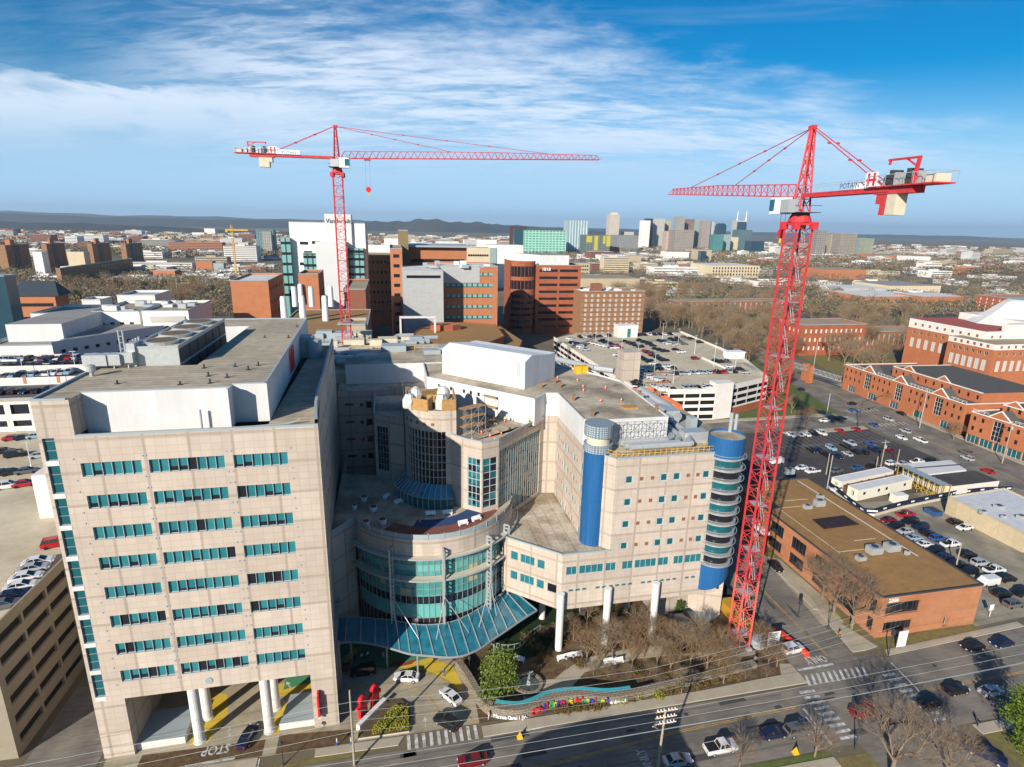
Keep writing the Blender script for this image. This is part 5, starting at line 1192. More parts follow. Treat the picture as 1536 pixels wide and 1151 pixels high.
q0=pz(60,778,gt);q1=pz(90,776,gt); zt=hz(*q0,714); b=MB(); b.prism([q0,q1,(q1[0],q1[1]+6),(q0[0],q0[1]+6)],gt,zt); b.build('stair_block',m_whitestone,T)
T=thing('parking_garage','white parking garage with stepped roof decks full of cars behind the tan deck','parking garage',(-100,g2v,0))
b=MB(); L=220
b.facade((-260,g2v),(-52,g2v),12,g2z,[(208-6*k-5.0+.3,208-6*k-.2,z,z+h) for k in range(16) for z,h in ((g2z-4.6,2.8),(g2z-8.2,1.7),(g2z-11.0,1.3))],0,1.5,2)
vs=[g2v+.3]+[pz(60,y,z)[1] for y,z in ((566.5,GZ[1]+1),(549,GZ[2]+1.),(538,GZ[3]))]+[pz(60,533,GZ[3]+1)[1]]
for i in range(4): b.poly([(-300,vs[i],GZ[i]),(-50,vs[i],GZ[i]),(-50,vs[i+1],GZ[i]),(-300,vs[i+1],GZ[i])],1)
for i in (1,2): b.box(-300,-50,vs[i],vs[i]+.4,GZ[i-1],GZ[i]+1.1)
b.box(-300,-50,vs[4],vs[4]+.4,GZ[3]-1,GZ[3]+1.2); b.box(-260,-52,g2v,g2v+.4,g2z-1,g2z)
b.build('shell',[m_whitestone,m_deck2,m_dkgrey],T)
for k in range(7):
    u=-110+k*9; b=MB(); b.box(u-.4,u+.4,vs[1]-.1,vs[1]-.02,GZ[0]+.5,GZ[1]+1.3); b.build('salmon_post',M('salmon_paint',(.55,.2,.12),.8,0) if k==0 else bpy.data.materials['salmon_paint'],T)
for k,(x,y) in enumerate(((148,500),(320,520),(490,515),(625,300))):
    pass
for i,(x,y,t) in enumerate(((205,360,215),(430,430,265),(650,300,160),(270,1150,940))):
    q=c7(x,y); zz_=GZ[1] if i<2 else GZ[2] if i==2 else ZG1; u,v=pz(*q,zz_); h=hz(u,v,500+t/5.754)-zz_; lamp(q[0],q[1],max(3,min(h,12)),('slim white lamp mast on the middle white garage strip, west one','slim white lamp mast on the white car park above the row with the red car','slim white lamp mast at the far strip of the white car park','white lamp mast standing on the tan parking deck')[i],'flat',m_wt,zz_)
# big garage in the middle distance
def c6z(x,y,z): return pz(*c6(x,y),z)
z=ZG3; A1=c6z(195,185,z);A2=c6z(520,395,z);A3=c6z(650,470,z);A4=c6z(860,492,z);A5=c6z(1130,487,z);A6=c6z(1430,418,z);A7=c6z(1280,300,z);A8=c6z(925,150,z);A9=c6z(330,152,z)
T=thing('parking_garage','large cream parking garage whose roof is covered with parked cars','parking garage',(140,260,0))
b=MB(); PP=[A1,A2,A3,A4,A5,A6,A7,A8,A9]
b.poly([(x,y,z) for x,y in PP],1)
def gfac(p,q,skip=0):
    L=dist(p,q); n=max(1,int(L/7)); a=L/n
    b.facade(p,q,0,z+1.0,[(a*i+.35,a*(i+1)-.35,zz_,zz_+1.7) for i in range(n) for zz_ in (10.2,7.1,4.0)]+[(a*i+.35,a*(i+1)-.35,.6,2.4) for i in range(n) if skip==0],0,1.5,2)
    b.facade((q[0],q[1]+.35),(p[0],p[1]+.35),z,z+1.0,[],0); b.bar((p[0],p[1]+.2,z+1),(q[0],q[1]+.2,z+1),.35)
gfac(A1,A2);gfac(A2,A3);gfac(A3,A4);gfac(A4,A5);gfac(A5,A6); gfac(A6,A7,1); gfac(A7,A8,1)
b.prism([A5,(A5[0]+9,A5[1]+1.3),(A5[0]+9,A5[1]+6),(A5[0],A5[1]+6)],0,z+3.2,0,0)
b.build('shell',[m_whitestone,m_deck,m_blk],T)
b=MB(); b.prism([(p[0]+(140-p[0])*.012,p[1]+(262-p[1])*.012+1) for p in PP],0.2,z-1.2); b.build('painted_interior_shade',m_blk,T)  # black block fills the shell, painted in place of the shaded floors
b=MB(); q=c6z(1250,570,0); L=dist(A5,A6); t=((A6[0]-A5[0])/L,(A6[1]-A5[1])/L); b.prism([(A5[0]+10*t[0],A5[1]-.4+10*t[1]),(A6[0],A6[1]-.4),(A6[0],A6[1]),(A5[0]+10*t[0],A5[1]+10*t[1])],0,3.2); b.build('brick_plinth',m_brick,T)
u,v=c6z(625,178,z); b=MB(); b.box(u-7,u+6,v,v+8,z,z+7,0); b.box(u-7.3,u+6.3,v-.3,v+8.3,z+7,z+7.5,1); b.box(u-1,u+1.2,v-.05,v+.05,z+.1,z+5.6,2); b.build('stair_box',[m_whitestone,m_wt,m_teal],T)
u,v=c6z(1245,300,z); b=MB(); b.box(u-5,u+5,v,v+5,z,z+3.2,0); b.box(u-5.4,u+5.4,v-.4,v+5.4,z+3.2,z+3.6,0); b.build('kiosk',[m_wt],T)
p=c6z(1045,300,z);q=c6z(1180,360,z); b=MB(); b.prism([p,q,(q[0]+.4,q[1]),(p[0]+.4,p[1])],z,z+1.0); b.build('ramp_wall',m_whitestone,T)
for i,(x,y,t,w_) in enumerate(((435,205,105,'at the back west corner'),(505,235,140,'beside the white car row'),(583,280,165,'west of the centre'),(675,330,222,'near the beige stair tower'),(772,390,275,'in front of the long row'),(882,440,328,'closest to the front parapet'),(820,185,98,'by the back parapet'),(910,215,130,'in the upper middle'),(1005,272,168,'at the centre aisle'),(1115,345,212,'beside the ramp wall'),(1238,360,290,'below the white kiosk'))):
    u,v=c6z(x,y,z); h=hz(u,v,460+t/3.84)-z; lamp(*c6(x,y),min(max(h,5),14),'slim white lamp mast on the car park roof '+w_,'flat',m_wt,z)
# beige stair tower at its near corner
u0_,v0_=pz(*c6(655,395),ZG3+2); b=MB(); b.box(u0_-8,u0_,v0_-6,v0_+2,0,ZG3+14,0); T=b.build('stair_tower',m_stone,label='square pink stair tower between the hospital roof and the car park',cat='tower')
# ================================================================== trees
def limb(b,p,d,L,r,lev,rnd,tw,mi=0,maxl=4,sp=.55):
    n=2 if lev<maxl else 1; a=p
    for i in range(n):
        d=(d+Vector((rnd.gauss(0,1),rnd.gauss(0,1),rnd.gauss(0,.5)))*.10).normalized(); e=a+d*(L/n); b.tube(a,e,r*(1-.35*i/n),r*(1-.35*(i+1)/n),n=5 if lev<2 else 3,mi=mi,cap=False); a=e
    if lev>=maxl: return
    k={0:5,1:4,2:4,3:tw}.get(lev,3)
    for j in range(k):
        az=2*PI*(j+rnd.random()*.7)/k; s=sp*(.7+.6*rnd.random()); x=d.orthogonal().normalized(); y=d.cross(x); nd_=(d+(x*math.cos(az)+y*math.sin(az))*s*1.3+Vector((0,0,.12))).normalized()
        st=a-d*(L*.45*rnd.random()*(1 if j else 0)); limb(b,st,nd_,L*(.66+.16*rnd.random()),r*.52,lev+1,rnd,tw,mi,maxl,sp)
def bare_tree(seed,h,tw=5,sp=.5,tr=.28,twm=m_twig):
    rnd=random.Random(seed); t=MB(); t.tube((0,0,0),(0,0,h*.26),h*.026,h*.018,n=8); t.tube((0,0,-.05),(0,0,h*.03),h*.036,h*.026,n=8)
    c=MB(); 
    for j in range(5):
        az=2*PI*(j+rnd.random()*.5)/5; d=Vector((math.cos(az)*sp,math.sin(az)*sp,1)).normalized(); limb(c,Vector((0,0,h*(.18+.02*j))),d,h*.30,h*.011,1,rnd,tw,0,4,sp+.15)
    limb(c,Vector((0,0,h*.25)),Vector((0,0,1)),h*.32,h*.012,1,rnd,tw,0,4,sp+.1)
    return t.data('trunk',[m_bark]),c.data('crown',[twm])
BT=[bare_tree(s,10,8,.45+.08*(s%3),twm=m_twig if s%2 else m_twigr) for s in range(5)]
def dense_tree(seed,h,sp,tr):
    rnd=random.Random(seed); t=MB(); t.tube((0,0,0),(0,0,h*.26),h*.024,h*.018,n=8); c=MB()
    def go(p,d,L,r,lev):
        for i in range(2): d=(d+Vector((rnd.gauss(0,1),rnd.gauss(0,1),rnd.gauss(0,.5)))*.09).normalized(); q=p+d*(L/2); c.tube(p,q,r,r*.8,n=5 if lev<2 else 3,cap=False); p=q; r*=.85
        if lev>=5: return
        for j in range((5,4,5,5,4)[lev]):
            az=2*PI*(j+rnd.random()*.7)/4; x=d.orthogonal().normalized(); y=d.cross(x); n_=(d+(x*math.cos(az)+y*math.sin(az))*sp*(.8+.6*rnd.random())+Vector((0,0,.10))).normalized()
            go(p-d*(L*.5*rnd.random()*(1 if j else 0)),n_,L*(.62+.2*rnd.random()),r*.62,lev+1)
    for j in range(5): az=1.3*j; go(Vector((0,0,h*(.17+.03*j))),Vector((math.cos(az)*sp*1.2,math.sin(az)*sp*1.2,1)).normalized(),h*.24,h*.0125,1)
    go(Vector((0,0,h*.25)),Vector((0,0,1)),h*.26,h*.012,1)
    return t.data('trunk',[m_bark]),c.data('crown',[tr])
m_twl=M('dense_tree_twigs',(.215,.155,.105),.95,.3,2.)  # twig colour of the dense trees and the garden shrubs
DT=[dense_tree(s,10,.62,m_twl) for s in (41,42,43)]
BL=[bare_tree(20+s,10,3,.5,twm=m_twig if s%2 else m_twigr) for s in range(4)]   # lighter ones for the distance
m_everg=M('evergreen_needles',(.05,.085,.018),.8,.4,3.); m_dkgreen=M('dark_needles',(.03,.05,.018),.8,.4,3.)
def leafy_tree(seed,h,rw,n,s,m,name='crown',zc=.56,zr=.46):
    rnd=random.Random(seed); t=MB(); t.tube((0,0,0),(0,0,h*.6),h*.03,h*.015,n=8); c=MB()
    for k in range(11):
        a=rnd.random()*6.28; q=rnd.random(); rr=rw*.5*(1-q*.5); leaves(c,math.cos(a)*rr,math.sin(a)*rr,h*(.25+.6*q),rw*.52,rw*.52,h*.2,n//11,s,rnd,.45)
    return t.data('trunk',[m_bark]),c.data('crown',[m])
def tree(kind,u,v,z,s,rot,name,label,cat='tree',group=None,sz=None):
    T=thing(name,label,cat,(u,v,z),group,rot); T.scale=(s,s,sz or s)
    inst('trunk',kind[0],T); inst('crown',kind[1],T); return T
MG=leafy_tree(3,10,3.9,7000,.17,m_leafg); EG=leafy_tree(8,10,3.6,6000,.16,M('bright_pine_leaves',(.10,.15,.012),.6,.35,4.)); SG_=leafy_tree(9,10,3.4,900,.45,m_everg); SD=leafy_tree(10,10,3.2,900,.45,m_dkgreen)
u,v=pz(745,1047); tree(MG,u,v,0,1.12,0,'magnolia_tree','dense round green magnolia behind the stone sign wall')
tree(EG,*pz(1530,1128),0,1.2,1,'evergreen_tree','bright green evergreen at the corner of the dark lawn across the street')
tree(SG_,*pz(1020,925),0,.42,0,'evergreen_shrub','green bush beside the gazebo under the pink wing',cat='shrub')
for i,(x,y,s,k,l_) in enumerate(((1233,898,1.35,0,'bare tree nearest the office entrance on the narrow lawn'),(1250,920,1.5,1,'bare tree in the middle of the lawn before the brick office'),(1277,943,1.5,2,'bare tree nearest the street corner before the brick office'),(1109,1151,.62,3,'small bare tree on the verge behind the white pickup'),(1222,1135,.75,4,'bare kerbside tree at the near end of the west crosswalk'),(1336,1166,1.5,1,'large dense bare tree at the near corner of the crossing'),(1420,1168,1.15,2,'spreading bare tree by the dark lawn at the near corner'),(1152,998,.6,0,'small bare tree between the crane foot and the side street'),(1187,620,0.9,3,'dark bare tree on the lawn behind the red crane mast'),(1430,660,.9,2,'bare tree under the arch of the gabled brick building'),(1335,610,.8,0,'bare tree by the covered entrance of the gabled brick building'),(1206,640,1.0,4,'second bare tree on the lawn behind the crane mast'))):
    tree(DT[k%3] if y>880 else BT[k],*pz(x,y),0,s,k*1.3,'bare_tree',l_)
gd=random.Random(2)
for i,(x,y,s) in enumerate(((880,992,.55),(898,1002,.6),(905,965,.55),(918,985,.65),(935,975,.6),(948,1000,.55),(960,960,.6),(965,985,.65),(985,1000,.55),(993,975,.6),(1005,1008,.5),(1020,985,.6),(1035,1000,.6),(1048,978,.6),(1060,1005,.6),(1078,1000,.65),(1092,1012,.5),(860,960,.4),(880,940,.5),(1140,975,.5),(1165,1000,.4),(1022,1040,.4),(1085,1025,.45))):
    tree(BT[i%5],*pz(x,y),0,s*1.3,i*1.1,'bare_tree','low many-branched bare tree crowding the hospital garden',group='bare trees in the hospital garden')
for i,(x,y) in enumerate(((850,1005),(868,985),(890,1012),(912,1015),(925,960),(940,1012),(955,985),(975,1012),(990,1030),(1005,985),(1018,1020),(1040,1022),(1052,990),(1070,985),(1068,1020),(1088,985),(1100,1005),(1118,1018),(815,955),(835,950),(855,935),(900,940),(930,930),(1125,960),(1140,945),(1150,1015))):
    tree(DT[i%3],*pz(x,y),0,.34+.02*(i%4),i*.9,'bare_shrub','low bare twiggy shrub filling the beds of the hospital garden',cat='shrub',group='bare shrubs in the hospital garden',sz=.26)
for i,(x,y) in enumerate(((806,975),(790,960),(815,990),(845,965),(822,955),(870,1000),(1000,1020),(955,1015),(1010,960))):
    u,v=pz(x,y); b=MB(); rn=random.Random(i); leaves(b,u,v,.8,1.6,1.4,1.0,500,.12,rn,.2); b.build('shrub',m_leafb,label='low brown winter shrub in the mulch beds of the garden',cat='shrub',group='garden bed shrubs')
# ================================================================== people
def person(px,py,rot,shirt,trou,label,z=.0,step=.25,uvp=None):
    u,v=uvp or pz(px,py,z+.0)
    J=[(0,0,.98),(0,0,1.2),(0,0,1.42),(0,0,1.53),(0,0,1.63),(.0,0,1.74), (.0,.10,.93),(step*.5,.11,.5),(step*.4-.05,.11,.09),(step*.4+.14,.11,.05), (0,-.10,.93),(-step*.3,-.11,.5),(-step*.7,-.11,.12),(-step*.7+.16,-.11,.06), (0,.19,1.40),(-.05,.25,1.12),(.08,.26,.88),(.13,.25,.79), (0,-.19,1.40),(.03,-.25,1.12),(.16,-.25,.90),(.22,-.24,.82)]
    R=[.15,.15,.17,.06,.10,.07,.10,.065,.045,.04,.10,.065,.045,.04,.07,.045,.035,.035,.07,.045,.035,.035]
    Ed=[(0,1),(1,2),(2,3),(3,4),(4,5),(0,6),(6,7),(7,8),(8,9),(0,10),(10,11),(11,12),(12,13),(2,14),(14,15),(15,16),(16,17),(2,18),(18,19),(19,20),(20,21)]
    me=bpy.data.meshes.new('p'); me.from_pydata(J,Ed,[]); o=bpy.data.objects.new('p',me); col.objects.link(o)
    sk=o.modifiers.new('s','SKIN')
    for i,vv in enumerate(me.skin_vertices[0].data): vv.radius=(R[i],R[i]); vv.use_root=(i==0)
    sb=o.modifiers.new('b','SUBSURF'); sb.levels=1
    dg=bpy.context.evaluated_depsgraph_get(); m2=bpy.data.meshes.new_from_object(o.evaluated_get(dg)); bpy.data.objects.remove(o)
    m2.materials.clear()
    for m in (m_skin,cloth(shirt),cloth(trou),m_blk,m_hair): m2.materials.append(m)
    for p in m2.polygons:
        x,y,z_=p.center; p.material_index=4 if z_>1.69 or (z_>1.6 and x<-.03) else 0 if z_>1.50 or (abs(y)>.2 and z_<.9 and z_>.6) else 1 if z_>1.0 or (abs(y)>.18 and z_>.6) else 2 if z_>.12 else 3
        p.use_smooth=True
    po=bpy.data.objects.new('person',m2); col.objects.link(po); put(po,u,v,z,rot); tag(po,label,'person')
m_skin=M('skin',(.45,.26,.18),.6,0); m_hair=M('dark_hair',(.04,.025,.015),.8,0); _cl={}
def cloth(c):
    if c not in _cl: _cl[c]=M('cloth_'+c,{'white':(.7,.7,.7),'blue':(.03,.15,.5),'black':(.02,.02,.025),'pink':(.6,.25,.22),'orange':(.8,.2,.03),'yellow':(.6,.6,.03),'grey':(.2,.2,.2),'denim':(.05,.09,.2)}[c],.9,.05)
    return _cl[c]
for a in ((516,998,.5,'blue','denim','person in blue at the west end of the green floor by the hospital door'),(533,993,1.5,'black','black','person in black leaning into the group at the hospital door'),(543,991,2.,'white','denim','person in white in the middle of the group at the hospital door'),(552,988,2.5,'white','black','person in a white top at the edge of the group at the hospital door'),(575,987,2.,'grey','white','person in grey standing alone by the canopy post'),(651,993,1.,'pink','black','person in pink on the yellow painted floor'),(666,1014,-1.,'blue','blue','person all in blue beside the stone wall of the drive'),(733,1079,.3,'pink','white','person in pink walking past the stone wall toward the street'),(506,1119,0,'white','blue','person in white with blue trousers on the west pavement'),(527,1118,0,'white','blue','person in white with blue trousers next to the wooden pole'),(1259,957,1.6,'orange','black','person in an orange vest on the side street pavement'),(1466,1090,0,'black','denim','person in black on the shaded far corner'),(1132,995,1,'grey','denim','person in grey near the fence by the crane'),(694,988,1,'white','grey','person in white behind the stone wall near the canopy edge')): person(*a)
for (u,v,z_,s,l_) in ((23.5,116.5,38.5,'yellow','worker in a yellow vest kneeling spot beside the scaffold on the low roof'),(28.4,114.6,38.5,'yellow','worker in a yellow vest near the orange cones on the low roof'),(20.8,118,38.5,'orange','worker in an orange vest at the foot of the white wall')): person(0,0,1,s,'denim',l_,z=z_,uvp=(u,v))
# ================================================================== brick office, trailers, low buildings
T=thing('brick_office','two storey orange brick office with brown gravel roof at the street corner','office',(106,83,0))
o0,o1=94.6,119.3; vo0,vo1=82.8,136.5; zo=9.6
b=MB(); fA,fB=(o0,vo0),(o1,vo0)
hf=[(1.3,9.8,5.0,7.9),(1.6,8.8,1.0,3.4),(16.6,18.0,.3,2.8)]
b.facade(fA,fB,0,zo,hf,0,.9)
sf0,sf1=(o0,vo1),(o0,vo0); hl=[(51.0-8.2*k,56.6-8.2*k-.4,z,z+h) for k in range(6) for z,h in ((4.9,3.2),(.8,2.9)) if 51.0-8.2*k>1]
hl=[(a,min(c,52.6),d,e) for a,c,d,e in hl]
b.facade(sf0,sf1,0,zo,hl,0,.7); b.facade(fB,(o1,vo1),0,zo,[],0); b.facade((o1,vo1),sf0,0,zo,[],0)
b.poly([(o0,vo0,zo-.25),(o1,vo0,zo-.25),(o1,vo1,zo-.25),(o0,vo1,zo-.25)],1)
for p,q in ((fA,fB),(fB,(o1,vo1)),((o1,vo1),sf0),(sf0,fA)): b.bar((*p,zo),(*q,zo),.3,2)
b.box(115.2,115.6,vo0+12,vo1-1,zo-.25,zo-.2,3); b.box(98.4,98.5,vo0+16,vo1-8,zo-.25,zo-.2,3)
for v,q0,q1 in ((99.5,98.5,112),(103.2,106,112),(121,99,110),(124.5,103,110)): b.box(q0,q1,v-.08,v+.08,zo-.25,zo-.2,3)
b.build('shell',[m_brick2,m_brownroof,m_dkgrey,m_conc],T)
wins(T,fA,fB,hf[:2],nx=6,nz=1,mg=m_dark,mf=m_dkgrey,depth=.6); win(T,fA,fB,hf[2],1,1,m_dark,m_coping,.8,name='door')
wins(T,sf0,sf1,hl,nx=4,nz=1,mg=m_dark,mf=m_dkgrey,depth=.4)
t=text_mb('2200',1.15,.04,True); t.v=[(x+o0+2.7,y+vo0-.08,z+8.25) for x,y,z in t.v]; t.build('street_number',m_wt,T)
b=MB(); b.prism([(o0-1.6,118),(o0,118),(o0,127),(o0-1.6,127)],3.4,4.3); b.build('entrance_sign_band',m_wt,T)
def ac(u,v,z,s,lab,h=1.6,grp='roof units on the brick office'):
    A_=thing('roof_unit',lab,'air conditioner',(u,v,z),grp); b=MB(); b.box(u-s,u+s,v-s*.7,v+s*.7,z+.2,z+h); b.box(u-s*1.02,u-s*.6,v-s*.5,v+s*.5,z+.1,z+h*.6); b.build('housing',m_galv,A_)
    b=MB(); b.tube((u,v,z+h),(u,v,z+h+.15),s*.5,n=12); b.build('fan',m_dkgrey,A_)
cR=lambda x,y:pz(*c5(x,y),zo)
for (x,y,s,l_) in ((342,800,1.0,'silver roof unit nearest the solar panels'),(405,785,1.25,'white roof unit next to the one nearest the solar panels'),(410,745,.8,'small domed roof unit behind the pair'),(700,1040,1.5,'large silver roof unit, west one of the big pair'),(795,1025,1.5,'large silver roof unit, east one of the big pair'),(628,1078,1.0,'low slanted roof unit before the big pair'),(240,612,1.4,'white roof unit at the far corner of the brown roof'),(880,1050,.5,'tiny white roof vent east of the big pair')): ac(*cR(x,y),zo-.2,s,l_,1.8 if s>1.2 else 1.1)
b=MB()
SP=[cR(365,865),cR(540,842),cR(625,892),cR(430,918)]
for i in range(5):
    for j in range(2):
        L=lambda p,q,t:(p[0]+(q[0]-p[0])*t,p[1]+(q[1]-p[1])*t)
        P=lambda s,t: L(L(SP[0],SP[1],s),L(SP[3],SP[2],s),t)
        a0,a1,b0,b1=i/5+.008,(i+1)/5-.008,j/2+.015,(j+1)/2-.015
        b.prism([P(a0,b0),P(a1,b0),P(a1,b1),P(a0,b1)],zo+.15,zo+.25)
b.build('solar_array',M('solar_cell',(.035,.02,.018),.6,.1),label='dark ten-panel solar array on the brown office roof',cat='solar panels')
# cream low building
T=thing('cream_building','low cream block building with a white flat roof by the rear lot','building',(170,113,0))
b=MB(); P=[(159.8,104),(181,104),(182.5,128),(159.4,126)]; b.prism(P,0,5.1,0,1)
for i in range(4): b.bar((*P[i],5.25),(*P[(i+1)%4],5.25),.35,0)
b.build('shell',[M('cream_block',(.56,.46,.30),.9,.12,.8,grid=(4.,30.,.06,.85)),M('white_roof',(.55,.56,.58),.8,.15,.5)],T)
cB=lambda x,y:pz(*c5(x,y),5.2)
for (x,y,s,l_) in ((1375,800,1.2,'square roof unit at the middle of the white flat roof'),(1290,830,.9,'flat pallet-like roof unit left on the white flat roof'),(1400,855,.6,'small roof fan on the white flat roof'),(1495,855,1.0,'roof unit at the east side of the white flat roof')): ac(*cB(x,y),5.1,s,l_,1.0,'roof units on the cream building')
def trailer(P0,P1,w,h,lab,name='site_trailer'):
    L=dist(P0,P1); t=((P1[0]-P0[0])/L,(P1[1]-P0[1])/L); n_=(-t[1],t[0]); T=thing(name,lab,'trailer',(P0[0],P0[1],0),'white office trailers beside the dark lot')
    b=MB(); Q=[P0,P1,(P1[0]+n_[0]*w,P1[1]+n_[1]*w),(P0[0]+n_[0]*w,P0[1]+n_[1]*w)]
    hs=[(L*f-.6,L*f+.6,1.6,2.6) for f in (.12,.38,.52,.86)]
    b.facade(Q[0],Q[1],.0,h,hs,0,.1); b.facade(Q[1],Q[2],0,h,[],0); b.facade(Q[2],Q[3],0,h,[],0); b.facade(Q[3],Q[0],0,h,[(w/2-.5,w/2+.5,1.2,2.6)],0,.1); b.poly([(x,y,h) for x,y in Q],1)
    for i in range(4): b.bar((*Q[i],h),(*Q[(i+1)%4],h),.2,1)
    b.build('body',[M('trailer_siding',(.72,.67,.55),.7,.06) if 'trailer_siding' not in bpy.data.materials else bpy.data.materials['trailer_siding'],m_white],T)
    wins(T,Q[0],Q[1],hs,mg=m_dark,depth=.08); return T
trailer((138.9,137.2),(163.6,141.8),3.6,3.6,'long white office trailer nearest the dark screened fence')
trailer((138.3,143.5),(162.5,148.2),3.6,3.6,'second white office trailer, behind a brown gap')
b=MB(); b.prism([(139.5,141.2),(162.8,145.5),(162.5,148),(139,143.3)],0,2.6,0,0); b.build('brown_deck',M('brown_tarp',(.12,.06,.035),.8,.2),label='brown covered walkway between the two office trailers',cat='walkway')
T=thing('site_office','wide black and white roofed site office with a scaffold walkway','site office',(178,143,0))
b=MB(); b.prism([(169.7,134.3),(190,135.3),(190,143.6),(169.7,142.6)],0,3.9,0,1); b.build('black_roof_cabin',[m_whitestone,m_asph2],T)
b=MB(); b.prism([(169.7,142.9),(187,144),(189.5,152),(170,151.6)],0,4.2,0,0); b.build('white_roof_cabin',[m_white],T); b=MB(); b.box(170,189,147.6,147.9,4.2,4.5); b.build('roof_ridge',m_dkgrey,T)
T=thing('scaffold_walkway','yellow scaffold walkway with a grey sloping cover beside the site office','scaffold',(167,141,0))
b=MB(); b.poly([(165,133.5,5.0),(169.4,133.7,4.6),(169.4,150,4.6),(165,149.6,5.0)]); b.build('cover',m_coping,T)
b=MB()
for k in range(9):
    v=133.7+k*1.95; 
    for u in (165.2,167,169.2): b.bar((u,v,0),(u,v,4.8),.14)
    if k<8: b.bar((165.2,v,0),(165.2,v+1.95,2.4),.09); b.bar((165.2,v,1.2),(165.2,v+1.95,1.2),.1); b.bar((165.2,v,2.6),(165.2,v+1.95,2.6),.1)
    b.bar((163.4,v,0),(163.4,v,1.2),.1); b.bar((163.4,v,1.1),(165.2,v,1.1),.08)
b.build('scaffold_poles',M('yellow_tube',(.55,.38,.05),.5,.1),T)
u,v=pz(*c5(830,765)); b=MB(); b.box(u-2.2,u+2.2,v-1.2,v+1.2,0,2.6); b.build('storage_box',m_whitestone,label='small cream storage box before the yellow scaffold',cat='storage box')
u,v=pz(*c5(1018,835)); b=MB(); b.prism([(u-1.4,v-1.8),(u+1.4,v-1.8),(u+1.4,v+1.8),(u-1.4,v+1.8)],.3,1.7,0,1); 
for s1 in(-1,1):
    for s2 in(-1,1): b.box(u+s1*1.2-.1,u+s1*1.2+.1,v+s2*1.5-.1,v+s2*1.5+.1,0,.3)
b.build('dumpster',[CM['blue'],m_dkgrey],label='blue dumpster at the back of the rear lot',cat='dumpster')
FP=[pz(*c5(x,y)) for x,y in ((455,690),(560,775),(640,838),(700,842),(850,800),(1000,768),(1150,738),(1300,722),(1440,716))]
F_=thing('screened_fence','dark blue screened fence with small white banners curving behind the rear lot','fence',(*FP[3],0))
b=MB()
for p,q in zip(FP,FP[1:]): b.prism([p,q,(q[0]+.05,q[1]+.08),(p[0]+.05,p[1]+.08)],.3,2.3,0,0)
b.build('screen',M('navy_screen',(.012,.02,.045),.8,.1),F_)
b=MB()
for p,q in zip(FP,FP[1:]): b.prism([(p[0]-.1,p[1]-.35),(q[0]-.1,q[1]-.35),(q[0]-.1,q[1]-.1),(p[0]-.1,p[1]-.1)],0,.8)
b.build('concrete_foot',m_conc,F_)
for i,(p,q) in enumerate(zip(FP,FP[1:])):
    for f in (.3,.8):
        x,y=p[0]+(q[0]-p[0])*f,p[1]+(q[1]-p[1])*f; t=(q[0]-p[0])/dist(p,q),(q[1]-p[1])/dist(p,q); n_=(t[1]*.06,-t[0]*.06); b=MB(); b.poly([(x+n_[0],y+n_[1],1.3),(x+n_[0]+t[0]*1.5,y+n_[1]+t[1]*1.5,1.3),(x+n_[0]+t[0]*1.5,y+n_[1]+t[1]*1.5,1.8),(x+n_[0],y+n_[1],1.8)]); b.build('banner',m_wt,F_)
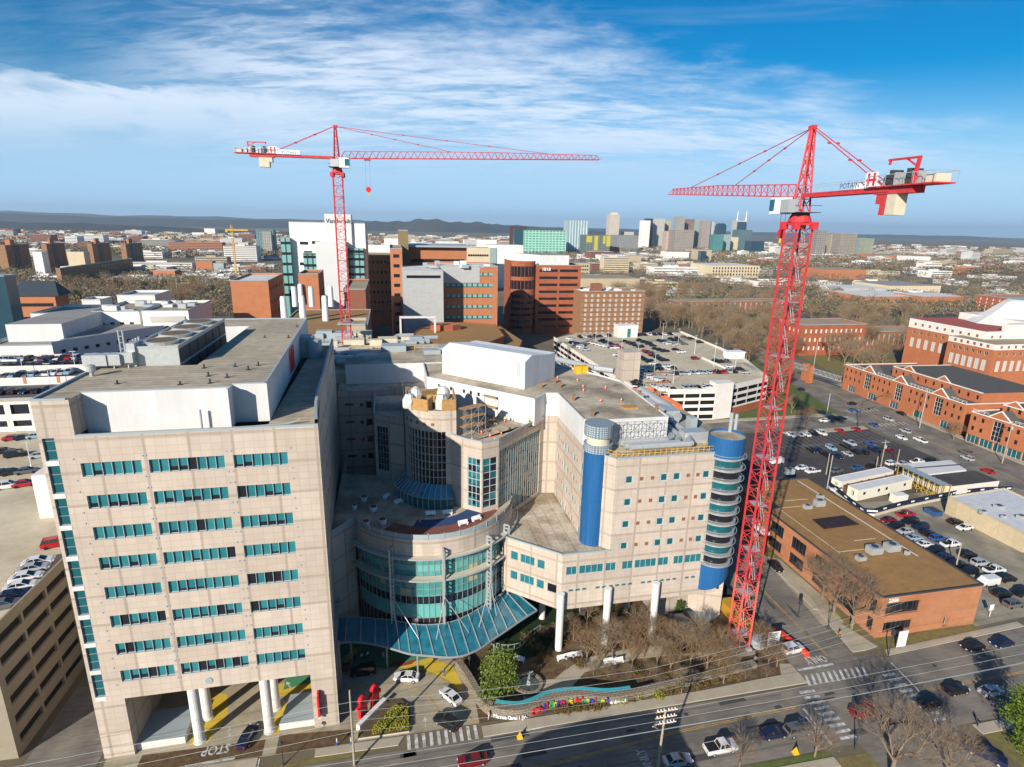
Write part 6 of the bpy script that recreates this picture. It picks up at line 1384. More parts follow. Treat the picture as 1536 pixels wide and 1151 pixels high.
# ================================================================== generic building from its outline in the survey
def rowsholes(L,z0,z1,nr,nc,w,h,mz=.0,ms=1.5):
    zs=[z0+(z1-z0)*(i+.5)/nr-h/2 for i in range(nr)]; return gridholes(L,nc,w,zs,h,ms,L-ms)
def bld(name,label,cat,xl,xr,yt,yb,depth,mw,mr,rows=None,side=None,v=None,z0=0,par=.8,group=None,glass=None,frame=None,ztop=None,dep=.3):
    if v is None: v=pz((xl+xr)/2,yb,0)[1]
    y_=(yt+yb)/2; ul=pv(xl,yt,v)[0]; ur=pv(xr,yt,v)[0]; zt=ztop if ztop else hz((ul+ur)/2,v,yt)
    T=thing(name,label,cat,((ul+ur)/2,v,z0),group); b=MB(); L=ur-ul; hs=[]
    if rows: nr,nc,w,h,za=rows; w=min(w,(L-2)/nc*.96) if w>0 else (L-3)/nc*.9; hs=rowsholes(L,z0+za,zt-1.5,nr,nc,w,h)
    b.facade((ul,v),(ur,v),z0,zt,hs,0,dep)
    hs2=[];
    if side:
        nr,nc,w,h,za=side; hs2=rowsholes(depth,z0+za,zt-1.5,nr,nc,w,h)
    left=ur<0; right=ul>0
    if ul>0: sp0,sp1=(ul,v+depth),(ul,v)
    else: sp0,sp1=(ur,v),(ur,v+depth)
    b.facade(sp0,sp1,z0,zt,hs2,0,dep)
    if ul>0: b.facade((ur,v),(ur,v+depth),z0,zt,[],0)
    else: b.facade((ul,v+depth),(ul,v),z0,zt,[],0)
    b.facade((ur,v+depth),(ul,v+depth),z0,zt,[],0)
    if 0: pass
    if par>0:
        b.poly([(ul+.3,v+.3,zt-par),(ur-.3,v+.3,zt-par),(ur-.3,v+depth-.3,zt-par),(ul+.3,v+depth-.3,zt-par)],1)
        for p,q in (((ul,v),(ur,v)),((ur,v),(ur,v+depth)),((ur,v+depth),(ul,v+depth)),((ul,v+depth),(ul,v))):
            b.bar((*p,zt),(*q,zt),.4,2)
        for p,q in (((ul+.3,v+depth-.3),(ur-.3,v+depth-.3)),((ur-.3,v+.3),(ur-.3,v+depth-.3))): b.poly([(*p,zt-par),(*q,zt-par),(*q,zt),(*p,zt)],0)
    else: b.poly([(ul,v,zt),(ur,v,zt),(ur,v+depth,zt),(ul,v+depth,zt)],1)
    b.build('wall',[mw,mr,m_coping if mw not in (m_white,m_whitestone) else m_white],T)
    g=glass or m_dark
    allh=[((ul,v),(ur,v),h) for h in hs]+[(sp0,sp1,h) for h in hs2]
    for p,q,h in allh[:100]: win(T,p,q,h,1,1,g,frame,dep-.05)
    if len(allh)>100:
        m_=MB()
        for p,q,h in allh[100:]:
            LL=dist(p,q); t=((q[0]-p[0])/LL,(q[1]-p[1])/LL); n_=(t[1]*(dep-.05),-t[0]*(dep-.05)); A_=(p[0]+t[0]*h[0]-n_[0],p[1]+t[1]*h[0]-n_[1]); B_=(p[0]+t[0]*h[1]-n_[0],p[1]+t[1]*h[1]-n_[1]); m_.facade(A_,B_,h[2],h[3],[],0)
        m_.build('windows',g,T,kind='stuff')
    return T,ul,ur,v,zt
def clutter(T,ul,ur,v0,v1,z,n,seed,mats=None):
    rnd=random.Random(seed)
    for i in range(n):
        u=rnd.uniform(ul+2,ur-3); v=rnd.uniform(v0+2,v1-2); s=rnd.uniform(.8,2.4); h=rnd.uniform(.8,2.6); b=MB(); b.box(u-s,u+s,v-s*.8,v+s*.8,z,z+h); b.build('roof_unit',(mats or [m_galv,m_white,m_coping])[i%3],T)
m_lbrick=M('salmon_brick',(.43,.17,.08),.9,.12,.3); m_grid_t=M('grey_metal_panel',(.42,.43,.43),.6,.05,.2,grid=(2.4,1.2,.06,.88)); m_wh2=M('bright_white_wall',(.76,.73,.68),.8,.05,.1); m_rwhite=M('white_membrane_roof',(.62,.61,.58),.8,.15,.1); m_rgrey=M('grey_roof',(.28,.27,.25),.9,.2,.1); m_rtan=M('tan_roof',(.33,.27,.18),.9,.2,.1); m_pgl2=M('far_pale_glass',(.28,.36,.35),.4,.1,.1); m_paleg=M('pale_green_glass',(.20,.42,.40),.2,.1,.2,grid=(3.2,60.,.5,.25),spec=.5); m_cream=M('cream_wall',(.60,.50,.34),.9,.08,.1); m_tan=M('tan_wall',(.45,.37,.25),.9,.08,.1); m_grn=G('green_tower_glass',(.08,.25,.2),.2,.5,.3); m_bgl=G('blue_tower_glass',(.02,.06,.09),.2,.6,.2); m_ltg=M('light_grey_wall',(.48,.46,.43),.9,.06,.1)
# grey and brick clinic block facing the court
T,ul,ur,v,zt=bld('clinic_building','brick and grey metal clinic block with striped windows beyond the octagonal roof','clinic',660,747,400,490,42,m_lbrick,m_rwhite,(7,1,0,2.2,10),None,v=345,z0=0,glass=m_paleg)
_u=pv(603,400,345)[0]
b=MB(); b.prism([(_u,330),(ul+.5,330),(ul+.5,372),(_u,372)],0,zt-1.5,0,1); b.facade((_u+2,329.9),(ul-1,329.9),zt-5.5,zt-4,[],2); b.build('grey_metal_tower',[m_grid_t,m_rwhite,m_dark],T)
b=MB(); b.prism([(ul,344.8),(ur-11,344.8),(ur-11,345.3),(ul,345.3)],zt-9.5,zt,0,0); b.build('metal_fascia',m_grid_t,T)
clutter(T,_u,ur,340,380,zt-.8,11,3)
# octagonal brown roof
T=thing('octagonal_building','brick octagonal hall with a broad brown gravel roof','hall',(38,300,0))
zz8=24; P=[pz(x,y,zz8) for x,y in ((622,500),(640,487),(700,484),(742,487),(756,505),(700,528),(650,560),(600,540))]; P2=[pz(x,y,zz8-4) for x,y in ((742,484),(783,511),(770,540),(700,545),(680,530))]
b=MB(); b.prism(P,0,zz8,0,1); b.prism(P2,0,zz8-4,0,1)
for Q,z in ((P,zz8),):
    for i in range(8): b.bar((*Q[i],z+.1),(*Q[(i+1)%8],z+.1),.5,0)
b.build('shell',[m_brick,m_brownroof],T); b=MB(); u,v=pz(668,494,zz8); b.prism([(u+9*math.cos(k*PI/4+.4),v+6*math.sin(k*PI/4+.4)) for k in range(8)],zz8,zz8+3,0,1); b.build('lantern',[m_brick,m_brick2],T)
b=MB()
for p in ((-4,0),(14,0)): b.box(8+p[0],9+p[0],306,307,zz8,zz8+8)
b.box(4,23,305.5,307.5,zz8+8,zz8+9); b.build('white_frame',m_white,T)
# rounded brick hospital "1818"
T,ul,ur,v,zt=bld('medical_building','tall round-fronted red brick medical building numbered 1818','medical building',805,872,398,500,48,m_brick,m_rgrey,(9,2,0,2.0,3),None,glass=m_dark)
zc=hz(ul,v,392); uc0=pv(768,400,v)[0]
b=MB(); n_=10; rad=(ul-uc0)/2*1.1; cxx=(ul+uc0)/2; pts=[(uc0,v+30),(uc0,v+6)]+[(cxx-(ul-uc0)/2*math.cos(k*PI/n_),v+4-6*math.sin(k*PI/n_)) for k in range(n_+1)]+[(ul,v+6)]
for p,q in zip(pts,pts[1:]):
    L=dist(p,q); hs=[(0.05*L,.95*L,zc*.08+zc*.085*k,zc*.08+zc*.085*k+2.0) for k in range(6)]+[(0.05*L,.95*L,zc*.62,zc*.74),(0.05*L,.95*L,zc*.79,zc*.93)]
    if L>10: hs=[]
    b.facade(p,q,0,zc,hs,0,.3,1)
b.poly([(x,y,zc-.8) for x,y in pts],2); b.build('round_front',[m_brick,m_blk,m_rwhite],T)
b=MB()
for p,q in zip(pts[1:],pts[2:-1]): 
    b.facade((p[0],p[1]+.3),(q[0],q[1]+.3),2,zc-2,[],0)
b.build('dark_glazing',m_dark,T)
b=MB(); b.prism([(ul+4,v+6),(ur-8,v+6),(ur-8,v+40),(uc0+8,v+40)],zt-1,zt+7,0,1); b.build('white_penthouse',[m_white,m_rgrey],T)
t=text_mb('1818',3.4,.1,True); t.v=[(x+ul+7.5,y+v-.2,z+zt-4.2) for x,y,z in t.v]; t.build('street_number',m_wt,T)
# tan apartment slab
T,ul,ur,v,zt=bld('apartment_block','brown brick apartment slab with white window panels behind the car park','apartment block',872,968,437,505,26,m_bricktan,m_rtan,(9,10,1.9,2.2,1),(9,0,1,1,1) and None,glass=m_ltg)
b=MB()
for i in range(10): b.box(ul-.1,ur+.1,v-.25,v,zt*i/9.6+1,zt*i/9.6+1.25)
b.build('slab_edges',m_brickdk,T); clutter(T,ul,ur,v,v+26,zt-.8,12,9,[m_white]*3)
b=MB(); u_=(ul*.72+ur*.28); b.box(u_-4,u_+3,v+3,v+10,zt-1,zt+5); b.build('lift_house',m_brickdk,T)
# white tower with the big name
T,ul,ur,v,zt=bld('hospital_tower','cream and green glass hospital tower with the name Vanderbilt on its raised panel','hospital',433,547,334,520,45,m_wh2,m_rwhite,None,None,v=400,par=1)
a,c=pv(486,320,398)[0],pv(526,320,398)[0]; zn=hz(a,398,321); b=MB(); b.prism([(a,398),(c,398),(c,412),(a,412)],0,zn); b.build('name_panel',m_ltg if 0 else M('pale_panel',(.60,.61,.60),.7,.04,.1),T)
t=text_mb('Vanderbilt',3.7,.1,False); t.v=[(x+(a+c)/2+.3,y+397.8,z+zn-5.4) for x,y,z in t.v]; t.build('lettering',m_dkgrey,T)
zpix=lambda y,v_:hz(-40,v_,y)
a2_,c2_=pv(475,400,392)[0],pv(522,400,392)[0]; b=MB(); b.prism([(a2_,392),(c2_,392),(c2_,398),(a2_,398)],0,zpix(363,392)); b.build('grey_core',bpy.data.materials['pale_panel'],T)
for x0,x1,yt,yb,nr,v_ in ((424,438,358,450,6,396),(456,476,380,418,3,394),(518,547,372,418,4,396)):
    p,q=pv(x0,400,v_)[0],pv(x1,400,v_)[0]; z1_=zpix(yt,v_); z0_=zpix(yb,v_); b=MB(); b.prism([(p,v_),(q,v_),(q,v_+4),(p,v_+4)],0,z1_,0,1)
    b.build('green_bay',[m_paleg,m_rwhite],T)
    for k in range(nr): z=z0_+(z1_-z0_)*(k+.4)/nr; b=MB(); b.box(p,q,v_-.15,v_-.02,z,z+1.6); b.build('dark_band',m_dark,T)
for x,y in ((450,367),(456,381),(450,398),(468,366),(450,412)):
    p=pv(x,y,400); b=MB(); b.box(p[0],p[0]+5,399.8,399.95,p[1],p[1]+1.8); b.build('window',m_dark,T)
b=MB(); p=pv(522,400,396)[0];q=pv(547,400,396)[0]; b.prism([(p,395.5),(q,395.5),(q,420),(p,420)],0,zpix(418,395)); b.build('brick_base',m_lbrick,T)
# brick boxes and stacks between the two cranes
bld('lab_building','plain orange brick lab block with white plant on its roof','laboratory',345,402,421,480,45,m_lbrick,m_rwhite,None,(6,5,2.5,2.2,6),v=330)[0]
T,ul,ur,v,zt=bld('brick_wing','brown flat roofed brick wing carrying the white exhaust stacks','laboratory',405,548,503,530,62,m_brickdk,m_brownroof,None,None,v=207,par=.3)
for i,(x,y,yb_) in enumerate(((417,478,505),(432,430+14,464),(447,447,476),(463,445,470),(478,447,473),(489,444,470),(497,431,452),(509,425,448))[0:0]): pass
for i,(x,yt_,yb_) in enumerate(((427,447,472),(443,432,452),(455,446,473),(452,428,446),(468,432,452),(489,446,474),(497,431,452))):
    z0_=zt-.5; u,vv=pz(x,yb_+8,z0_); z1_=hz(u,vv,yt_); b=MB(); b.tube((u,vv,z0_),(u,vv,z1_),1.3,1.15,n=14); b.tube((u,vv,z1_),(u,vv,z1_+.6),1.0,n=12)
    b.build('exhaust_stack',m_wt,label=f'{ORD[i]} white exhaust stack from the west on the brown brick wing',cat='exhaust stack',group='white exhaust stacks')
bld('brick_annex','windowless brown brick annex under the Vanderbilt tower','annex',447,477,411,475,25,m_lbrick,m_brownroof,None,None,v=300)
bld('brick_block','dark brown brick block beside the street canyon','laboratory',515,548,434,520,50,m_brickdk,m_rtan,None,None,v=290)
bld('tan_annex','small tan roofed annex at the foot of the far crane','annex',520,548,487,510,14,m_tan,m_rtan,None,None,v=205,z0=0)
T,ul,ur,v,zt=bld('hospital_block','banded orange brick hospital block west of the street canyon','hospital',585,603,373,500,60,m_lbrick,m_rgrey,(10,1,0,2.0,6),None,v=360)
T,ul,ur,v,zt=bld('university_tower','dark brown slab tower with a black slot','tower',598,612,346,400,30,M('olive_stone',(.22,.17,.08),.9,.15,.1),m_rgrey,None,None,v=420)
T,ul,ur,v,zt=bld('library_building','low building with an overhanging roof of slanted fins behind the clinic','library',612,700,371,400,40,m_lbrick,m_rgrey,(2,12,3.5,2.4,30),None,v=430)
b=MB(); b.box(ul-3,ur+3,v-4,v+44,zt,zt+1.2); b.build('overhanging_roof',m_coping,T)
bld('old_brick_hall','old orange brick hall with a row of pinnacles at the end of the street canyon','hall',547,590,383,470,40,m_lbrick,m_rtan,(6,6,1.6,2.2,8),None,v=470)
# south side details: equipment clutter on the rear hospital roofs
cl=thing('roof_plant','tangle of silver ducts and grey plant boxes on the hospital roof behind the court','plant equipment',(5,175,44)); rnd=random.Random(4)
b=MB(); b.prism([(-26,152),(40,150),(40,168),(16,171),(12,196),(-26,200)],0,42,0,1); b.build('deck',[m_stone,m_roof2],cl)
for i in range(56):
    u,v=(rnd.uniform(-23,11),rnd.uniform(157,194)) if i%5 else (rnd.uniform(12,32),rnd.uniform(153,165)); s=rnd.uniform(.6,2.6); b=MB()
    if i%3: b.box(u-s*1.4,u+s*1.4,v-s,v+s,42,43+rnd.uniform(.5,3.4)); b.build('plant_box',[m_galv,m_coping,m_conc][i%3],cl)
    else: b.path([(u-6,v,43.5),(u-2,v,43.5),(u,v+2,44.4),(u+5,v+2,44.4)],.7,8); b.build('duct',m_galv,cl)
b=MB()
for k in range(12): b.bar((-12+k*2.6,166,44.6),(-12+k*2.6,166,46),.1)
b.path([(-12,166,46),(17,166,46)],.06,4); b.path([(-12,166,45.3),(17,166,45.3)],.06,4); b.build('yellow_rail',m_yel,cl)
b=MB(); b.box(-22,-17,128,132,51.6,56); b.tube((-16.5,128,51.6),(-16.5,128,55.6),1.6,n=10); b.build('exhaust_fan',m_coping,label='pair of bulky grey exhaust fans on the shaded ledge of the tall wing',cat='exhaust fan')
# silver ducts on the front of the right wing roof
dz_=thing('roof_ductwork','fat silver duct runs bending round the white penthouse of the right wing','ductwork',(56,105,39))
for off_,zz_ in ((0,40.2),(1.7,40.2),(3.6,40.6)):
    b=MB(); b.path([(42+off_*.2,97.2-off_*.9,zz_),(51.5+off_,97.2-off_*.9,zz_),(53.8+off_,99+off_*.2,zz_),(54+off_,112,zz_),(54+off_,124,zz_)],.62,10); b.build('duct',m_galv,dz_)
b=MB(); b.box(55.5,60.5,97,99.6,39.3,41.6); b.build('plenum_box',m_galv,dz_); b=MB(); b.box(60.5,62,104,106,39.3,42);b.box(57,60,108,114,39.3,42.4); b.build('plant_box',m_coping,dz_)
for k in range(2):
    b=MB(); b.tube((64.2+k*1.1,95.6,41.3),(64.2+k*1.1,95.6,45.8-k*.3),.35,n=10); b.build('flue',m_galv,dz_)
b=MB()
for k in range(19): b.bar((FU0+k*1.1,92.3,39.3),(FU0+k*1.1,92.3,40.6),.07)
for z in (39.9,40.5): b.path([(37.8,94.2,z),(39.4,92.3,z),(60,92.3,z)],.05,4)
b.build('edge_rail',m_yel,label='yellow safety rail round the front roof edge of the right wing',cat='guard rail')
def scaffold(P0,P1,z0,z1,nb,nl,lab,w=1.2,deck=True):
    S=thing('scaffold',lab,'scaffold',(P0[0],P0[1],z0)); L=dist(P0,P1); t=((P1[0]-P0[0])/L,(P1[1]-P0[1])/L); n_=(t[1],-t[0]); b=MB(); d=MB()
    for i in range(nb+1):
        for s in (0,w):
            p=(P0[0]+t[0]*L*i/nb+n_[0]*s,P0[1]+t[1]*L*i/nb+n_[1]*s); b.bar((*p,z0),(*p,z1),.08)
            if i<nb:
                q=(p[0]+t[0]*L/nb,p[1]+t[1]*L/nb)
                for j in range(nl+1): z=z0+(z1-z0)*j/nl; b.bar((*p,z),(*q,z),.07)
                for j in range(nl): za_=z0+(z1-z0)*j/nl; zb_=z0+(z1-z0)*(j+1)/nl; b.bar((*p,za_),(*q,zb_),.05) if (i+j)%2 else b.bar((*p,zb_),(*q,za_),.05)
    b.build('poles',m_galv,S)
    if deck:
        for j in range(1,nl+1):
            z=z0+(z1-z0)*j/nl; d=MB(); a=P0;c=P1; d.prism([a,c,(c[0]+n_[0]*w,c[1]+n_[1]*w),(a[0]+n_[0]*w,a[1]+n_[1]*w)],z-.02,z+.06); d.build('deck',m_wood,S)
scaffold((40.6,98.4),(51.6,98.4),39.3,44.0,7,3,'thin steel scaffold in front of the white penthouse wall',1.0,False)
scaffold((12.6,110.6),(17.4,113.4),38.5,44.3,3,3,'plank decked scaffold beside the wrapped stair drum',1.8)
scaffold((20,123.2),(22.6,120.6),38.5,43.2,1,2,'narrow scaffold tower against the white angled wall',1.2)
b=MB(); rnd=random.Random(8)
WR=[(3.0,113.6,1.5),(4.4,118.5,1.3),(9.4,112.6,1.5),(10.2,119,1.4)]
for u,v,s in WR:
    n_=9; k=len(b.v); 
    for z,f in ((43.9,1),(45.4,1.05),(46.6,.55)):
        for i in range(n_): a=2*PI*i/n_; r=s*f*(.85+.3*rnd.random()); b.v.append((u+r*math.cos(a),v+r*math.sin(a),z+rnd.uniform(-.2,.3)))
    for L_ in range(2):
        for i in range(n_): j=(i+1)%n_; b.f.append((k+L_*n_+i,k+L_*n_+j,k+(L_+1)*n_+j,k+(L_+1)*n_+i)); b.m.append(0)
    b.f.append(tuple(k+2*n_+i for i in range(n_))); b.m.append(0)
b.build('plastic_sheeting',m_wrap,label='crumpled clear plastic sheeting over the top of the stair drum',cat='sheeting')
T=thing('timber_formwork','brown plywood formwork walls on top of the stair drum','formwork',(8,114,43.9))
for P in ([(3.2,112.6),(6.4,110.2)],[(9.2,109.9),(12.0,110)],[(12,110),(12.3,118)],[(6.5,114),(10.5,113.6)],[(2.4,116),(2.8,120)],[(5.5,116.5),(9,118.5)],[(6.4,110.2),(7.6,113)]):
    b=MB(); p,q=P; L=dist(p,q); t=((q[0]-p[0])/L*.12,(q[1]-p[1])/L*.12); b.prism([(p[0]+t[1],p[1]-t[0]),(q[0]+t[1],q[1]-t[0]),(q[0]-t[1],q[1]+t[0]),(p[0]-t[1],p[1]+t[0])],43.9,46.4); b.build('plywood_panel',m_wood,T)
# cones and stacks on the low roof and on the big roof
def tcone(u,v,z,lab,grp): b=MB(); b.box(u-.25,u+.25,v-.25,v+.25,z,z+.06); b.tube((u,v,z+.06),(u,v,z+.9),.2,.04,n=8); b.tube((u,v,z+.4),(u,v,z+.55),.14,.11,n=8,mi=1); b.build('traffic_cone',[m_orange,m_wt],label=lab,cat='traffic cone',group=grp)
for x,y in ((668,685),(728,642),(742,660),(708,660),(768,680-52),(735,655),(752,652),(757,633),(722,650)):
    u,v=pz(x,y,38.6)
    if 12<u<31 and v<131: tcone(u,v,38.5,'orange traffic cone on the low roof where the crew works','cones on the low roof')
for x,y in ((190,400),(215,415),(363,465),(365,490),(463,550),(492,472),(583,545),(330,430)): u,v=pz(*c6(x,y),44.3); tcone(u,v,44.25,'orange traffic cone on the wide flat hospital roof','cones on the wide roof')
for i,(x,y) in enumerate(((200,440),(230,465),(308,540),(417,630),(690,515),(785,600),(120,465))):
    u,v=pz(*c6(x,y),44.3); b=MB(); b.box(u-.25,u+.25,v-.25,v+.25,44.25,45.4); b.box(u-.35,u+.35,v-.35,v+.35,45.4,45.5); b.build('roof_stub',m_bricktan,label='short rusty post at the edge of the wide hospital roof',cat='post',group='rusty roof posts')
b=MB(); 
for i in range(16): u=rnd.uniform(15,27); v=109+rnd.uniform(0,8)+max(0,(u-20))*.6; a=rnd.uniform(0,3); l_=rnd.uniform(.6,2); b.bar((u,v,38.7),(u+l_*math.cos(a),v+l_*math.sin(a),38.75),.25)
b.build('timber_offcuts',m_wood,label='loose planks and offcuts strewn over the low roof',cat='timber',kind='stuff')
b=MB(); u,v=pz(*c6(630,582),44.3); b.box(u-1.6,u+1.6,v-1,v+1,44.25,44.6); b.build('pallet',m_wood,label='pallet of brown boards lying on the wide hospital roof',cat='pallet')
b=MB(); u,v=pz(*c6(350,378),44.3); b.box(u-1.6,u-.1,v-1,v+1,44.25,46); b.box(u+.1,u+1.6,v-1,v+1,44.25,46); b.build('yellow_tank',m_yel,label='pair of yellow tanks at the back of the hospital roof',cat='tank')
b=MB(); b.path([pz(*c6(200,300),45)+(45,),pz(*c6(330,330),45)+(45,),pz(*c6(430,355),45)+(45,),pz(*c6(540,370),45)+(45,)],.8,10); b.build('roof_duct',m_galv,label='long pale duct along the back parapet of the hospital roof',cat='duct')
# construction behind the right wing
T=thing('netted_platform','orange netted work platform with stacked steel behind the right wing','platform',(62,118,38))
b=MB(); b.prism([(56,118),(66,118),(66,134),(56,134)],30,38.6,0,0); b.build('deck',m_conc,T)
for k,(p,q) in enumerate((((56,118),(66,118)),((66,118),(66,134)),((56,126),(66,126)),((56,134),(66,134)))): b=MB(); b.prism([p,q,(q[0]+.1,q[1]+.1),(p[0]+.1,p[1]+.1)],38.6,40.2); b.build('orange_netting',M('orange_netting',(.62,.16,.06),.8,.25,2.) if k==0 else bpy.data.materials['orange_netting'],T)
for k in range(7): b=MB(); b.box(57+k*1.2,57.8+k*1.2,120,124+k%3,38.6,39.4+.4*(k%3)); b.build('stacked_crate',[m_galv,m_coping,m_wood][k%3],T)
scaffold((60,127),(66,127),38.6,46,3,3,'tall steel scaffold above the orange netted platform',1.4)
for k,(u,v,r_) in enumerate(((57,112,.9),(59.5,113,1.1))):
    b=MB(); b.path([(u,v-5,41),(u,v,41.6),(u-1,v+5,42.2),(u-2,v+10,42.8)],r_,10); b.build('fat_duct',m_galv,label=('slimmer','fatter')[k]+' flexible silver duct climbing toward the orange netting',cat='duct')
# terrace things
for i,(x,y,s) in enumerate(((546,748-0,1),(560,763,1.1),(574,782,1.1),(549,785,1),(532,761,.6))):
    u,v=pz(490+(x-490) if 0 else x,y,24.5); r=.75*s; Tt=thing('terrace_planter',['white tub planter by the west rail of the terrace','large white tub planter in the middle of the terrace','white tub planter nearest the front rail of the terrace','low white tub planter at the west end of the front rail','small white tub on the terrace'][i],'planter',(u,v,24)); b=MB(); b.tube((u,v,24),(u,v,25),r*.8,r,n=12); b.build('tub',m_wt,Tt); b=MB(); b.tube((u,v,24.9),(u,v,25.02),r*.85,n=12); b.build('soil',m_mulch,Tt)
for i,(u,v,r_) in enumerate(((0.2,111,.7),(-2.2,114,1.0),(6.3,104.7,0),(9.6,104.6,0),(15,101.3,.4),(12.2,100.0,.25))):
    b=MB(); b.box(-1,1,-.35,.35,.35,.5); b.box(-.9,-.7,-.3,.3,0,.35); b.box(.7,.9,-.3,.3,0,.35); b.box(-1,1,.3,.36,.5,.9); xf(b,(u,v),r_,24).build('terrace_bench',m_wt,label=f'{ORD[i]} white bench from the west on the round terrace',cat='bench',group='white terrace benches')
b=MB(); b.poly([(x,y,24.03) for x,y in arc(15,-40,60,20)+arc(12,60,-40,20)]); b.build('terrace_carpet',M('terrace_red_surface',(.20,.08,.06),.9,.2),label='curved reddish play surface on the round terrace',cat='floor')
b=MB(); b.poly([(x,y,24.05) for x,y in arc(12.2,-20,50,20)+arc(9.3,50,-20,20)]); b.build('terrace_carpet',M('terrace_blue_surface',(.03,.06,.16),.9,.2),label='curved blue play surface at the foot of the glass skirt',cat='floor')
tcone(4,102.5,24,'single orange cone on the dark blue part of the terrace',None)
# ================================================================== gabled brick complex on the avenue
m_gb=M('warm_brick',(.43,.15,.065),.9,.12,.6,c2=(.37,.12,.05),sc2=.12); m_trim=M('white_trim',(.72,.68,.62),.8,.05)
def gable_building(P0,P1,z1,depth,label,gables,upper=None,nwin=None):
    T=thing('brick_building',label,'campus building',(P0[0],P0[1],0)); L=dist(P0,P1); t=((P1[0]-P0[0])/L,(P1[1]-P0[1])/L); n_=(t[1],-t[0])
    P=lambda a,d=0:(P0[0]+t[0]*a-n_[0]*d,P0[1]+t[1]*a-n_[1]*d)
    hs=[];big=[]
    n=int(L/3.1)
    for i in range(n):
        a=(i+.5)*L/n
        if any(abs(a-g*L)<3.6 for g in gables): continue
        for z in (z1-3.2,z1-7.2): hs.append((a-.62,a+.62,z,z+1.7))
    for g in gables: big.append((g*L-1.9,g*L+1.9,z1-8.6,z1-1.0))
    doors=[(a-2.4,a+2.4,.2,3.4) for a in [L*(k+.5)/5 for k in range(5)]]
    b=MB(); b.facade(P(0),P(L),0,z1,hs+big+doors,0,.4)
    b.facade(P(0,depth),P(0),0,z1,[],0); b.facade(P(L),P(L,depth),0,z1,[],0); b.facade(P(L,depth),P(0,depth),0,z1,[],0)
    b.poly([(*P(0),z1-.6),(*P(L),z1-.6),(*P(L,depth),z1-.6),(*P(0,depth),z1-.6)],1)
    for p,q in ((P(0),P(L)),(P(L),P(L,depth)),(P(0,depth),P(0))): b.bar((*p,z1),(*q,z1),.35,2)
    for g in gables:
        a=g*L; w=4.6; q=[(*P(a-w,-.05),z1-.2),(*P(a+w,-.05),z1-.2),(*P(a,-.05),z1+3.4)]; r_=[(x-n_[0]*5,y-n_[1]*5,z) for x,y,z in q]
        b.poly(q,0); b.poly([q[0],q[2],r_[2],r_[0]],1); b.poly([q[2],q[1],r_[1],r_[2]],1); b.bar(q[0],q[2],.4,2); b.bar(q[2],q[1],.4,2); b.box(0,0,0,0,0,0) if 0 else None
    b.build('wall',[m_gb,M('dark_roof',(.095,.09,.085),.9,.15) if 'dark_roof' not in bpy.data.materials else bpy.data.materials['dark_roof'],m_trim],T)
    for h in hs: win(T,P(0),P(L),h,1,1,m_dark,None,.3)
    for h in big: win(T,P(0),P(L),h,3,4,m_dark,m_trim,.2,name='arched_window')
    for h in doors: win(T,P(0),P(L),h,3,1,m_tealdk,m_trim,.35,name='shop_front')
    b=MB()   # white roof rail
    n=int(L/2)
    for i in range(n+1): 
        if not any(abs(i*L/n-g*L)<4.6 for g in gables): b.bar((*P(i*L/n,.6),z1),(*P(i*L/n,.6),z1+1.1),.09)
    segs=[]; a=0
    for g in gables: segs.append((a,g*L-4.6)); a=g*L+4.6
    segs.append((a,L))
    for x,y in segs:
        if y>x: b.bar((*P(x,.6),z1+1.1),(*P(y,.6),z1+1.1),.12); b.bar((*P(x,.6),z1+.6),(*P(y,.6),z1+.6),.08)
    b.build('roof_rail',m_trim,T)
    if upper:
        a0,a1,z2,d0=upper; q0,q1=P(a0*L,d0),P(a1*L,d0); LL=dist(q0,q1); k=int(LL/4); uh=[((i+.5)*LL/k-.6,(i+.5)*LL/k+.6,z1+.8,z1+2.6) for i in range(k)]
        b=MB(); b.facade(q0,q1,z1-.6,z2,uh,0,.3); b.facade(P(a0*L,depth-1),q0,z1-.6,z2,[],0); b.facade(q1,P(a1*L,depth-1),z1-.6,z2,[],0)
        b.poly([(*q0,z2),(*q1,z2),(*P(a1*L,depth-1),z2),(*P(a0*L,depth-1),z2)],1); b.bar((*q0,z2),(*q1,z2),.4,2); b.bar((*P(a0*L,depth-1),z2),(*q0,z2),.4,2)
        for f in (.2,.6):
            m_=LL*f; p=lambda a,z:(q0[0]+t[0]*a+n_[0]*.05,q0[1]+t[1]*a+n_[1]*.05,z); b.poly([p(m_-4,z2-.2),p(m_+4,z2-.2),p(m_,z2+2.6)],0); b.bar(p(m_-4,z2-.2),p(m_,z2+2.6),.35,2); b.bar(p(m_,z2+2.6),p(m_+4,z2-.2),.35,2)
        b.build('upper_floor',[m_gb,bpy.data.materials['dark_roof'],m_trim],T)
        for h in uh: win(T,q0,q1,h,1,1,m_dark,None,.25)
    return T,P,L
z=0
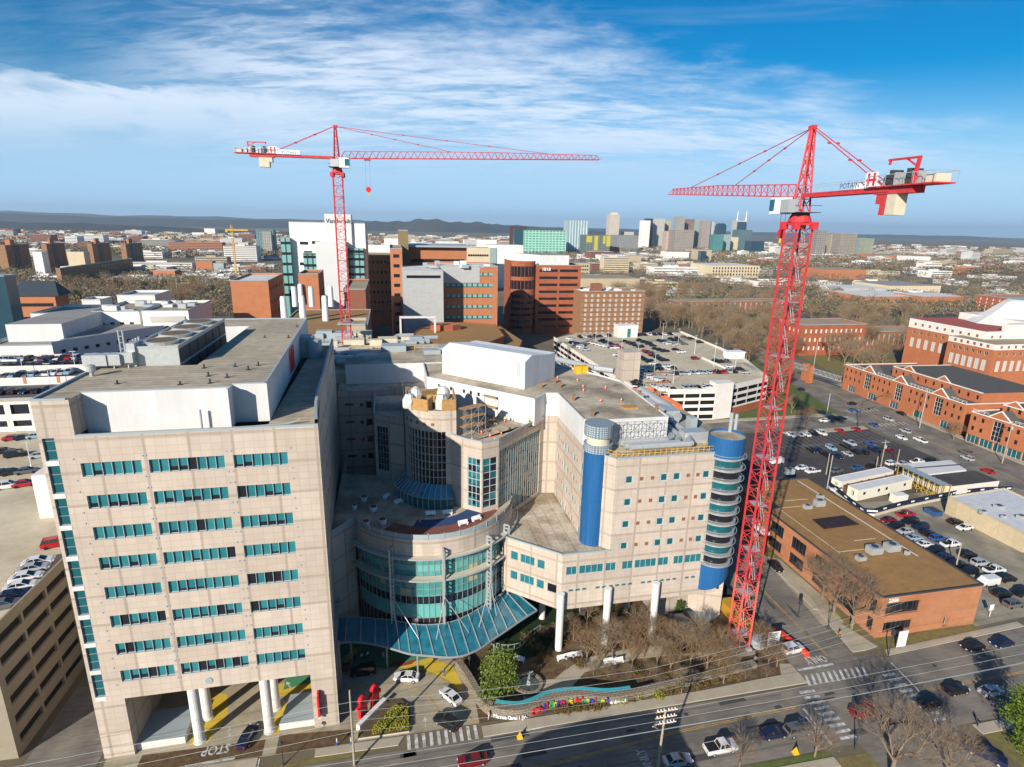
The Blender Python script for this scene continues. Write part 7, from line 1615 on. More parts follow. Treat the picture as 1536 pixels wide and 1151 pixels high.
# facade faces the avenue (seen obliquely)
G0=pz(1262,583); G1=pz(1437,652); G2=pz(1447,662); G3=pz(1552,700)
gable_building(G0,G1,13.2,42,'long three storey orange brick campus building with three white edged gables on the avenue',(.24,.52,.83),(.30,.98,17.2,9))
gable_building(G2,G3,12.6,40,'nearer orange brick campus building with a shop canopy at the east edge of the avenue',(.42,.93),(.1,.9,15.5,12))
b=MB(); p=pz(1175,545,6.2); q=pz(1262,572,6.2)
BR=thing('footbridge','steel truss footbridge over the avenue to the brick campus building','footbridge',(*p,0))
for s in (0,2.6):
    b=MB(); b.bar((p[0],p[1]+s,6.0),(q[0],q[1]+s,6.0),.4); b.bar((p[0],p[1]+s,8.4),(q[0],q[1]+s,8.4),.3); n=12
    for i in range(n): a=i/n;c=(i+.5)/n;e=(i+1)/n; L_=lambda t,z:(p[0]+(q[0]-p[0])*t,p[1]+(q[1]-p[1])*t+s,z); b.bar(L_(a,6),L_(c,8.4),.16); b.bar(L_(c,8.4),L_(e,6),.16)
    b.build('truss',m_galv,BR)
b=MB(); b.prism([p,q,(q[0],q[1]+2.6),(p[0],p[1]+2.6)],5.8,6.1); b.build('deck',m_conc,BR)
for x,y in ((1206,562),(1213,566),(1167,545)): u,v=pz(x,y+8,0); b=MB(); b.box(u-1.3,u+1.3,v-1.3,v+1.3,0,9.5); b.build('brick_pier',m_gb,BR)
# gym with the white dome
T=thing('gymnasium','big brick and cream gymnasium with a stepped white domed roof','gymnasium',(345,255,0))
def gface(p,q,z0,z1,zc,nw,nm):
    L=dist(p,q); b=MB(); hs=gridholes(L,nw,2.4,[zc-11],5.5,2,L-2)+gridholes(L,nw,1.6,[zc-3.2],1.7,2,L-2)
    b.facade(p,q,z0,zc,hs,0,.3); hb_=gridholes(L,nw,1.6,[zc+.4*(z1-zc)-.5],1.5,2,L-2) if z1>zc+2 else []
    b.facade(p,q,zc,z1,hb_,1,.3); b.build(nm,[m_gb,m_whitestone],T)
    for k,h in enumerate(hs): win(T,p,q,h,2,1,m_dark if k>=nw else m_ltg,m_trim,.25,name='arched_window' if k<nw else 'window')
    for h in hb_: win(T,p,q,h,1,1,m_brickdk,None,.25)
gface((300,284),(300,238),0,32.2,27.0,9,'west_wall'); gface((300,238),(400,238),0,32.2,27.0,18,'south_wall')
b=MB(); b.poly([(300,238,32.2),(400,238,32.2),(400,284,32.2),(300,284,32.2)],0); b.facade((400,284),(300,284),0,32.2,[],1); b.build('roof',[M('red_roof',(.36,.085,.07),.9,.1),m_whitestone],T)
gface((290,249),(290,224),0,28.4,25.6,6,'west_wall'); gface((290,224),(390,224),0,28.4,25.6,22,'south_wall')
b=MB(); b.poly([(290,224,28.2),(390,224,28.2),(390,238,28.2),(290,238,28.2)],0); b.poly([(290,238,28.2),(300,238,28.2),(300,249,28.2),(290,249,28.2)],0); b.facade((300,249),(290,249),0,28.4,[],1); b.build('low_roof',[m_rtan,m_gb],T)
b=MB(); b.box(312,400,236,240,28.4,36,0,1); b.box(330,400,240,280,32,36,0,1); b.build('cream_attic',[m_whitestone,m_rwhite],T)
cg_=(356,262)
b=MB()
for (r0_,z0_,r1_,z1_) in ((34,32.4,24,38),(24,38,15,44.5),(15,44.5,12,45.5)):
    for k in range(12): a=2*PI*k/12;c=2*PI*(k+1)/12; q_=lambda t,r,z:(cg_[0]+r*math.cos(t),cg_[1]+r*.62*math.sin(t),z); b.poly([q_(a,r0_,z0_),q_(c,r0_,z0_),q_(c,r1_,z1_),q_(a,r1_,z1_)],0)
b.poly([(cg_[0]+12*math.cos(k*PI/6),cg_[1]+12*.62*math.sin(k*PI/6),45.5) for k in range(12)],1); b.build('dome_roof',[m_rwhite,m_coping],T)
FOOT0=[(288,402,222,286)]
bld('dormitory','red brick hall with tall white windows and a flat parapet in the trees','dormitory',1204,1300,487,532,24,m_brick,m_rtan,(3,12,1.4,2.6,2),(3,5,1.4,2.4,2),v=330,frame=None,glass=m_trim)
bld('columned_hall','long brown hall with white columns hidden by bare trees','hall',1290,1388,497,535,20,m_brickdk,m_rtan,(1,12,1.5,8,2),None,v=345,glass=m_ltg)
bld('brick_hall','brick hall with tall pale windows in the wood behind the car park','hall',1015,1180,452,492,18,m_brickdk,m_rtan,(2,20,1.4,4,3),None,v=520,glass=m_ltg)
bld('dormitory','white columned brick dormitory at the east edge','dormitory',1508,1600,447,500,30,m_brick,m_rtan,(4,8,1.3,2.4,2),(4,4,1.3,2.4,2),v=480,glass=m_trim)
bld('tan_school','white roofed tan school wing among the trees','school',1380,1452,466-22,470,30,m_lbrick,m_rwhite,None,None,v=620,par=0)
# ================================================================== left side
TL,*_=bld('brick_lodge','orange brick house with a long dark slate roof','building',14,82,444,472,16,m_lbrick,m_bgl,(3,8,3,2.2,2),None,v=430,par=0)
_u0,_z0=pv(12,445,428);_u1,_=pv(84,445,428); b=MB(); vv=430
b.poly([(_u0-1,vv-1,_z0),(_u1+1,vv-1,_z0),(_u1-4,vv+8,_z0+9),(_u0+4,vv+8,_z0+9)]); b.poly([(_u0-1,vv+17,_z0),(_u1+1,vv+17,_z0),(_u1-4,vv+8,_z0+9),(_u0+4,vv+8,_z0+9)]); b.poly([(_u1+1,vv-1,_z0),(_u1+1,vv+17,_z0),(_u1-4,vv+8,_z0+9)])
b.build('slate_roof',M('slate',(.03,.045,.06),.7,.15),TL)
def depth_to(ur,v,z,px):
    for d_ in range(4,400,2):
        if pj(ur,v+d_,z)[0]>=px: return d_
    return 200
def deep(name,label,cat,xl,xm,xr,yt,yb,side,group=None,lit=m_lbrick,v=None):
    v=v or pz(xm,yb)[1]; ur=pv(xm,yt,v)[0]; zt=hz(ur,v,yt); d_=depth_to(ur,v,zt,xr)
    T,ul,ur,v,zt=bld(name,label,cat,xl,xm,yt,yb,d_,m_bricktan,m_rtan,None,side,v=v,group=group); return T,ul,ur,v,zt,d_
deep('long_dormitory','long brown brick residence with regular dark window bays','dormitory',83,90,198,403,432,(4,22,3,2.0,2))
bld('glass_tower','dark blue glass tower cut by the west edge','tower',-60,6,414,500,8,m_bgl,m_tan,None,None,v=300)
for i,(x0,xm,x1,yt) in enumerate(((-6,7,41,368),(61,69,96,366),(130,137.5,164,366),(180,188,212,366))):
    T,ul,ur,v,zt,d_=deep('residence_tower',['westernmost red brick residence tower, cut by the west edge','second red brick residence tower from the west','third red brick residence tower from the west','easternmost red brick residence tower of the four'][i],'apartment tower',x0,xm,x1,yt,410-i,(11,8,2.6,1.5,4),group='red brick residence towers')
    b=MB(); b.box(ur-.05,ur+.35,v+d_*.32,v+d_*.55,3,zt-1); b.build('dark_slab',m_dkgrey,T); b=MB(); b.box(ul+2,ur-2,v+d_*.3,v+d_*.5,zt-1,zt+7); b.build('lift_house',m_lbrick,T)  # dark slab set proud of the east wall to read as a recess
# white research complex behind the white car park
m_pw=m_wh2
def vz(x,y,z): return pz(x,y,z)[1]
T,ul,ur,v,zt=bld('research_building','white research block with a big blank penthouse behind the white car park','laboratory',-30,78,518,545,40,m_pw,m_rgrey,None,None,v=240,par=1); 
bb=MB(); p0=pv(8,490,252)[0];p1=pv(92,487,252)[0]; z0_=zt-1; z1_=hz(p0,252,487); bb.prism([(p0,252),(p1,252),(p1,285),(p0,285)],z0_,z1_,0,1); bb.build('penthouse',[m_white,m_rgrey],T)
uA=ur; b=MB(); 
p=(ur,240); q=(ur+26,275); L=dist(p,q); hs=rowsholes(L,zt-14,zt-1,3,10,1.6,1.3); b.facade(p,q,0,zt+1,hs,0,.3); b.poly([(*p,zt),(*q,zt),(ur+26,300,zt),(ur-10,300,zt)],1); b.build('slanted_wing',[m_pw,m_rgrey],T); wins(T,p,q,hs,mg=m_dark,depth=.25)
T,ul,ur,v,zt=bld('research_building','long white research block with a shaded recess and few small windows','laboratory',137,208,467,520,35,m_pw,m_rtan,(4,4,1.8,1.2,6),None,v=285,par=1)
clutter(T,ul,ur,v,v+35,zt-1,8,5)
T,ul,ur,v,zt=bld('research_building','white research block with a grey louvre band and a boxed roof','laboratory',212,282,466,520,35,m_pw,m_rtan,None,None,v=280,par=1)
clutter(T,ul,ur,v,v+35,zt-1,6,6)
b=MB(); pu,pz_=pv(225,475,279.8); b.box(pu,pu+14,279.6,279.9,pz_-2.5,pz_); b.build('louvre_band',m_ltg,T)
bld('research_building','lower white research wing with a long blank wall west of the others','laboratory',45,137,470,520,28,m_pw,m_rgrey,None,None,v=300,par=1)
T,ul,ur,v,zt=bld('research_penthouse','white rooftop block with a blue-grey shaded side beyond the research blocks','laboratory',175,232,443,500,22,m_white,m_coping,None,None,v=330,par=1)
bld('research_building','small white rooftop block near the residence trees','laboratory',122,150,450,490,14,m_white,m_coping,None,None,v=350)
# ================================================================== named buildings in the distance
def far(xl,xr,yt,v,label,mw=None,name='office_tower',cat='tower',rows=None,depth=None,mr=None,glass=None,yb=None):
    if v<0: v=pz((xl+xr)/2,-v)[1]
    d=depth or max(14,(pv(xr,yt,v)[0]-pv(xl,yt,v)[0])*.8)
    return bld(name,label,cat,xl,xr,yt,400,d,mw or m_ltg,mr or m_rgrey,rows,None,v=v,par=0,glass=glass,dep=1.)
TC,*_=far(915,930,322,2300,'tall pale stone skyscraper with a stepped crown, tallest of the skyline',M('pale_tower',(.60,.54,.46),.8,.1,.05,grid=(4.,4.,1.2,.78)))
b=MB(); a=pv(918,319,2310);c=pv(927,319,2310); b.box(a[0],c[0],2310,2330,100,a[1]); b.build('crown',M('crown_stone',(.62,.56,.48),.8,.1),TC)
m_yelb=M('yellow_balconies',(.48,.42,.05),.7,.1)
G_=lambda c,w,h,n,dk=.5:M(n,c,.6,.1,.05,grid=(w,h,w*.16,dk))
far(853,883,331,-380,'wide residential tower of glass and white ribs left of the yellow block',G_((.26,.34,.36),9.,400.,'ribbed_tower',2.3))
far(788,850,346,-383,'broad green glass slab with white vertical ribs',G_((.13,.27,.22),10.,7.,'ribbed_green',2.4),rows=None)
far(768,790,340,-381,'round brown banded tower beside the green glass slab',G_((.22,.09,.055),300.,3.6,'banded_brown',.35)); far(772,787,343,-382,'dark glass front of the brown banded tower',m_bgl)
TC,_a,_b,_v,_z=far(880,916,353,-385,'dark glass block with bright yellow stripes in the skyline foreground',G_((.07,.09,.09),9.,5.,'dark_block',2.2))
for x0,x1,y0,y1 in ((880,888,354,364),(892,896,354,380),(905,908,354,366),(910,915,354,370)):
    q=pv(x0,y0,_v-.6);r_=pv(x1,y1,_v-.6); b=MB(); b.box(q[0],r_[0],_v-.7,_v-.1,r_[1],q[1]); b.build('yellow_stripe',m_yelb,TC)
far(926,958,353,-377,'grey slab with many window rows right of the yellow block',G_((.36,.37,.37),6.,3.4,'slab_rows',.5))
far(936,951,348,2350,'squat grey tower behind the grey slab',m_ltg); far(964,976,331,2250,'white stepped tower with a yellow tint',m_wh2); far(970,980,328,2300,'dark glass tower behind the white stepped one',m_bgl); far(980,998,328,2350,'white gridded office tower in the skyline',G_((.6,.58,.54),6.,5.,'white_gridded',.6)); far(998,1007,331,2400,'tan tower beside the white gridded one',m_tan)
far(1016,1028,325,2150,'grey tower with pointed green roof',G_((.42,.40,.36),5.,4.5,'grey_gridded',.55)); far(1000,1014,347,1900,'brown and white block at the foot of the skyline',G_((.36,.27,.22),5.,4.,'brownwhite',1.6)); far(1014,1042,345,1850,'wide pinkish hotel block at the foot of the skyline',G_((.38,.34,.30),8.,5.,'pinkish_hotel',.6)); far(1030,1042,329,2200,'brown tower with pointed top',G_((.30,.20,.17),5.,4.5,'brown_gridded',.6)); far(1044,1055,329,2300,'pale green tower pair, west one',m_pgl2); far(1055,1067,331,2250,'brown ribbed tower of the pair',G_((.30,.25,.23),4.,300.,'brown_ribbed',1.5)); far(1067,1072,333,2260,'slim grey tower behind the ribbed one',m_ltg)
TC,*_=far(1078,1090,340,2200,'dark arched tower with a round top',m_bgl); b=MB(); a=pv(1078,340,2199);c=pv(1090,340,2199); cu_=(a[0]+c[0])/2; r_=(c[0]-a[0])/2; b.prism([(cu_-r_,2199),(cu_+r_,2199),(cu_+r_,2225),(cu_-r_,2225)],a[1]-1,a[1],0,0); k=len(b.v); b.v+=[(cu_+r_*math.cos(i*PI/12),y,a[1]+r_*.75*math.sin(i*PI/12)) for y in (2199,2225) for i in range(13)]; b.f+=[tuple(k+i for i in range(13)),tuple(k+13+i for i in reversed(range(13)))]+[(k+i,k+13+i,k+14+i,k+i+1) for i in range(12)]; b.m+=[0]*14; b.build('round_top',m_bgl,TC)
TC,*_=far(1106,1121,331,2350,'skyscraper with two tall spires',G_((.45,.43,.40),5.,300.,'spire_tower',1.3)); 
for x in (1107.5,1120.5): a=pv(x,317,2360); b=MB(); b.tube((a[0],2360,100),(a[0],2360,a[1]),4,1.2,n=6); b.build('spire',m_wt,TC)
far(1108,1120,333,2340,'blue glass front of the twin-spired skyscraper',m_bgl); far(1109,1129,345,2000,'wide dark teal glass block before the twin-spired skyscraper',G_((.08,.13,.15),6.,300.,'teal_ribbed',1.8)); far(1072,1086,352,1900,'teal glass block left of a plain green one',G_((.06,.17,.17),5.,4.,'teal_grid',1.6)); far(1086,1097,352,1950,'plain pale green glass block',m_pgl2); far(1096,1108,356,2000,'cream block before the green ones',m_cream); far(1128,1147,362,1900,'low black glass building',m_bgl)
far(1247,1265,352,-385,'apartment tower in pale green and tan, west one',G_((.45,.40,.28),5.,4.,'apt_grid',.6)); far(1262,1287,350,-386,'apartment tower in red brown and tan, widest',G_((.40,.35,.29),9.,5.,'apt_red',.55)); far(1286,1300,357,-386,'blue glass apartment tower',G_((.18,.25,.28),5.,4.,'apt_blue',1.3)); far(1299,1312,358,-387,'tan and green apartment tower at the east end of the group',G_((.34,.37,.28),6.,4.,'apt_green',.7)); far(1226,1242,346,1700,'unfinished tower with a glass lower half behind the crane mast',G_((.36,.32,.29),8.,6.,'raw_floors',.5))
far(1030,1052,380,-394,'white office with curved dark stripes',G_((.66,.65,.62),300.,4.,'striped_white',.3),cat='office'); far(1003,1034,378,-394,'white low office west of the striped one',m_wh2,cat='office'); far(1047,1068,375,-396,'tan stone office with one tall dark slot',m_tan,cat='office'); far(1052,1060,377,-397,'dark slot of the tan stone office',m_bgl,cat='office')
T,*_=far(1068,1140,399,-417,'cream hotel with rows of tall white framed windows in the trees',m_cream,cat='hotel',name='hotel',rows=(3,16,3.0,3.6,3),mr=m_rwhite)
far(733,785,368,760,'glassy white hall with a pale green side',m_wh2,cat='hall',name='hall',mr=m_rwhite); far(733,745,372,759,'pale green glass side of the white hall',m_pgl2,cat='hall',name='hall')
far(655,688,362,800,'white ribbed silo-like building',G_((.70,.67,.60),9.,300.,'silo_ribs',.85),cat='building',name='silo_building'); far(700,735,372,700,'cream building with two rows of dark windows',m_cream,rows=(3,9,2.6,2.4,8),cat='building',name='cream_building'); far(718,745,360,850,'white flat block behind the cream building',m_wh2,cat='building',name='flat_block'); far(547,580,368,700,'low white warehouse beside the Vanderbilt tower',m_wh2,cat='warehouse',name='warehouse',mr=m_rwhite); far(576,597,358,760,'white stepped block before the dark brown slab tower',m_wh2,cat='building',name='flat_block')
far(383,410,345,-380,'tower block with white ribs and one orange stripe',G_((.05,.09,.10),6.,3.6,'ribbed_dark',3.),cat='apartment tower'); far(392,406,347,-381,'white ribbed face with an orange stripe',G_((.45,.44,.40),5.,3.6,'ribbed_white',.4),cat='apartment tower')
far(850,960,418,-440,'tan roofed low school behind the brown apartment slab',m_tan,cat='school',name='school',mr=m_rtan,depth=60); far(838,885,395,-416,'long tan office with two rows of dark windows',m_tan,cat='office',name='office',rows=(3,13,3,2.4,3)); far(912,945,382,-399,'bright white apartment cluster',G_((.70,.68,.66),6.,5.,'white_cluster',.45),cat='apartments',name='apartments'); far(945,962,384,-401,'tall tan shaft beside the bright white apartments',m_tan,cat='building',name='building')
far(306,322,343,-353,'white cube-like building far to the northwest',m_wh2,cat='building',name='building'); far(288,306,349,-355,'low white warehouse beside the far white cube',m_wh2,cat='warehouse',name='warehouse'); far(300,330,366,-378,'dark glass low office in the western distance',m_bgl,cat='office',name='office'); far(210,262,361,-375,'white open garage in the western distance',G_((.62,.60,.56),300.,3.4,'white_garage',.35),cat='garage',name='garage'); far(357,372,364,-378,'cream block next to the yellow crane',m_cream,cat='building',name='building')
far(100,125,378,900,'yellow fronted residence between the towers',m_cream,cat='residence',name='residence'); far(48,62,378,880,'white gabled residence between the towers',m_wh2,cat='residence',name='residence')
far(293,318,392,-411,'orange brick hall with white roof vents',m_lbrick,cat='hall',name='hall'); far(318,335,395,-411,'small green-grey hall beside the orange one',m_coping,cat='hall',name='hall'); far(229,262,406,-421,'low brick hall with white roof plant in the trees',m_lbrick,cat='hall',name='hall',mr=m_rwhite)
far(1240,1300,405,-419,'long low orange brick school',m_lbrick,cat='school',name='school',mr=m_rtan); far(1335,1412,429,-443,'tan apartment row with white bay windows',m_cream,rows=(3,14,2.2,3.2,2),cat='apartments',name='apartments',glass=m_ltg); far(1270,1335,433,-444,'low grey and white campus hall',m_ltg,cat='hall',name='hall',mr=m_rwhite,depth=50); far(1385,1445,445,-460,'white roofed brick campus hall',m_lbrick,cat='hall',name='hall',mr=m_rwhite,depth=40); far(1300,1390,445,-458,'white membrane roof campus centre',m_lbrick,cat='hall',name='hall',mr=m_rwhite,depth=60); far(1368,1396,385,-396,'bright white warehouse before the eastern haze',m_wh2,cat='warehouse',name='warehouse',mr=m_rwhite); far(1320,1368,383,-392,'long orange brick warehouse before the eastern haze',m_lbrick,cat='warehouse',name='warehouse')
# yellow crane far away
yo=pv(349,360,880); T=thing('tower_crane','small yellow tower crane far off in the west','tower crane',(yo[0],880,0)); zt=hz(yo[0],880,344); b=MB(); 
for s in((-1,-1),(1,-1),(1,1),(-1,1)): b.bar((yo[0]+s[0],880+s[1],0),(yo[0]+s[0],880+s[1],zt+5),.5)
for k in range(int(zt/4)): b.bar((yo[0]-1,879,k*4),(yo[0]+1,879,k*4+4),.3); b.bar((yo[0]+1,879,k*4),(yo[0]-1,879,k*4+4),.3)
b.build('mast',M('crane_yellow',(.60,.36,.06),.5,.1),T); b=MB(); b.box(yo[0]-8,yo[0]+21,879,881,zt-2,zt); b.box(yo[0]-8,yo[0]-5,878.6,881.4,zt-4,zt-1); b.build('jib',bpy.data.materials['crane_yellow'],T)
# ================================================================== hills, far woods, scattered town
rnd=random.Random(31)
m_hill=M('wooded_hills',(.04,.052,.06),.98,.35,.004,c2=(.075,.065,.05),sc2=.0012,c2amt=.6)
def ridge(u0,u1,v,dpt,pts,name='hills'):
    b=MB(); n=60; m=6; 
    def h(t):
        for (a,ha),(c,hc) in zip(pts,pts[1:]):
            if t<=c: f=(t-a)/(c-a); f=f*f*(3-2*f); return ha+(hc-ha)*f
        return pts[-1][1]
    k=0
    for i in range(n+1):
        t=i/n
        for j in range(m+1):
            s=math.sin(PI*j/m); hh_=h(t)*s*(1+.10*math.sin(i*1.7+j*2.1)+.07*math.sin(i*.73+v)); b.v.append((u0+(u1-u0)*t,v+dpt*j/m,-.5+hh_ if 0<j<m else -1))
    for i in range(n):
        for j in range(m): a=i*(m+1)+j; b.f.append((a,a+m+1,a+m+2,a+1)); b.m.append(0)
    b.build(name,m_hill,kind='structure',org=(0,0,0),smooth=True)
ridge(-9000,1200,7000,2500,[(0,95),(.18,115),(.3,85),(.45,95),(.6,80),(.8,85),(1,40)])
ridge(-900,2900,6200,1500,[(0,60),(.2,90),(.35,128),(.5,105),(.7,70),(1,20)])
ridge(-11000,9000,11000,4000,[(0,120),(.15,150),(.3,130),(.5,120),(.62,100),(.8,60),(1,50)])
ridge(-4000,-600,3600,1100,[(0,70),(.3,50),(.6,40),(1,10)])
ridge(1500,12000,9000,3000,[(0,40),(.3,55),(.6,50),(1,60)])
bl=[o for o in col.objects if o.type=='EMPTY' and o.parent is None]
FOOT=list(FOOT0)
for o in col.objects:
    if o.type=='MESH' and o.parent is not None and o.name.split('.')[0] in('wall','shell','body','penthouse','brick_wing','cream_attic','deck','slanted_wing','name_panel'):
        og=ORG.get(o.name)
        if og is None: continue
        xs=[v.co.x+og[0] for v in o.data.vertices]; ys=[v.co.y+og[1] for v in o.data.vertices]; FOOT.append((min(xs)-2,max(xs)+2,min(ys)-2,max(ys)+2))
def free(u,v,m=0): return not any(a-m<u<b_+m and c-m<v<d_+m for a,b_,c,d_ in FOOT)
def inpoly(u,v,P):
    c=False
    for i in range(len(P)):
        (x0,y0),(x1,y1)=P[i],P[i-1]
        if (y0>v)!=(y1>v) and u<(x1-x0)*(v-y0)/(y1-y0)+x0: c=not c
    return c
W=[([pz(*p) for p in ((962,492),(1010,478),(1180,478),(1195,540),(1178,600),(1168,604),(1090,528),(1000,498))],108,'bare woodland tree behind the east side of the big car park','trees behind the big car park'),
   ([pz(*p) for p in ((1215,480),(1380,478),(1386,560),(1290,566),(1240,552),(1215,556))],50,'bare tree on the campus slope behind the gabled brick building','trees on the campus slope'),
   ([pz(*p) for p in ((875,440),(1180,440),(1180,476),(965,478),(965,462),(880,462))],72,'bare tree in the wood beyond the brown apartment slab','trees beyond the apartment slab'),
   ([pz(*p) for p in ((88,428),(340,428),(340,478),(150,470),(84,480))],45,'bare tree in the grove west of the orange brick lab','trees west of the brick lab')]
for P,n,lab,grp in W:
    us=[p[0] for p in P]; vs_=[p[1] for p in P]; c=0
    for _ in range(6000):
        if c>=n: break
        u=rnd.uniform(min(us),max(us)); v=rnd.uniform(min(vs_),max(vs_))
        if inpoly(u,v,P) and free(u,v):
            c+=1; 
            if rnd.random()<.09: tree(SG_ if c%2 else SD,u,v,0,rnd.uniform(.8,1.5),rnd.random()*6,'evergreen_tree','dark green evergreen standing among bare trees in the middle distance',group='evergreens among the bare trees')
            else: tree((BL if v>400 else BT)[c%4],u,v,0,rnd.uniform(1.4,2.1) if v>300 else rnd.uniform(1.2,1.7),rnd.random()*6,'bare_tree',lab,group=grp)
# far canopy as one mass
def mass(name,label,n,fn,mats,sz,nq):
    b=MB()
    for i in range(n):
        u,v,s,mi=fn()
        k=len(b.v); 
        for j in range(nq):
            d=Vector((rnd.gauss(0,1),rnd.gauss(0,1),abs(rnd.gauss(0,.6))+.1)).normalized(); c=Vector((u,v,s*.45))+Vector((d.x*s*.5,d.y*s*.5,d.z*s*.5)); a=Vector((rnd.gauss(0,1),rnd.gauss(0,1),rnd.gauss(0,1))).normalized(); t=a.orthogonal().normalized()*s*sz*(.7+.6*rnd.random()); w_=a.cross(t); b.poly([c+t,c+w_*.4,c-t*.9,c-w_*.4],mi)
    b.build(name,mats,label=label,cat='trees',kind='stuff',org=(0,0,0))
m_f1=M('far_twigs',(.21,.16,.10),.98,.25,.2); m_f2=M('far_twigs_dark',(.15,.115,.08),.98,.25,.2); m_f3=M('far_evergreens',(.06,.085,.03),.98,.3,.2); m_f4=M('far_twigs_light',(.27,.21,.13),.98,.25,.2)
def near_fn():
    while 1:
        y=rnd.uniform(398,480); x=rnd.uniform(-20,1556); u,v=pz(x,y)
        if x>540 and x<870 and y>400: continue
        if free(u,v,4) and not(190<u<245 and v<420): return u,v,rnd.uniform(8,14),rnd.choice((0,0,0,1,1,3,3,2))
def mid_fn():
    while 1:
        y=359+40*rnd.random()**1.1; x=rnd.uniform(-20,1556); 
        yy=y+(x-768)*.021; u,v=pz(x,yy)
        if free(u,v,2): return u,v,rnd.uniform(9,15),rnd.choice((0,0,1,1,1,3,2))
mass('woodland','winter woodland spread between the campus halls',4300,near_fn,[m_f1,m_f2,m_f3,m_f4],.085,46)
mass('woodland','brown winter tree cover over the distant town',21000,mid_fn,[m_f1,m_f2,m_f3,m_f4],.19,10)
# scattered town buildings
TM=[m_wh2,m_ltg,m_cream,m_lbrick,m_brickdk,m_tan,m_rwhite,m_wh2,m_wh2]; RM=[m_rwhite,m_rwhite,m_rgrey,m_rtan,m_rwhite]
def town(u,v,w,d,h,lab,grp,i):
    b=MB(); mw=TM[rnd.randrange(len(TM))]; mr=RM[rnd.randrange(len(RM))]
    if rnd.random()<.3 and w<22:
        b.box(u-w/2,u+w/2,v-d/2,v+d/2,0,h,0,1,False); k=[(u-w/2-.5,v-d/2-.5,h),(u+w/2+.5,v-d/2-.5,h),(u+w/2+.5,v+d/2+.5,h),(u-w/2-.5,v+d/2+.5,h),(u-w/2,v,h+d*.28),(u+w/2,v,h+d*.28)]
        b.poly([k[0],k[1],k[5],k[4]],1); b.poly([k[2],k[3],k[4],k[5]],1); b.poly([k[1],k[2],k[5]],0); b.poly([k[3],k[0],k[4]],0)
    else:
        b.box(u-w/2,u+w/2,v-d/2,v+d/2,0,h,0,1,False); b.box(u-w*.2,u+w*.1,v-d*.1,v+d*.2,h,h+2.2,0,1,False)
        nf=max(1,int(h/3.6))
        for f in range(nf): b.box(u-w/2+1,u+w/2-1,v-d/2-.3,v-d/2-.05,h*f/nf+1.2,h*f/nf+2.6,2,2,False)
    b.build('town_building',[mw,mr,m_dkgrey],label=lab,cat='building',group=grp,org=(u,v,0))
n_=0
while n_<290:
    x=rnd.uniform(-10,1546); y=rnd.choice((rnd.uniform(362,385),rnd.uniform(366,395),rnd.uniform(375,405),rnd.uniform(385,440)))+(x-768)*.021
    if 420<x<870 and y>385: continue
    u,v=pz(x,y)
    if not free(u,v,12): continue
    s=1+v/1400; w=rnd.uniform(12,34)*s*(1 if rnd.random()<.8 else 1.8); d=rnd.uniform(10,22)*s; h=rnd.uniform(4,11)*(1+.35*(v>900))*(2.1 if v>1000 and rnd.random()<.22 else 1); FOOT.append((u-w/2,u+w/2,v-d/2,v+d/2)); n_+=1
    far_=v>900
    town(u,v,w,d,h,'low flat building lost in the sprawl of the distant town' if far_ else 'small house or hall half hidden by the winter trees of the campus','buildings of the distant town' if far_ else 'small buildings in the campus trees',n_)
b=MB()
for i in range(2600):
    x=rnd.uniform(-10,1546); y=356+34*rnd.random()**.8+(x-768)*.021; u,v=pz(x,y); 
    if not free(u,v,8): continue
    s=v/1500; w=rnd.uniform(8,30)*s; d=rnd.uniform(8,20)*s; h=rnd.uniform(3,7)*(1+s*.25); b.box(u-w/2,u+w/2,v-d/2,v+d/2,0,h,rnd.choice((0,0,0,1,2,3)),rnd.choice((0,1,4,4)),False)
b.build('distant_town',[m_wh2,m_ltg,m_cream,m_lbrick,m_rgrey],label='countless pale roofs of the town reaching toward the hills',cat='town',kind='stuff',org=(0,0,0))
# ================================================================== poles and power lines
def upole(u,v,h,lab,arms=True,m=None,lean=0,arm_len=2.6,lampy=False,tip=None):
    T=thing('utility_pole',lab,'utility pole',(u,v,0)); b=MB(); b.tube((u,v,0),(u+lean,v,h),.20,.13,n=8); b.build('post',m or M('weathered_pole',(.36,.31,.23),.9,.2,2.,streak=.1) if m or 'weathered_pole' not in bpy.data.materials else bpy.data.materials['weathered_pole'],T)
    if arms:
        for z in (h-.3,h-1.5,h-2.7):
            b=MB(); b.box(u-arm_len*.0-.06,u+.06,v-arm_len/2,v+arm_len/2,z-.08,z+.08); b.build('crossarm',m_wood,T)
            for s in (-1,-.4,.4,1):
                b=MB(); b.tube((u,v+s*arm_len/2,z+.08),(u,v+s*arm_len/2,z+.45),.08,.12,n=6); b.build('insulator',m_wt,T)
    return T
upole(-7.9,72.7,13.9,'plain wooden pole beside the red figure sign at the kerb',False)
T=thing('utility_pole','wooden pole with three white insulator crossarms in the foreground','utility pole',(36.6,61.9,0))
b=MB(); b.tube((36.6,61.9,0),(36.9,61.9,12.6),.22,.15,n=8); b.build('post',bpy.data.materials['weathered_pole'],T)
for k,z in enumerate((12.6,11.5,10.4)):
    b=MB(); b.box(35.4,38.5,61.8,62.0,z-.07,z+.07); b.build('crossarm',m_wood,T)
    for s in (-1.2,-.7,-.2,.5,1.0,1.5):
        b=MB(); b.tube((36.9+s,61.9,z+.07),(36.9+s,61.9,z+.4),.07,.11,n=6); b.tube((36.9+s,61.9,z+.07),(36.9+s+.2,61.6,z+.35),.04,.09,n=5); b.build('insulator',m_wt,T)
b=MB(); b.path([(36.8,61.9,9.3),(35.9,61.4,9.9),(34.9,60.9,11.2)],.06,6); b.build('lamp_arm',m_galv,T); b=MB(); b.tube((35.0,61.0,11.15),(34.5,60.7,11.5),.14,.1,n=6); b.build('lamp_head',m_galv,T)
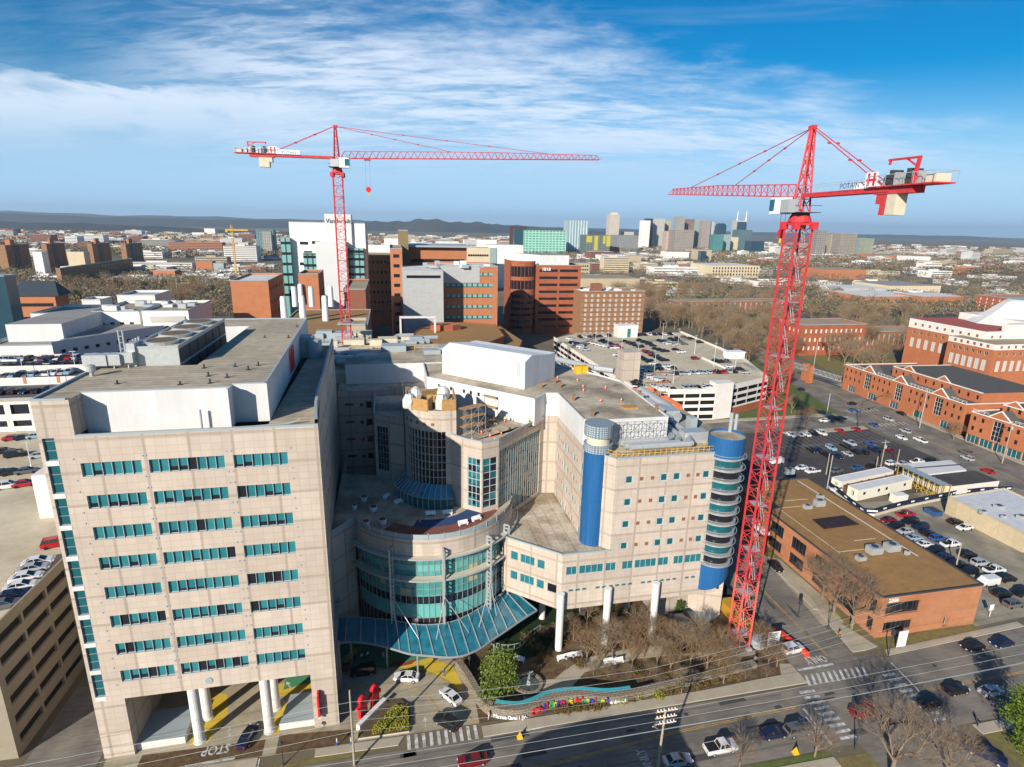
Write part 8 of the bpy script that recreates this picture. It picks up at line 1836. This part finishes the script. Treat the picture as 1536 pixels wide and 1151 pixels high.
m_cable=M('bare_aluminium_cable',(.55,.60,.58),.4,0,metal=.3)
def cable(pts,r,lab):
    P=[]
    for (a,c,sag) in pts:
        for i in range(13): t=i/12; P.append((a[0]+(c[0]-a[0])*t,a[1]+(c[1]-a[1])*t,a[2]+(c[2]-a[2])*t-sag*4*t*(1-t)))
    b=MB(); b.path(P,r,4); b.build('power_line',m_cable,label=lab,cat='power line',group='power lines along the street')
names=['topmost','second highest','third highest','fourth','fifth','sixth','lowest','seventh']
ends={0:((-70,62,13.5),(37,62,12.5),(140,62,16.5)),1:((-70,61.5,12.4),(37,61.5,11.4),(140,61.5,15)),2:((-70,61,11.2),(37,61,10.3),(140,61,13.6)),3:((-70,62.8,9.0),(37,62.4,8.8),(140,62.4,11.6))}
for k,(a,m_,c) in ends.items(): cable([(a,m_,.4),(m_,c,.6)],.022,f'{names[k]} wire over the street on the pole with the white insulator arms')
for k,(za_,zb_,zc_,vv) in enumerate(((8.6,11.9,8.2,72.6),(6.6,10.2,6.6,72.6),(5.0,8.4,4.6,72.7),(3.4,6.6,3.0,72.5))):
    cable([((-60,vv,za_),(-7.9,vv,zb_),.2),((-7.9,vv,zb_),(40,vv+1,zc_-.4+1.4),.5),((40,vv+1,zc_+1.0),(95,vv+6,zc_+3.2),.4)],.022,f'{names[k]} wire strung from the plain wooden pole along the stone wall')
for i,(x,y,yt,l_) in enumerate(((1239,712,680,'short leaning wooden pole at the corner of the dark lot'),(1239+1,735,683,'grey pole rising beside the office trailers'),(1321,700,660,'wooden pole with transformer behind the two trailers'),(1314,702,685,'cut wooden stub beside the transformer pole'),(1343,706,674,'slim wooden pole between the trailers and the dark cars'),(1420,770,740,'grey pole at the corner of the cream building'),(1433,853,815,'white topped wooden pole among the cars of the rear lot'),(1379,642,582,'tall pale steel street light by the arch of the gabled building'),(1503,695,632,'bare wooden pole with a transformer on the avenue'),(1240,622,590,'pale signal pole at the junction'),(1217,572,510,'tall blue-grey lamp pole by the footbridge'),(1286,643,600,'black traffic signal pole at the corner of the dark lot'))):
    u,v=pz(x,y); h=hz(u,v,yt); m=m_galv if any(w in l_ for w in('grey','steel','pale','blue')) else m_dkgrey if 'black' in l_ else None
    T=upole(u,v,min(h,24),l_,False,m)
    if 'transformer' in l_ and 'stub' not in l_: b=MB(); b.box(u-1.6,u+1.6,v-.1,v+.1,h-1,h-.8); b.tube((u+.5,v,h-3.2),(u+.5,v,h-2),.35,n=8); b.build('transformer',m_galv,T)
    if 'signal' in l_ and 'black' in l_: b=MB(); b.bar((u,v,h-1),(u+16,v+6,h-.4),.22); b.build('signal_arm',m_dkgrey,T); b=MB(); b.box(u+10,u+10.6,v+3.8,v+4.4,h-2,h-.6); b.build('signal_head',m_dkgrey,T)
for x,y,yt,l_ in ((55,437,420,'steel lattice pole in the western trees'),(268,453,418,'pale transmission pole by the research blocks'),(298,428,403,'pale transmission pole in the grove')):
    u,v=pz(x,y) if y<450 else pz(x,y); h=hz(u,v,yt); upole(u,v,h,l_,True,m_galv,arm_len=4)
# corner furniture at the crossing
T=thing('notice_board','large white notice board on posts before the brick office','sign',(*pz(1350,975),0)); u,v=ORG[T.name][:2]; b=MB(); b.box(u-1.0,u+1.0,v-.06,v+.06,.8,4.4); b.build('panel',m_wt,T); b=MB()
for k in range(7): b.box(u-.8,u+.7-(k%3)*.3,v-.09,v-.065,3.9-k*.4,4.02-k*.4)
b.build('print',m_ltg,T)
for s in (-.9,.9): b=MB(); b.box(u+s-.06,u+s+.06,v+.07,v+.2,0,4.2); b.build('post',m_galv,T)
for x,y,h,l_ in ((1332,985,5.2,'black signal post with push buttons at the near office corner'),(1282,1125,5,'black signal post at the near side of the west crossing'),(1197,926,3.4,'round-topped black sign post on the side street divider')):
    u,v=pz(x,y); T=thing('signal_post',l_,'signal post',(u,v,0)); b=MB(); b.tube((u,v,0),(u,v,h),.11,n=8); b.build('pole',m_dkgrey,T); b=MB(); b.box(u-.3,u+.3,v-.25,v+.25,h-.2,h+.9); b.build('signal_head',m_dkgrey,T)
u,v=pz(1484,925); b=MB(); b.box(u-.5,u+.5,v-.05,v+.05,1.6,3.0); b.tube((u,v,0),(u,v,1.6),.06,n=6); b.build('lot_sign',[m_wt],label='small white lot sign at the driveway east of the brick office',cat='sign')
u,v=pz(1197,926)
# big shading building across the street (out of the frame, it throws the shadow on the road)
hb=22.; dx,dy=1.49*hb,1.68*hb
sh=[pz(x,y) for x,y in ((768,1151),(791,1111),(824,1096),(885,1078),(975,1066),(1024,1068),(1020,1094),(1049,1151))]
P=[(u-dx,v-dy) for u,v in sh]; P=P+[(P[-1][0]+1,8),(P[0][0]-4,8)]
b=MB(); b.prism(P,0,hb,0,1); b.build('street_building',[m_brick,m_rgrey],label='brick building across the street whose shadow falls on the road',cat='building')
# ================================================================== air
m,n,l,bs=new_mat('air'); n.remove(bs); pv_=n.new('ShaderNodeVolumePrincipled'); pv_.inputs['Color'].default_value=(.66,.84,1,1); pv_.inputs['Density'].default_value=.00006; pv_.inputs['Anisotropy'].default_value=.2; l.new(pv_.outputs[0],n['Material Output'].inputs['Volume'])
b=MB(); b.box(-16000,16000,-500,16500,-3,330); b.build('haze',m,label='thin bluish winter haze over the town',cat='haze',kind='stuff',org=(0,0,0))
